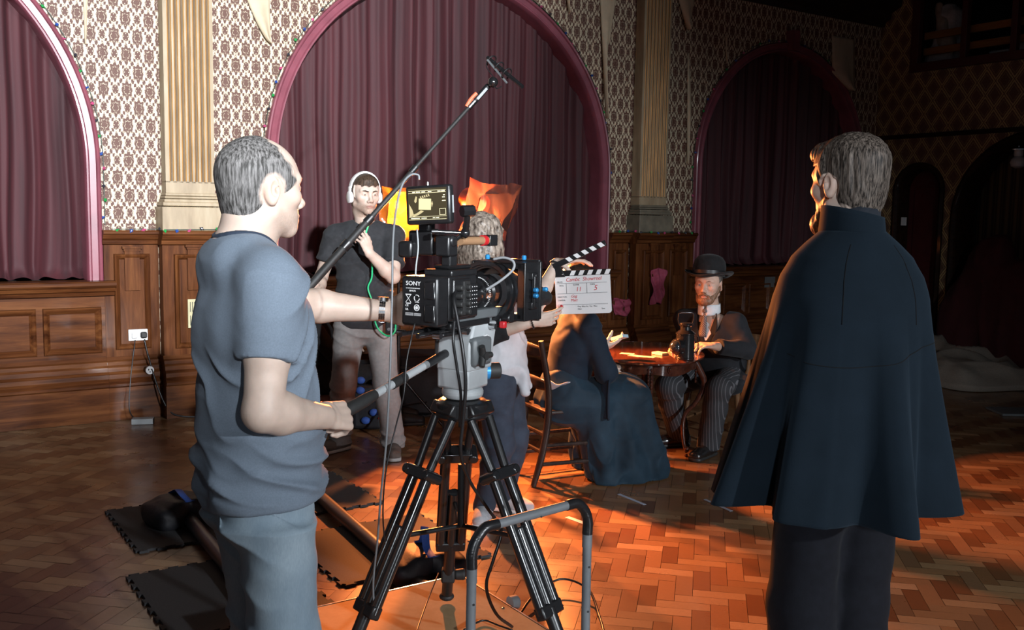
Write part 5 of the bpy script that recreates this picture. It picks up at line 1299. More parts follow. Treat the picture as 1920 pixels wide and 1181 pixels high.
# fairy lights
GL = [simple('lamp_' + k, c, .15, coat=.6) for k, c in (('green', (.02, .25, .06)), ('blue', (.02, .06, .25)), ('pink', (.4, .06, .15)), ('dark', (.03, .03, .04)))]
def fairy(path, n, label, s):
    rnd = random.Random(s); P = [wallp(*q) for q in path]; t = thing('string_lights', label, 'string lights', P[0], group='unlit strings of coloured bulbs')
    MB().tube([local(t, p) for p in P], .0035, 5).build('light_cord', simple('green_cord', (.012, .03, .016), .5), t)
    S_ = np.cumsum([0] + [np.linalg.norm(b - a) for a, b in zip(P, P[1:])])
    for i in range(n):
        x = S_[-1] * (i + .5) / n; p = V(*[np.interp(x, S_, [q_[k] for q_ in P]) for k in range(3)])
        d = unit(V(rnd.uniform(-1, 1), -.8, rnd.uniform(-1, .6)))
        MB().lathe([(.005, 0), (.0065, .014), (.014, .018), (.006, .03), (.001, .04)], local(t, p), d, 8).build('bulb', GL[i % 4], t)
def arc_path(i, R_, a0, a1, n=30): c, R, zs = ARCH[i]; return [(c - (R + R_) * math.cos(a), .012, zs + (R + R_) * math.sin(a)) for a in np.linspace(a0, a1, n)]
c0, R0, z0_ = ARCH[0]
fairy(arc_path(0, .02, PI * .62, PI, 24) + [(c0 + R0 + .02, .012, 1.7), (c0 + R0 + .02, .012, 1.46)], 22, 'string of coloured bulbs round the left arch', 1)
fairy([(ARCH[1][0] - ARCH[1][1] - .02, .012, 1.46)] + arc_path(1, .02, 0, PI, 50) + [(ARCH[1][0] + ARCH[1][1] + .02, .012, 1.46)], 54, 'string of coloured bulbs round the middle arch', 2)
fairy([(ARCH[2][0] - ARCH[2][1] - .02, .012, 1.46)] + arc_path(2, .02, 0, PI * .7, 40), 26, 'string of coloured bulbs round the dark right arch', 3)
fairy([(.42, .09, 1.428), (.75, .10, 1.43), (.77, .21, 1.428), (1.2, .22, 1.432), (1.22, .10, 1.428), (1.58, .09, 1.43)], 14, 'string of coloured bulbs lying on the rail under the lit pilaster', 4)
fairy([(5.2, .09, 1.428), (5.41, .10, 1.43), (5.43, .21, 1.428), (5.87, .22, 1.432), (5.9, .10, 1.428), (6.3, .09, 1.43)], 13, 'string of coloured bulbs lying on the rail under the dim pilaster', 5)
# end wall fittings
setp(MB().box((0, 0, 0), (.07, .016, .10)).build('light_switch', M['white'], M=EM @ Matrix.Translation((.47, -.01, 1.58)), bevel=.003), 'small white light switch on the end wall left of the red door', 'switch')
gl = thing('ceiling_globe', 'white glass globe lamp hanging unlit in the passage at the far right', 'lamp', M=EM @ Matrix.Translation((1.70, .22, 2.40)))
MB().tube([(0, 0, .13), (0, 0, 0)], .01, 8).lathe([(.12, -.01), (.12, 0), (.05, .02)], (0, 0, 0), (0, 0, 1), 20).build('globe_gallery', M['steel'], gl)
MB().lathe([(.045, 0), (.05, -.05), (.045, -.08), (.075, -.11), (.085, -.15), (.07, -.19), (.03, -.21)], n=24).build('glass_globe', simple('opal_glass', (.55, .57, .58), .15, coat=.5), gl)
def heap():
    ops = U(.12, el((1.6, -.30, .45), (.34, .30, .55)), el((1.75, -.25, .95), (.26, .24, .45)), el((2.1, -.35, .5), (.4, .3, .7)), el((1.85, -.3, 1.2), (.16, .16, .24))) + [('i', half((0, 0, .003), (0, 0, -1)), 0)]
    p = sdf(ops, .03, sm=2, fx=lambda v, f: wrinkle(v, f, .04, (5, 5, 1.6), 1., 8))
    o = np_mesh('draped_bundle', [p], simple('dark_red_drape', (.05, .006, .008), .9), M=EM); setp(o, 'tall bundle covered with a dark red drape in the passage on the right', 'drape')
heap()
def dust():
    def fn(a, b):
        e0 = gr(1690 + 300 * b, 700 + 55 * b + 14 * math.sin(b * 5)); back = endp(.25 + 2.4 * b, .16, 0)
        p = e0 * (1 - a) + back * a; u = V(p[0] * 2.2, p[1] * 2.2, 0)
        nz = vnoise(np.array([[u[0], u[1], .5], [u[0] * 2.3, u[1] * 2.3, 1.5], [u[0] * .7 + 4, u[1] * .7, 2.5]]), 4)
        h_ = .02 + .16 * max(0, 1 - abs(nz[0]) * 2.2) * min(1, a * 6) + .05 * nz[1] * min(1, a * 6) + .16 * (.5 + nz[2]) * min(1, a * 4)
        return V(p[0], p[1], max(h_ if a > .02 else .006, .006) + .30 * max(0, a - .72))
    m = simple('canvas_dust_sheet', (.235, .205, .17), .85, bump=.3, scale=90)
    setp(MB().grid(fn, 90, 90).build('dust_sheet', m, sharp=0), 'crumpled beige dust sheet on the floor along the end wall', 'sheet')
dust()
setp(MB().box(tuple(gr(1920, 772, .012)), (.5, .3, .02), np.array(Matrix.Rotation(WA - .6, 3, 'Z'))).build('flat_board', M['alu_dark'], bevel=.003), 'thin grey board on the floor in front of the dust sheet at far right', 'board')
# tape marks
for (a, b_, lb, wd, mt) in (((1063, 969), (1102, 983), 'short white tape mark on the floor right of the push bar', .03, M['white']), ((1160, 926), (1209, 946), 'pale blue tape mark on the floor in front of the seated woman', .022, simple('pale_blue_tape', (.35, .40, .50), .5)), ((1321, 936), (1371, 958), 'long pale tape mark on the floor beside the hem of the cape', .022, simple('pale_grey_tape', (.32, .34, .4), .5))):
    A_, B_ = gr(*a, .0015), gr(*b_, .0015); setp(MB().bar(A_, B_, wd, .0012).build('floor_tape', mt, smooth=False), lb, 'tape mark')
# background clutter behind the boom operator
bc = at(600, 745, 6.95); br = simple('brown_hide', (.14, .065, .045), .55, bump=.3, scale=30)
ops = U(.06, bx((0, 0, .13), (.24, .2, .12), None, .07), bx((.27, .06, .12), (.15, .18, .12), None, .07)) + [('i', half((0, 0, .003), (0, 0, -1)), 0)]
t = np_mesh('beanbag', [sdf(ops, .012, sm=2, fx=lambda v, f: wrinkle(v, f, .02, (5, 5, 5), 1., 2))], br); t.location = (-1.42, 7.05, 0); setp(t, 'low brown leather beanbag behind the legs of the boom operator', 'beanbag')
cb = thing('equipment_bag', 'black equipment bag with blue topped bottles between the legs of the boom operator', 'bag', (-1.04, 6.95, 0))
MB().box((0, 0, .17), (.22, .2, .32)).build('bag_body', M['nylon'], cb, bevel=.03, seg=3)
for k, (x, y, z) in enumerate(((-.05, -.10, .30), (.03, -.10, .25), (-.04, -.105, .20), (.05, -.105, .14), (-.01, -.105, .08), (.06, -.05, .35), (-.06, -.02, .36))):
    MB().ball((x, y, z), (.035, .025, .028), 12).build('blue_pouch', M['blue_cloth'], cb)
MB().ball((.09, -.11, .13), .008, 8).ball((.09, -.11, .10), .008, 8).ball((.095, -.11, .20), .006, 8).build('red_button', M['red'], cb)
eq = thing('equipment_case', 'black equipment case in the shadow behind the pan bar', 'case', (-.78, 7.55, .014))
MB().box((0, 0, .24), (.62, .42, .46)).build('case_body', M['nylon'], eq, bevel=.02); MB().tube(spline([(-.12, -.22, .36), (-.1, -.26, .38), (.1, -.26, .38), (.12, -.22, .36)], 5), .012, 8).build('case_handle', M['rubber'], eq)
MB().box((-.18, -.214, .10), (.03, .01, .06)).build('blue_tag', M['blue'], eq)

# ================================================================ people
# ---------------------------------------------------------------- camera operator in the foreground
def camera_operator():
    t = person('man in a grey blue t-shirt and faded jeans standing at the left, working the camera', (-.645, 2.42), math.radians(37)); L = lambda p: local(t, p)
    HR = rotm(math.radians(5), math.radians(-1)); ho = L(at(489, 351, 2.42)); hs = 1.05; T = lambda p: tr(p, HR, ho, hs)
    nb = V(0, -.035, 1.475)
    shR, shL = V(.185, -.035, 1.415), V(-.18, .05, 1.42)
    elR = L(at(493, 772, 2.19)); wrR = L(at(607, 781, 2.36)); wrL = L(at(722, 583, 2.90)); elL = ik(shL, wrL, .31, .275, L(V(-.9, 3.4, 1.1)) - shL)
    grip = L(pa + (pe - pa) * .97); bar = unit(L(pe) - L(pa))
    neck = U(.03, T(rc((0, -.022, -.05), (0, -.030, -.085), .058, .058)), rc(ho + HR @ V(0, -.03, -.08), V(0, -.035, 1.46), .060, .068), rc(ho + HR @ V(0, -.006, -.10), V(0, .0, 1.46), .036, .046))
    neck += U(.05, rc(V(0, -.05, 1.46), V(.10, -.045, 1.42), .058, .035), rc(V(0, -.05, 1.46), V(-.08, -.01, 1.42), .056, .032)) + U(.015, T(el((0, .036, -.155), (.012, .012, .016))))
    hd_ = sdf(head_ops(HR, ho, None, hs) + neck + [('b', Prim(None, V(-.2, -.3, 1.40), V(.2, .3, 2)), 0)], .0032, sm=1)
    dR = unit(grip + V(0, 0, .0) - wrR); pn = unit(L(V(-.6, 3.2, .9)) - L(V(-.6, 2.4, 1.0)))
    hR = hand_ops(wrR, unit(dR + V(0, .35, -.12)), V(-.75, -.15, -.55), 1, curls=((.75, 1.25, .9), (.95, 1.3, .9), (1.05, 1.3, .9), (1.1, 1.25, .9)), thumb=(.35, .7), spread=.03, sc=1.04)
    aR = sdf(arm_ops(shR, elR, wrR, 1.12) + hR, .0036, sm=1)
    hL = hand_ops(wrL, unit(L(at(768, 588, 2.97)) - wrL), L(V(1, 2.6, 1.3)) - L(V(0, 3.0, 1.3)), -1, (.25, .4, .3), (.3, .3), sc=1.04)
    aL = sdf(arm_ops(shL, elL, wrL, 1.12) + hL, .0042, sm=1)
    tor = sdf(torso_ops((0, 0, .92), (0, -.01, 1.28), (0, -.03, 1.43), (1, 0, 0)), .012)
    skin_of(t, [hd_, aR, aL, tor], M['skin_pale'], head_tint(HR, ho, stubble=((.62, .58, .56), .55), hs=hs))
    eyes(t, HR, ho, hs=hs)
    # cropped hair, receding at the front
    def region(x, y, z):
        top = y - .022 - .62 * (.085 - z) - .004 * np.sin(z * 160) - .003 * np.sin(x * 400); low = y - .050 - z * .95; ear = .026 - np.sqrt((y + .006) ** 2 + ((z + .012) * .75) ** 2); ear = np.where(np.abs(x) > .055, ear, -1)
        nape = -.088 - z + .5 * np.maximum(np.abs(x) - .03, 0) + .35 * np.maximum(y + .05, 0)
        return np.maximum(np.maximum(np.maximum(top, low), nape), ear)
    np_mesh('cropped_hair', [hair_shell(HR, ho, region, hs, .0020, h=.003, amp=.0005)], hair_fade('cropped_grey_hair', (.030, .028, .026), (.19, .18, .175), (.50, .385, .32)), t, fade_of(HR, ho, hs, region, .020))
    eb = MB()
    for s in (-1, 1): eb.tube([ho + hs * (HR @ V(s * .014, .0935, .020)), ho + hs * (HR @ V(s * .032, .0885, .0265)), ho + hs * (HR @ V(s * .05, .072, .021))], [.0032, .0042, .002], 8, flat=.6)
    eb.build('eyebrows', hair_mat('brown_brow', (.06, .045, .035), (.14, .11, .09)), t)
    # t-shirt
    g = .018
    sh = torso_ops((0, .012, .86), (0, -.015, 1.27), (0, -.035, 1.445), (1, 0, 0), (.158, .168, .150), (.130, .110, .080), g) + U(.06, el((.07, -.065, .90), (.08, .075, .10)), el((-.07, -.06, .90), (.08, .072, .10))) + U(.05, el((0, .040, 1.03), (.13, .102, .16)))
    sh += shoulder_ops(nb, shR, .012) + shoulder_ops(nb, shL, .012) + sleeve(shR, elR, .60, .070, .070) + sleeve(shL, elL, .52, .068, .064)
    sh += U(.04, rc(V(.03, -.05, 1.47), V(.15, -.045, 1.425), .066, .062), rc(V(-.03, -.04, 1.47), V(-.15, .02, 1.43), .066, .062))
    sh += U(.04, rc(V(.06, -.078, 1.445), V(-.07, -.07, 1.445), .052, .052))
    sh += U(.05, el((.10, -.03, 1.30), (.10, .11, .12)), el((-.10, .01, 1.30), (.10, .11, .12)))
    hole = tr(rc((0, 0, -.06), (0, 0, .25), .073, .086), rotm(0, math.radians(20)), V(0, -.018, 1.505)); bnd = band(sh, hole, .004, V(-.16, -.16, 1.36), V(.16, .16, 1.60))
    sh += [('s', hole, .008), ('i', reg(lambda x, y, z: .842 + .025 * y + .012 * np.sin(7 * x) - z), 0)]
    def fx(v, f):
        z = v[:, 2]; low = np.clip((1.10 - z) / .16, 0, 1); slv = np.clip((np.abs(v[:, 0]) - .16) / .05, 0, 1) * (z > 1.18); mid = np.clip(1 - np.abs(z - 1.2) / .12, 0, 1)
        lo2 = np.clip((1.06 - z) / .10, 0, 1) * np.clip((z - .86) / .04, 0, 1)
        v = folds(v, f, .020 * lo2, (.15, .35, 1), .060, .9, 11, 1.3); v = folds(v, f, .012 * (mid + .4 * slv) + .005, (.5, -.5, 1), .085, 1.0, 31)
        v = folds(v, f, .010 * slv, (.3, .2, 1), .05, .8, 51); return wrinkle(v, f, .0035 + .004 * low, (7, 7, 12), 1., 61)
    m = cloth('grey_blue_jersey', (.155, .192, .24), .10, scale=260, fine=900)
    np_mesh('t_shirt', [sdf(sh, .0052, sm=2, fx=fx)], m, t)
    np_mesh('neck_band', [bnd], cloth('navy_rib', (.025, .035, .055)), t, label='navy neck band')
    # jeans
    hp = [V(s * .092, -.0, .88) for s in (1, -1)]
    j = U(.05, ec((0, -.01, .97), (0, -.005, .84), (.138, .104), (.150, .115), (1, 0, 0)))
    j += leg_ops(hp[0], (.105, .02, .49), (.11, -.03, .06), (.101, .082, .078, .082)) + leg_ops(hp[1], (-.115, .05, .49), (-.12, .02, .06), (.101, .082, .078, .082))
    j += U(.05, el((.07, -.070, .85), (.08, .070, .085)), el((-.07, -.070, .85), (.08, .070, .085)))
    j += [('i', half((0, 0, .99), (0, 0, 1)), 0), ('i', half((0, 0, .045), (0, 0, -1)), 0)]
    mj = Mat('faded_denim', (.15, .24, .34), .85); f1 = mj.noise(7., (1, 1, .5), 4); f2 = mj.noise(300., (1, 1, .25), 3)
    mj.set('Base Color', mj.mix(f2 * .5, mj.ramp(f1, (.3, (.16, .225, .28)), (.7, (.31, .385, .435))), (.09, .13, .175))); mj.bump(f2, .3, .001)
    jj = np_mesh('jeans', [sdf(j, .0062, sm=2, fx=lambda v, f: tuck(wrinkle(folds(v, f, .010 + .008 * np.clip((.75 - v[:, 2]) / .2, 0, 1), (.3, .5, 1), .10, 1., 5), f, .003, (7, 7, 12), 1., 15), f, sh, .014, lambda q: np.clip((q[:, 2] - .80) / .05, 0, 1)))], mj.m, t)
    for s, q in ((1, (.11, -.03)), (-1, (-.12, .02))): shoe(t, q, (s * .15, 1), M['nylon'], M['rubber'])
    # steel watch on the far wrist
    d = unit(wrL - elL); c = wrL - d * .008; x, y, z = frame(d); wm_ = MB()
    for i in range(22):
        a = 2 * PI * i / 22; e = math.cos(a) * x + math.sin(a) * y; q = -math.sin(a) * x + math.cos(a) * y
        for k in (-1, 0, 1): wm_.box(c + e * (.0335 + .001 * (k == 0)) + d * k * .0062, (.0078, .0056, .0032), np.stack([q, d, e], 1))
    wt = wm_.build('wrist_watch', M['steel'], t, label='steel bracelet watch', smooth=False); e = unit(V(0, 0, 1) - d * d[2]); wm_ = None
    MB().tube([c + e * .030, c + e * .042], .017, 20).build('watch_case', M['steel'], wt)
camera_operator()

# ---------------------------------------------------------------- boom operator
def boom_operator():
    t = person('young man in a dark polo shirt and grey trousers holding the boom pole', (-.958, 6.22), math.radians(-84)); L = lambda p: local(t, p); hs = 1.08
    HR = rotm(math.radians(-84 + 120) * 0 + math.radians(24), math.radians(-3)); ho = L(at(684, 364, 6.20)); T = lambda p: tr(p, HR, ho, hs); nb = V(0, -.02, 1.50)
    shR, shL = V(.185, 0, 1.43), V(-.185, 0, 1.43)
    elR = L(at(602, 520, 6.20)); wrR = L(at(588, 566, 5.92)); elL = L(at(737, 519, 6.05)); wrL = L(at(692, 474, 5.93))
    neck = U(.03, T(rc((0, -.022, -.05), (0, -.03, -.09), .058, .058)), rc(ho + HR @ V(0, -.02, -.09), nb - V(0, 0, .03), .060, .066))
    hd_ = sdf(head_ops(HR, ho, {'jaw': 1.04, 'eye': .6}, hs) + neck, .0038)
    gp = L(BA + (BB - BA) * .34); bd = unit(L(BB) - L(BA))
    hL = hand_ops(wrL, unit(gp - wrL + V(0, 0, .02)), L(V(0, 0, 0)) * 0 + unit(V(.6, -.4, .5)), -1, curls=((.5, .8, .5), (.6, .9, .6), (.8, 1., .7), (.9, 1., .7)), thumb=(.3, .4), spread=.12)
    aL = sdf(arm_ops(shL, elL, wrL, 1.05) + hL, .0046)
    aR = sdf(arm_ops(shR, elR, wrR, 1.0) + hand_ops(wrR, unit(L(BA + (BB - BA) * .06) - wrR), V(-.6, -.5, .4), 1, (.7, 1., .8), (.4, .6)), .005)
    skin_of(t, [hd_, aR, aL, sdf(torso_ops((0, 0, .95), (0, 0, 1.3), (0, -.01, 1.45), (1, 0, 0)), .014)], M['skin_pale'], head_tint(HR, ho, stubble=((.50, .42, .36), .8), hs=hs)); eyes(t, HR, ho, (.06, .05, .04), (.1, 1, -.05), hs)
    br = hair_mat('short_brown_hair', (.028, .019, .013), (.085, .055, .038))
    def region(x, y, z):
        front = y - .078 - .012 * np.sin(x * 90); face = np.minimum(y - .030, .048 + .10 * np.maximum(0, np.abs(x) - .045) - z - .004 * np.sin(x * 160)); side = np.where(np.abs(x) > .05, y - .03 - z * .25, -1); ear = np.where(np.abs(x) > .06, .030 - np.sqrt((y + .008) ** 2 + (z + .012) ** 2), -1)
        return np.maximum(np.maximum(np.maximum(face, -.075 - z), np.maximum(np.where(z < .055, side, -1), ear)), np.where(np.abs(x) > .055, -.035 - z, -1))
    np_mesh('short_hair', [hair_shell(HR, ho, region, hs, .008, (el((0, .045, .075), (.055, .05, .035)),), .004, .0025)], hair_fade('brown_hair', (.028, .019, .013), (.085, .055, .038), (.5, .385, .32)), t, fade_of(HR, ho, hs, region, .006))
    eb = MB()
    for s in (-1, 1): eb.tube([ho + hs * (HR @ V(s * .013, .0955, .017)), ho + hs * (HR @ V(s * .032, .092, .0225)), ho + hs * (HR @ V(s * .052, .072, .020))], [.0055, .0066, .0035], 8, flat=.6)
    eb.build('eyebrows', br, t)
    g = .016
    sh = torso_ops((0, .01, .90), (0, 0, 1.29), (0, -.015, 1.47), (1, 0, 0), (.165, .175, .155), (.120, .118, .085), g) + shoulder_ops(nb, shR, .012) + shoulder_ops(nb, shL, .012)
    sh += sleeve(shR, elR, .62, .066, .070) + sleeve(shL, elL, .70, .066, .070) + [('s', rc(nb - V(0, -.01, .02), nb + V(0, .03, .2), .062, .08), .01), ('i', half((0, 0, .838), (0, 0, -1)), 0)]
    dk = cloth('charcoal_pique', (.030, .031, .034), .15)
    np_mesh('polo_shirt', [sdf(sh, .0075, sm=2, fx=lambda v, f: folds(wrinkle(v, f, .006, (5, 5, 9), 1., 41, warp=1.2), f, .010, (.5, 0, 1), .11, 1., 3))], dk, t)
    cb_ = MB()
    for s in (-1, 1): cb_.grid(lambda u, v: nb + V(s * (.012 + (.062) * math.sin(u * PI * .55)), .078 - .145 * u + .012 * v, .0 - .035 + .05 * u - v * .03 + (.035 * (1 - v)) * min(1, u * 3)), 14, 5)
    cb_.build('shirt_collar', dk, t, solid=.004)
    an = [L(V(-1.135, 6.27, 0)), L(V(-.765, 6.20, 0))]
    j = U(.04, ec((0, 0, .95), (0, 0, .86), (.155, .118), (.165, .122), (1, 0, 0)))
    for s, a in ((1, an[0]), (-1, an[1])): j += leg_ops((s * .095, 0, .86), (s * .125 + .2 * (a[0] - s * .125), .05, .47), (a[0], a[1], .07), (.108, .078, .074, .078))
    j += [('i', half((0, 0, .97), (0, 0, 1)), 0), ('i', half((0, 0, .045), (0, 0, -1)), 0)]
    np_mesh('trousers', [sdf(j, .0078, sm=2, fx=lambda v, f: folds(v, f, .010 + .012 * np.clip(1 - np.abs(v[:, 2] - .42) / .16, 0, 1) + .012 * np.clip((.22 - v[:, 2]) / .1, 0, 1), (.5 * 0, .3, 1), .075, .9, 17))], cloth('grey_cotton', (.225, .215, .21), .12), t)
    sm_ = cloth('grey_brown_suede', (.10, .085, .075), .3, scale=20); sl_ = simple('pale_sole', (.33, .33, .32), .6)
    for a, d in ((an[0], V(-.62, -.78, 0)), (an[1], V(.12, -1, 0))): shoe(t, a, L(V(-.958, 6.22, 0) + d), sm_, sl_, .30, .105, .10, 'trainer', M['alu'])
    # headphones
    hp = thing('headphones', 'white over-ear headphones worn by the boom operator', 'headphones'); hp.matrix_world = t.matrix_world @ Matrix.Translation(Vector(ho)) @ Matrix(HR.tolist()).to_4x4()
    wh = M['white']
    MB().sweep([(-.004, -.017), (.006, -.017), (.009, 0), (.006, .017), (-.004, .017)], [(V(.096 * math.sin(a), -.005, .030 + .108 * math.cos(a)), V(math.sin(a), 0, math.cos(a)), V(0, 1, 0)) for a in np.linspace(-1.5, 1.5, 30)]).build('headband', wh, hp)
    for s in (-1, 1):
        MB().box((s * .1, -.005, .028), (.014, .030, .036)).build('slider', wh, hp, bevel=.004)
        cu = MB().lathe([(.020, 0), (.034, .003), (.038, .012), (.038, .026), (.030, .030)], (s * .082, -.006, -.022), (s, 0, 0), 28).build('ear_cup', wh, hp, sharp=50)
    # recorder on the hip and green lead
    rp = at(736, 603, 6.05); rec = thing('field_recorder', 'small black recorder clipped at the hip of the boom operator', 'recorder', rp)
    MB().box((0, 0, 0), (.085, .05, .15)).build('recorder_body', M['black'], rec, bevel=.006); MB().box((0, -.0255, .02), (.06, .003, .05)).build('recorder_screen', emit('recorder_display', (.05, .07, .05), .5), rec)
    for dx in (-.02, .02): MB().tube([(dx, -.025, -.045), (dx, -.034, -.045)], .010, 12).build('recorder_dial', M['steel'], rec)
    gm = simple('green_rubber', (.03, .50, .20), .4)
    cable('green_lead', [at(690, 424, 5.93), at(686, 440, 5.93), at(690, 462, 5.95), at(697, 490, 6.0), at(697, 520, 6.03), at(690, 540, 6.04), at(698, 565, 6.04), at(703, 590, 6.03), at(704, 605, 6.0), at(712, 620, 6.0), at(728, 630, 5.99), at(740, 622, 5.98), at(742, 606, 6.0)], .0055, gm, 'bright green lead running down the dark polo shirt to the recorder')
boom_operator()

# ---------------------------------------------------------------- clapper woman
def clapper_woman():
    t = person('woman with wavy brown hair, cardigan and tied white shirt holding the clapperboard', (-.06, 4.82), math.radians(-14)); L = lambda p: local(t, p)
    ho = L(at(908, 448, 4.82)); HR = rotm(math.radians(62), 0); T = lambda p: tr(p, HR, ho, 1.)
    nb = L(at(925, 512, 4.82)); shR, shL = nb + V(.155, .0, -.05), nb + V(-.155, .02, -.05)
    elL = L(at(1012, 556, 4.62)); wrL = L(at(1044, 492, 4.68)); elR = L(at(912, 628, 4.58)); wrR = L(at(1003, 603, 4.56))
    hd_ = sdf(head_ops(HR, ho, None, 1.) + U(.03, rc(ho + V(0, -.02, -.06), nb, .05, .052)), .005)
    hL = hand_ops(wrL, L(at(1090, 486, 4.69)) - wrL, V(0, 0, -1), -1, (.18, .35, .3), (.25, .9), sc=.92)
    hR = hand_ops(wrR, L(slp(-.06, -.02, -.105)) - wrR, L(slp(0, .10, .02)) - L(slp(0, 0, 0)), 1, curls=((.25, .35, .2), (.45, .5, .3), (.6, .6, .4), (.7, .7, .5)), thumb=(.2, .4), sc=.92)
    aL = sdf(arm_ops(shL, elL, wrL, .82) + hL, .0042); aR = sdf(arm_ops(shR, elR, wrR, .82) + hR, .0042)
    skin_of(t, [hd_, aL, aR, sdf(torso_ops((0, 0, .85), nb - V(0, 0, .2), nb - V(0, 0, .05), (1, 0, 0), (.14, .145, .12), (.105, .105, .075)), .014)], M['skin_pale'])
    q = U(.05, T(el((0, -.012, .035), (.092, .108, .098))), T(el((0, -.055, -.07), (.098, .075, .11))), T(el((.062, -.01, -.08), (.045, .065, .10))), T(el((-.065, -.01, -.08), (.045, .065, .10))), T(el((.045, -.06, -.15), (.06, .05, .08))), T(el((-.05, -.06, -.15), (.06, .05, .07)))) + [('s', T(el((0, .125, -.03), (.055, .06, .11))), .03)]
    hm = hair_mat('wavy_brown_hair', (.035, .024, .018), (.40, .33, .27), (22, 22, 6), .4)
    np_mesh('wavy_hair', [sdf(q, .005, sm=2, fx=lambda v, f: wrinkle(wrinkle(v, f, .013, (16, 16, 7), .8, 3, warp=2.), f, .006, (40, 40, 9), .8, 9, warp=2.))], hm, t)
    blk = cloth('black_knit', (.018, .019, .021), .2); wht = cloth('white_cotton', (.52, .54, .57), .08, scale=20)
    c = torso_ops((0, -.03, .86), nb - V(0, 0, .2), nb - V(0, 0, .06), (1, 0, 0), (.155, .15, .125), (.11, .105, .08), .014) + shoulder_ops(nb, shR) + shoulder_ops(nb, shL)
    for a, b_, c_, f_ in ((shL, elL, wrL, .16), (shR, elR, wrR, .42)): c += U(.03, rc(a, b_, .056, .050), rc(b_, b_ + (c_ - b_) * f_, .052, .050, True))
    c += U(.03, rc((.10, .02, .86), (.10, .03, .70), .06, .05)) + [('i', reg(lambda x, y, z: np.maximum(y - .055 - .1 * (x < 0), .675 - z)), 0)]
    c = [('u', p, k) if o == 'u' else (o, p, k) for o, p, k in c]
    np_mesh('cardigan', [sdf(c[:-1] + [('i', reg(lambda x, y, z: np.maximum(np.where(np.abs(x) < .2, np.where(z < nb[2] - .32, y - .035, -1), -1), .665 - z)), 0)], .0075, sm=2, fx=lambda v, f: wrinkle(v, f, .008, (5, 5, 10), 1., 3, warp=1.))], blk, t)
    s_ = torso_ops((0, .01, .83), nb - V(0, 0, .22), nb - V(0, 0, .10), (1, 0, 0), (.148, .14, .11), (.115, .105, .08), .016) + U(.03, el((.04, .125, .80), (.035, .03, .035)), rc((.04, .13, .79), (.055, .15, .70), .018, .022), rc((.04, .13, .79), (.01, .155, .73), .016, .02)) + [('i', half((0, 0, .775), (0, .55, -1)), 0)]
    s_[-1] = ('i', reg(lambda x, y, z: np.where(y > .1, .68 - z, .80 - .22 * np.maximum(y, -.2) - z)), 0)
    np_mesh('tied_shirt', [sdf(s_, .007, sm=2, fx=lambda v, f: wrinkle(v, f, .012, (9, 9, 7), 1., 13, warp=1.5))], wht, t)
    aR_, aL_ = L(V(-.13, 4.86, 0)), L(V(-.03, 5.02, 0))
    j = U(.05, ec((0, -.01, .86), (0, -.02, .74), (.14, .115), (.16, .13), (1, 0, 0)), el((.06, -.06, .76), (.09, .09, .1)), el((-.06, -.06, .76), (.09, .09, .1)))
    j += leg_ops((.085, -.01, .76), (.075 + .4 * (aR_[0] - .075), .02, .42), (aR_[0], aR_[1], .07), (.102, .070, .066, .055)) + leg_ops((-.085, 0, .76), (-.08 + .4 * (aL_[0] + .08), .05, .42), (aL_[0], aL_[1], .07), (.102, .070, .066, .055)) + [('i', half((0, 0, .05), (0, 0, -1)), 0)]
    np_mesh('jeans', [sdf(j, .0075, sm=2, fx=lambda v, f: wrinkle(v, f, .005 + .006 * np.clip(1 - np.abs(v[:, 2] - .42) / .12, 0, 1), (5, 5, 11), 1., 7, warp=1.2))], cloth('navy_denim', (.040, .052, .075), .25, scale=12), t)
    sp_ = cloth('white_mesh', (.45, .45, .47), .25, scale=30)
    for a, d in ((aR_, V(-.08, -1, 0)), (aL_, V(.93, -.36, 0))): shoe(t, a, local(t, V(-.06, 4.82, 0) + d), sp_, M['white'], .255, .095, .085, 'trainer', M['alu'])
    br = thing('bracelet', 'dark beaded bracelet on the lower wrist of the clapper woman', 'bracelet', t.matrix_world @ Vector(wrR)); d = unit(wrR - elR)
    x, y, z = frame(d); b = MB(); Rm = np.array(t.matrix_world.to_3x3())
    for i in range(18): a = 2 * PI * i / 18; b.ball(Rm @ (-d * .012 + .029 * (math.cos(a) * x + math.sin(a) * y)), .0052, 8)
    b.build('beads', M['black_gloss'], br)
    d = unit(wrL - elL); x, y, z = frame(d); b = MB().tube([wrL - d * .01 + .027 * (math.cos(a) * x + math.sin(a) * y) for a in np.linspace(0, 2 * PI, 20)], .006, 8); b.build('hair_band', M['rubber'], t)
clapper_woman()

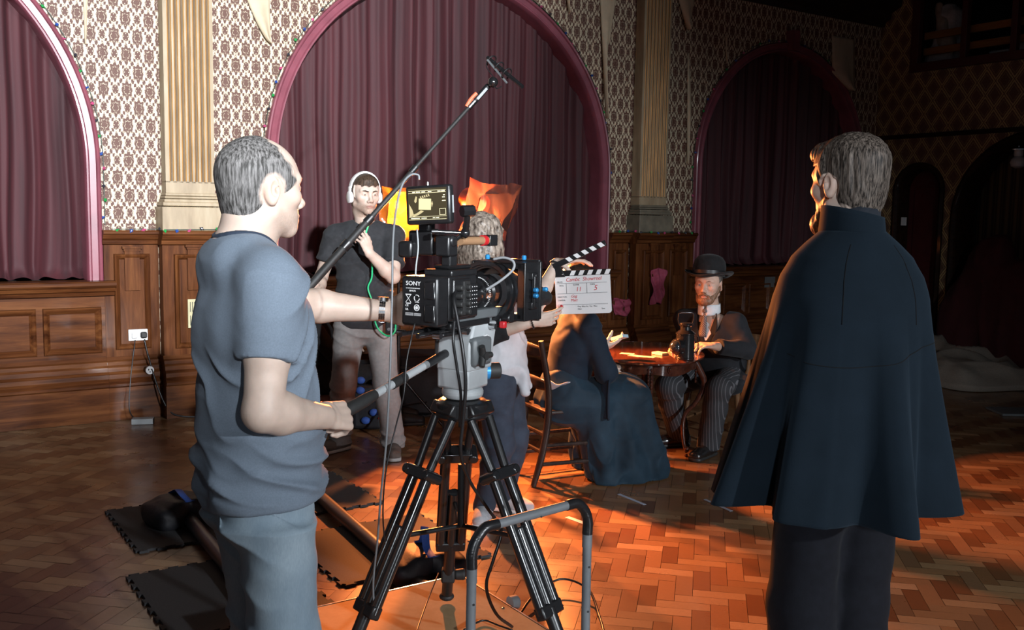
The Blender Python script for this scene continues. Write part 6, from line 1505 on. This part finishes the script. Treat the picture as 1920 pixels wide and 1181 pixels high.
# ---------------------------------------------------------------- seated woman in navy
def seated_woman():
    t = person('seated woman in a long navy dress on the ladder-back chair, cards in hand', (.33, 5.74), math.radians(24)); L = lambda p: local(t, p)
    ho = L(at(1084, 534, 5.78)); HR = rotm(math.radians(-6), math.radians(-10)); nb = L(at(1080, 586, 5.76)); shR, shL = nb + V(.15, .01, -.055), nb + V(-.15, .03, -.055)
    elR = L(at(1137, 700, 5.62)); wrR = L(at(1128, 654, 5.88)); elL = shL + V(-.03, .06, -.24); wrL = elL + V(.10, .20, -.06)
    hand = hand_ops(wrR, V(.02, .85, .25), V(-.5, -.1, .75), 1, (.25, .35, .3), (.25, .4), sc=.95)
    skin_of(t, [sdf(head_ops(HR, ho, None, 1.) + U(.03, rc(ho + V(0, -.02, -.06), nb, .05, .05)), .0055), sdf(arm_ops(shR, elR, wrR, .85) + hand, .0045), sdf(arm_ops(shL, elL, wrL, .85) + hand_ops(wrL, (.2, 1, 0), (0, 0, -1), -1), .006),
                sdf(torso_ops((0, 0, .52), nb - V(0, 0, .2), nb - V(0, 0, .04), (1, 0, 0), (.13, .135, .11), (.1, .1, .07)), .014)], M['skin_pale'])
    np_mesh('pinned_hair', [hair_shell(HR, ho, lambda x, y, z: np.maximum(np.minimum(y - .02, .05 - z), -.09 - z), 1., .012, (el((0, -.11, .0), (.045, .04, .045)),), .006, .005, (30, 30, 12))], hair_mat('dark_brown_hair', (.02, .013, .009), (.06, .04, .028)), t)
    nav = cloth('navy_wool', (.014, .031, .048), .2, rough=.7, scale=14, sheen=.12); nav2 = cloth('navy_bodice', (.009, .018, .031), .2, rough=.75, scale=14, sheen=.15)
    b = torso_ops((0, -.005, .56), nb - V(0, .0, .20), nb - V(0, 0, .05), (1, 0, 0), (.135, .15, .125), (.11, .115, .08), .014) + shoulder_ops(nb, shR) + shoulder_ops(nb, shL) + U(.03, rc(nb - V(0, 0, .06), nb + V(0, .02, .035), .062, .058))
    b += U(.035, rc(shR, elR, .066, .062), rc(elR, elR + .72 * (wrR - elR), .062, .048, True), rc(shL, elL, .064, .06), rc(elL, elL + .8 * (wrL - elL), .058, .045, True))
    np_mesh('bodice', [sdf(b, .0078, sm=2, fx=lambda v, f: wrinkle(v, f, .008, (6, 6, 9), 1., 3, warp=1.2))], nav2, t)
    lap = L(at(1160, 738, 5.72)); kz = lap[2]
    s_ = U(.10, ec((0, -.02, .58), (0, -.02, .48), (.15, .125), (.19, .16), (1, 0, 0)), ec((0, .02, .50), (.04, .40, .49), (.19, .095), (.19, .10), (1, 0, 0)))
    s_ += U(.12, ec((.05, .40, .48), (.07, .45, .07), (.20, .11), (.24, .15), (1, 0, 0)), ec((.12, .16, .44), (.19, .24, .06), (.10, .13), (.13, .17), (1, 0, 0)), ec((-.10, .2, .44), (-.12, .3, .06), (.10, .12), (.12, .16), (1, 0, 0)), ec((.10, .3, .3), (.14, .36, .04), (.14, .14), (.19, .20), (1, 0, 0)))
    s_ += [('i', half((0, 0, .006), (0, 0, -1)), 0)]
    def fx(v, f):
        low = np.clip((.55 - v[:, 2]) / .4, 0, 1); a = np.arctan2(v[:, 1] - .28, v[:, 0] - .05); fold = np.sin(a * 9 + 1.5 * np.sin(v[:, 2] * 5)) * .018 * low
        n = vnorm(v, f); n[:, 2] *= .2; v = v + n * fold[:, None]
        v = wrinkle(v, f, .010 + .008 * low, (7, 7, 1.8), 1., 23, warp=1.6); v = folds(v, f, .016, (1, -.6, .25), .11, .8, 27); v[:, 2] = np.maximum(v[:, 2], .006); return v
    np_mesh('skirt', [sdf(s_, .0085, sm=2, fx=fx)], nav, t)
    MB().grid(lambda u, v: (.085 + .11 * u * (1 - .5 * v) - .03 * v, -.168 + .03 * u + .07 * u * u - .012 * v, .605 - .05 * v * (1 - .3 * u) + .01 * math.sin(u * 8)), 12, 6).build('white_undershirt', wht_ := cloth('grey_white_linen', (.35, .37, .40), .1), t, solid=.006, label='white cloth tail showing at the waist')
    e0 = elR + V(.03, -.02, -.03)
    MB().grid(lambda u, v: e0 + V((u - .5) * .085 * (1 - .25 * v) + .045 * v, .045 * math.sin(PI * u) * .4 - .04 * v + .02 * v * v, -.23 * v), 8, 14).build('hanging_cuff', nav2, t, solid=.012)
    W_ = t.matrix_world
    pk = W_ @ Vector(wrR + V(.0, .125, .065))
    o = MB().box((0, 0, 0), (.065, .092, .020)).build('card_pack', simple('pale_blue_card_back', (.28, .42, .50), .5), M=Matrix.Translation(pk) @ Matrix.Rotation(.9, 4, 'Z') @ Matrix.Rotation(-.35, 4, 'X') @ Matrix.Rotation(.12, 4, 'Y'), bevel=.001, smooth=False); setp(o, 'pale blue pack of cards held in the hand of the seated woman', 'card')
seated_woman()

# ---------------------------------------------------------------- seated man in a bowler hat
def hat_man():
    th = 238; t = person('bearded man in a bowler hat and dark suit sitting at the table', (1.48, 6.70), math.radians(th)); L = lambda p: local(t, p); hs = 1.08
    ho = L(at(1328, 532, 6.52)); HR = rotm(math.radians(4), math.radians(-2)); T = lambda p: tr(p, HR, ho, hs); nb = ho + V(0, -.045, -.185)
    shR, shL = nb + V(.185, .0, -.075), nb + V(-.185, .0, -.075)
    elL = L(at(1402, 655, 6.42)); wrL = L(at(1338, 649, 6.22)); elR = L(at(1296, 650, 6.62)); wrR = L(at(1283, 645, 6.36))
    hL = hand_ops(wrL, L(at(1300, 645, 6.16)) - wrL, V(.35, .1, -.9), -1, (.45, .7, .5), (.3, .5)); hR = hand_ops(wrR, L(at(1262, 650, 6.28)) - wrR, V(-.2, .1, -.95), 1, (.3, .5, .3))
    hd_ = sdf(head_ops(HR, ho, {'jaw': 1.1, 'eye': 1.2}, hs) + U(.03, rc(ho + HR @ V(0, -.02, -.08), nb, .060, .066)), .004)
    skin_of(t, [hd_, sdf(arm_ops(shL, elL, wrL) + hL, .0045), sdf(arm_ops(shR, elR, wrR) + hR, .0055), sdf(torso_ops((0, 0, .5), nb - V(0, 0, .2), nb - V(0, 0, .05), (1, 0, 0)), .014)], M['skin_warm'], head_tint(HR, ho, lips=(.7, .45, .42), hs=hs)); eyes(t, HR, ho, (.10, .13, .15), (.05, 1, -.02), hs)
    gb = hair_mat('ginger_beard', (.10, .050, .028), (.26, .145, .085), (60, 60, 18)); 
    q = U(.02, *[T(p) for p in (el((0, .078, -.102), (.040, .029, .030)), rc((.063, .004, -.030), (.030, .060, -.095), .019, .027), rc((-.063, .004, -.030), (-.030, .060, -.095), .019, .027))]) + U(.008, *[T(rc((s * .004, .0985, -.055), (s * .029, .086, -.070), .0072, .0072)) for s in (-1, 1)]) + [('s', T(el((0, .1, -.0745), (.019, .02, .008))), .004)]
    np_mesh('beard', [sdf(q, .0038, fx=lambda v, f: wrinkle(v, f, .003, (60, 60, 30), .7, 5))], gb, t)
    np_mesh('short_hair', [hair_shell(HR, ho, lambda x, y, z: np.maximum(np.maximum(y - .018 - .2 * z, -.08 - z), np.where(np.abs(x) > .06, .032 - np.sqrt((y + .008) ** 2 + (z + .012) ** 2), -1)), hs, .005, (), .0045)], hair_mat('short_greying_hair', (.05, .04, .033), (.15, .13, .115)), t)
    eb = MB()
    for s in (-1, 1): eb.tube([ho + hs * (HR @ V(s * .013, .0945, .019)), ho + hs * (HR @ V(s * .032, .0905, .0255)), ho + hs * (HR @ V(s * .052, .071, .021))], [.003, .004, .002], 8, flat=.6)
    eb.build('eyebrows', gb, t)
    drk = cloth('black_suit_wool', (.016, .017, .020), .2, scale=20, sheen=.15)
    j = torso_ops((0, .0, .50), nb - V(0, .0, .22), nb - V(0, 0, .06), (1, 0, 0), (.175, .185, .15), (.135, .13, .085), .016) + shoulder_ops(nb, shR, .012) + shoulder_ops(nb, shL, .012)
    for a, b_, c_ in ((shL, elL, wrL), (shR, elR, wrR)): j += U(.035, rc(a, b_, .068, .062), rc(b_, b_ + .86 * (c_ - b_), .062, .050, True))
    j += U(.06, ec((-.15, .02, .52), (-.18, .25, .45), (.055, .09), (.05, .10), (0, 1, 0)), ec((.15, .02, .52), (.17, .2, .47), (.055, .08), (.05, .08), (0, 1, 0)))
    vz = nb[2]
    j += [('s', rc(nb + V(0, .02, -.02), nb + V(0, .05, .2), .066, .09), .008), ('s', reg(lambda x, y, z: np.maximum(np.maximum(np.abs(x) - .088 * np.clip((z - (vz - .30)) / .26, 0, 1.2), .05 - y), vz - .30 - z)), .006)]
    np_mesh('jacket', [sdf(j, .0068, sm=1, fx=lambda v, f: wrinkle(v, f, .006, (6, 6, 8), 1., 3, warp=1.2))], drk, t)
    lp = MB()
    for s in (-1, 1): lp.grid(lambda u, v: nb + V(s * (.072 - .066 * v + .05 * u * math.sin(PI * min(1, v * 1.1)) * (1 if v < .8 else .6)), .050 + .078 * v ** .6 + .006 + .004 * u, -.025 - .27 * v + .015 * u), 6, 16)
    lp.build('lapels', drk, t, solid=.006)
    wht = cloth('white_shirt', (.62, .64, .66), .05)
    np_mesh('waistcoat', [sdf(torso_ops((0, .0, .52), nb - V(0, 0, .22), nb - V(0, 0, .08), (1, 0, 0), (.155, .16, .12), (.128, .128, .085), .010) + [('s', reg(lambda x, y, z: np.maximum(np.abs(x) - .075 * np.clip((z - (vz - .20)) / .16, 0, 1.2), vz - .20 - z)), .004)], .008)], cloth('black_waistcoat', (.012, .013, .017)), t)
    np_mesh('shirt', [sdf(torso_ops((0, .0, .60), nb - V(0, 0, .22), nb - V(0, 0, .06), (1, 0, 0), (.14, .14, .11), (.124, .125, .083), .006), .008)], wht, t)
    co = MB(); 
    co.grid(lambda u, v: nb + V(.072 * math.cos(.12 + PI / 2 + u * (2 * PI - .24)) * (1 + .04 * v), .010 + (.074 + .014 * v) * math.sin(.12 + PI / 2 + u * (2 * PI - .24)), .052 - .050 * v - .022 * (.5 + .5 * math.cos(u * 2 * PI)) * (.4 + v)), 48, 6)
    co.build('stiff_collar', wht, t, solid=.004)
    td = Mat('patterned_tie', (.1, .1, .1), .6); x, y, z = td.xyz(); td.set('Base Color', td.mix(((x * 420.).sin() * (z * 420.).sin()).gt(.1), (.045, .042, .05), (.22, .19, .18)))
    MB().grid(lambda u, v: nb + V((u - .5) * (.022 + .04 * v), .082 + .046 * v + .010 * math.sin(PI * u), .000 - .17 * v), 8, 12).ball(nb + V(0, .088, .002), (.016, .013, .015), 12).build('neck_tie', td.m, t, solid=.006)
    ps = Mat('pinstripe_wool', (.03, .03, .03), .8); x, y, z = ps.xyz(); f = (x * 330.).sin().gt(.86); ps.set('Base Color', ps.mix(f, (.022, .023, .027), (.10, .10, .11)))
    knR, knL = L(at(1252, 716, 6.30)), L(at(1348, 722, 6.22)); anR, anL = L(V(1.17, 6.55, 0)), L(V(1.32, 6.27, 0))
    j = U(.05, ec((0, -.02, .52), (0, .05, .50), (.17, .115), (.17, .10), (1, 0, 0)))
    for s, k_, a in ((1, knR, anR), (-1, knL, anL)): j += leg_ops((s * .10, .02, .50), k_ - V(0, 0, .03), (a[0], a[1], .075), (.098, .080, .078, .076), k=.03)
    j += [('i', half((0, 0, .05), (0, 0, -1)), 0)]
    np_mesh('trousers', [sdf(j, .0072, sm=2, fx=lambda v, f: wrinkle(v, f, .007, (5, 5, 9), 1., 9, warp=1.3))], ps.m, t)
    bl = simple('polished_black_leather', (.012, .011, .011), .25, coat=.4)
    for a, d in ((anR, V(-.95, -.25, 0)), (anL, V(-.62, -.75, 0))): shoe(t, a, L(V(1.48, 6.70, 0) + d), bl, M['rubber'], .285, .095, .08)
    h_ = thing('bowler_hat', 'black bowler hat worn by the bearded man', 'hat'); h_.matrix_world = t.matrix_world @ Matrix.Translation(Vector(ho + HR @ V(0, -.01, .052))) @ Matrix(rotm(0, math.radians(5)).tolist()).to_4x4() @ Matrix.Scale(1.13, 4)
    ft = cloth('black_felt', (.014, .014, .015), .2, sheen=.25)
    MB().lathe([(.086, 0), (.093, .003), (.096, .03), (.096, .06), (.090, .09), (.072, .115), (.045, .128), (.015, .133), (.001, .134)], n=40).build('hat_crown', ft, h_, M=Matrix.Diagonal((1, 1.17, 1.0, 1)), sharp=0)
    MB().sweep([(0, 0), (.02, -.003), (.04, -.001), (.052, .006), (.056, .012), (.054, .015), (.048, .010), (.036, .004), (.018, .002), (0, .005)], [(V(.088 * math.cos(a), .104 * math.sin(a), .0 - .020 * math.sin(a) ** 2 + .012), V(math.cos(a), 1.05 * math.sin(a), .22 * math.cos(a) ** 2 - .08), V(0, 0, 1)) for a in np.linspace(0, 2 * PI, 49)], True).build('hat_brim', ft, h_, sharp=0)
    MB().lathe([(.0955, .012), (.0985, .013), (.0990, .034), (.0965, .036)], n=40, cap=False).build('hat_ribbon', simple('black_ribbon', (.01, .01, .011), .4), h_, M=Matrix.Diagonal((1, 1.17, 1, 1)))
hat_man()

# ---------------------------------------------------------------- man in a cape, seen from behind
def caped_man():
    t = person('tall man in a long dark blue cape standing with his back turned at the right', (.940, 2.68), math.radians(104)); L = lambda p: local(t, p); hs = 1.03
    ho = L(at(1590, 342, 2.68)); HR = rotm(math.radians(14), math.radians(-2)); T = lambda p: tr(p, HR, ho, hs); nb = ho + V(0, -.05, -.18)
    hd_ = sdf(head_ops(HR, ho, None, hs) + U(.03, T(rc((0, -.022, -.05), (0, -.03, -.09), .056, .056)), rc(ho + V(0, -.03, -.09), nb, .058, .062)), .0034)
    shR, shL = nb + V(.135, 0, -.095), nb + V(-.135, 0, -.095); elR, elL = shR + V(.03, .0, -.29), shL + V(-.03, .02, -.29); wrR, wrL = elR + V(-.04, .10, -.22), elL + V(.04, .10, -.22)
    bp_ = [hd_, sdf(torso_ops((0, 0, .95), nb - V(0, 0, .22), nb - V(0, 0, .09), (1, 0, 0), (.14, .14, .11), (.1, .1, .07)), .014)] + [sdf(arm_ops(a, b, c, .9) + hand_ops(c, (0, .4, -.9), (-s, 0, 0), s), .007) for a, b, c, s in ((shR, elR, wrR, 1), (shL, elL, wrL, -1))]
    skin_of(t, bp_, M['skin_pale'], head_tint(HR, ho, hs=hs)); eyes(t, HR, ho, hs=hs)
    def region(x, y, z):
        a = np.minimum(y - .035, .058 - z - .014 * np.sin(x * 70)); side = np.where(np.abs(x) > .045, y - .045 - z * .35, -1); ear = np.where(np.abs(x) > .055, .032 - np.sqrt((y + .006) ** 2 + (z + .014) ** 2), -1)
        return np.maximum(np.maximum(a, np.where(z < .06, side, -1)), np.maximum(np.maximum(-.105 - z + 1.1 * np.maximum(0, np.abs(x) - .03), ear), np.where((y > -.03), -.035 - z, -1)))
    ex = (el((0, .06, .078), (.058, .052, .036)), el((0, -.02, .062), (.076, .094, .066)))
    np_mesh('swept_hair', [hair_shell(HR, ho, region, hs, .006, ex, .0034, .0050, (60, 60, 11), 8)], hair_fade('brown_hair_painted_sheen', (.010, .0075, .006), (.125, .10, .083), (.5, .385, .32), (70, 70, 7)), t, fade_of(HR, ho, hs, region, .010))  # bright streaks put the hair's sheen into the colour
    q = U(.02, *[T(p) for p in (el((0, .085, -.112), (.034, .030, .036)), rc((.056, .01, -.045), (.022, .072, -.105), .018, .022), rc((-.056, .01, -.045), (-.022, .072, -.105), .018, .022))])
    np_mesh('beard', [sdf(q, .004, fx=lambda v, f: wrinkle(v, f, .005, (50, 50, 25), .7, 5))], hair_mat('ginger_full_beard', (.13, .055, .025), (.32, .16, .08), (60, 60, 12)), t)
    # cape: profile widens from the collar to the hem; folds grow downwards
    K = [(0, .078, .080), (.05, .130, .105), (.10, .176, .128), (.17, .212, .150), (.245, .230, .168), (.45, .252, .198), (.73, .290, .232), (1., .322, .265)]   # height fraction, half width, half depth
    z0, z1 = nb[2] + .050, .795; ox, oy = nb[0], nb[1] + .036
    def fn(u, v):
        a = u * 2 * PI; s = [np.interp(v, [k[0] for k in K], [k[i] for k in K]) * (1 - .05 * min(1, v * 8)) for i in (1, 2)]
        fo = max(0, v - .22) / .78
        sw = math.sin(8 * a + .6 + .5 * math.sin(2 * a)); d = .052 * fo ** 1.25 * (math.copysign(abs(sw) ** .75, sw) + .40 * math.sin(13 * a + 1.7 + 1.0 * v)) * (1 if True else 0) + .008 * math.sin(3 * a + 2) * min(1, v * 4)
        x = (s[0] + d) * math.cos(a); y = (s[1] + d * .9) * math.sin(a)
        x += -.045 * fo * (math.cos(a) < 0) * abs(math.cos(a)) - .060 * fo * (math.cos(a) > 0) * math.cos(a)
        z = z0 + (z1 - z0) * v + .02 * math.sin(a * 2 + 1) * v
        return (x + ox * (1 - .4 * v), y - .02 + oy * (1 - .4 * v), z)
    cw = Mat('blue_black_wool', (.02, .03, .042), .9, spec=.12, sheen=.06, Sheen_Roughness=.5); cw.set('Sheen Tint', (.5, .75, 1, 1))
    f = cw.noise(420., 1, 3); g = cw.noise(6., 1, 3); cw.set('Base Color', cw.mix(f * .6, cw.ramp(g, (.3, (.0036, .0078, .0125)), (.7, (.0058, .0115, .0185))), (.0022, .0045, .007))); cw.bump(f, .35, .001)
    cp = MB().grid(fn, 260, 90, True).build('cape', cw.m, t, solid=.006, sharp=0)
    sm = MB()
    for a0 in (-1.0, -2.1): sm.tube([V(*fn((a0 % (2 * PI)) / (2 * PI), v)) * V(1, 1, 1) + V(.0, -.0035, 0) for v in np.linspace(.05, .32, 14)], .0016, 5)
    for k in range(1): sm.tube([V(*fn(u, .43 + .035 * math.sin(u * 12))) * V(1.006, 1, 1) + V(0, -.004, 0) for u in np.linspace(.56, .98, 60)], .0013, 5)
    sm.build('cape_seams', cloth('black_thread', (.002, .0025, .0035)), cp)
    MB().grid(lambda u, v: (ox + (.078 + .006 * (1 - v)) * math.cos(PI / 2 + .38 + u * 2 * PI * .88), oy + (.082 + .006 * (1 - v)) * math.sin(PI / 2 + .38 + u * 2 * PI * .88) - .016, z0 - .012 + (.062 + .016 * math.sin(u * 2 * PI + .4)) * v), 48, 6).build('cape_collar', cw.m, cp, solid=.008)
    MB().grid(lambda u, v: (ox + .071 * math.cos(u * 2 * PI), oy + .075 * math.sin(u * 2 * PI) - .014 + .006 * v, z0 + .0 + (.070 + .022 * math.cos(u * 2 * PI)) * v), 40, 4, True).build('coat_collar', cloth('black_coat', (.014, .017, .023)), t, solid=.006)
    j = U(.05, ec((0, 0, .95), (0, 0, .84), (.15, .11), (.155, .115), (1, 0, 0)))
    for s in (1, -1): j += leg_ops((s * .085, 0, .84), (s * .088, .02, .47), (s * .09, -.02, .06), (.10, .085, .083, .085))
    j += [('i', half((0, 0, .045), (0, 0, -1)), 0)]
    np_mesh('trousers', [sdf(j, .0075, sm=2, fx=lambda v, f: wrinkle(v, f, .008, (5, 5, 7), 1., 9, warp=1.2))], cloth('black_trouser_wool', (.0045, .005, .008), .2), t)
    for s in (1, -1): shoe(t, (s * .09, -.02), (s * .2, 1), M['rubber'], M['rubber'])
caped_man()

# ---------------------------------------------------------------- person in black low on the beanbag, mostly hidden
def sitter():
    t = person('person in black sitting low behind the boom operator, mostly hidden', (-1.36, 7.05), math.radians(15)); ho = V(.02, -.17, 1.02); nb = V(0, -.17, .86); HR = rotm(0, -.2)
    shR, shL = nb + V(.17, .01, -.06), nb + V(-.17, .01, -.06); elR, elL = V(.24, .02, .56), V(-.25, 0, .56); wrR, wrL = V(.13, .17, .72), V(-.1, .2, .62)
    skin_of(t, [sdf(head_ops(HR, ho, None, 1.) + U(.03, rc(ho + V(0, -.02, -.06), nb, .052, .055)), .006), sdf(arm_ops(shR, elR, wrR, .9) + hand_ops(wrR, (-.2, .6, .3), (-.8, 0, -.2), 1), .006), sdf(arm_ops(shL, elL, wrL, .9) + hand_ops(wrL, (.3, .8, 0), (0, 0, -1), -1), .007)], M['skin_pale'])
    np_mesh('short_hair', [hair_shell(HR, ho, lambda x, y, z: np.maximum(np.minimum(y - .02, .05 - z), -.08 - z), 1., .008, (), .006)], hair_mat('black_hair', (.01, .008, .007), (.03, .025, .02)), t)
    b = torso_ops((0, -.02, .36), (0, -.10, .66), nb - V(0, 0, .05), (1, 0, 0), (.16, .17, .14), (.12, .12, .08), .016) + shoulder_ops(nb, shR) + shoulder_ops(nb, shL) + U(.03, rc(shR, elR, .065, .06), rc(elR, elR + .7 * (wrR - elR), .058, .05, True), rc(shL, elL, .065, .06), rc(elL, elL + .7 * (wrL - elL), .058, .05, True))
    np_mesh('black_jumper', [sdf(b, .009, sm=2, fx=lambda v, f: wrinkle(v, f, .008, (6, 6, 9), 1., 3))], cloth('black_fleece', (.014, .014, .015)), t)
    j = U(.04, ec((0, -.03, .38), (0, .02, .36), (.165, .11), (.165, .11), (1, 0, 0))) + leg_ops((.1, 0, .37), (.12, .42, .40), (.13, .50, .06), k=.03) + leg_ops((-.1, 0, .37), (-.12, .42, .40), (-.13, .52, .06), k=.03) + [('i', half((0, 0, .05), (0, 0, -1)), 0)]
    np_mesh('dark_trousers', [sdf(j, .010, sm=2)], cloth('dark_cotton', (.02, .02, .022)), t)
    for s in (1, -1): shoe(t, (s * .13, .51), (0, 1), M['nylon'], M['rubber'])
sitter()

# ---------------------------------------------------------------- dress stands in the gallery
def dress_stand(s, y, label, pale, dark, arm):
    t = thing('dress_stand', label, 'dress stand', M=EM @ Matrix.Translation((s, y, 3.40)) @ Matrix.Rotation(PI, 4, 'Z'))
    MB().lathe([(.16, 0), (.16, .02), (.02, .03), (.018, .5)], n=20).build('stand_base', M['dark_wood'], t)
    q = U(.08, ec((0, 0, .36), (0, 0, .03), (.17, .14), (.30, .26), (1, 0, 0)), ec((0, 0, .36), (0, 0, .62), (.15, .12), (.18, .12), (1, 0, 0)), rc((0, 0, .62), (0, 0, .74), .09, .045)) + [('i', half((0, 0, .006), (0, 0, -1)), 0)]
    np_mesh('pale_gown', [sdf(q, .02, sm=2, fx=lambda v, f: wrinkle(v, f, .03, (9, 9, 1.5), 1., 3))], pale, t)
    if arm: np_mesh('lace_shawl', [sdf(U(.03, rc((.0, .10, .52), (-.10, .12, .25), .07, .10), rc((.0, .10, .52), (.08, .08, .78), .07, .03)), .015, fx=lambda v, f: wrinkle(v, f, .02, (9, 9, 4), 1., 3))], cloth('lace', (.42, .36, .30), .3, scale=9), t)
    np_mesh('dark_jacket', [sdf(U(.05, ec((.12, .02, .25), (.10, .02, .62), (.10, .15), (.11, .13), (1, 0, 0))), .015, sm=2)], dark, t)
pl_, dk_ = cloth('pale_silk', (.50, .50, .50), .15), cloth('black_cloth', (.012, .012, .014))
dress_stand(.60, .45, 'dress stand with a pale gown and lace shawl at the left of the gallery', pl_, dk_, True)
dress_stand(1.0, .78, 'dress stand in a black jacket beside the pale gown in the gallery', dk_, dk_, False)
for i, (s, w_, z, lb) in enumerate(((1.33, .28, .16, 'pale box behind the lower gallery rail'), (1.60, .14, .22, 'small pale bundle beside the second gallery mullion'), (1.80, .16, .3, 'pale upright bundle at the right end of the gallery'))):
    setp(MB().box((s, .45, 3.392 + z / 2), (w_, .2, z)).build('stored_box', pl_, M=EM, bevel=.02), lb, 'box')
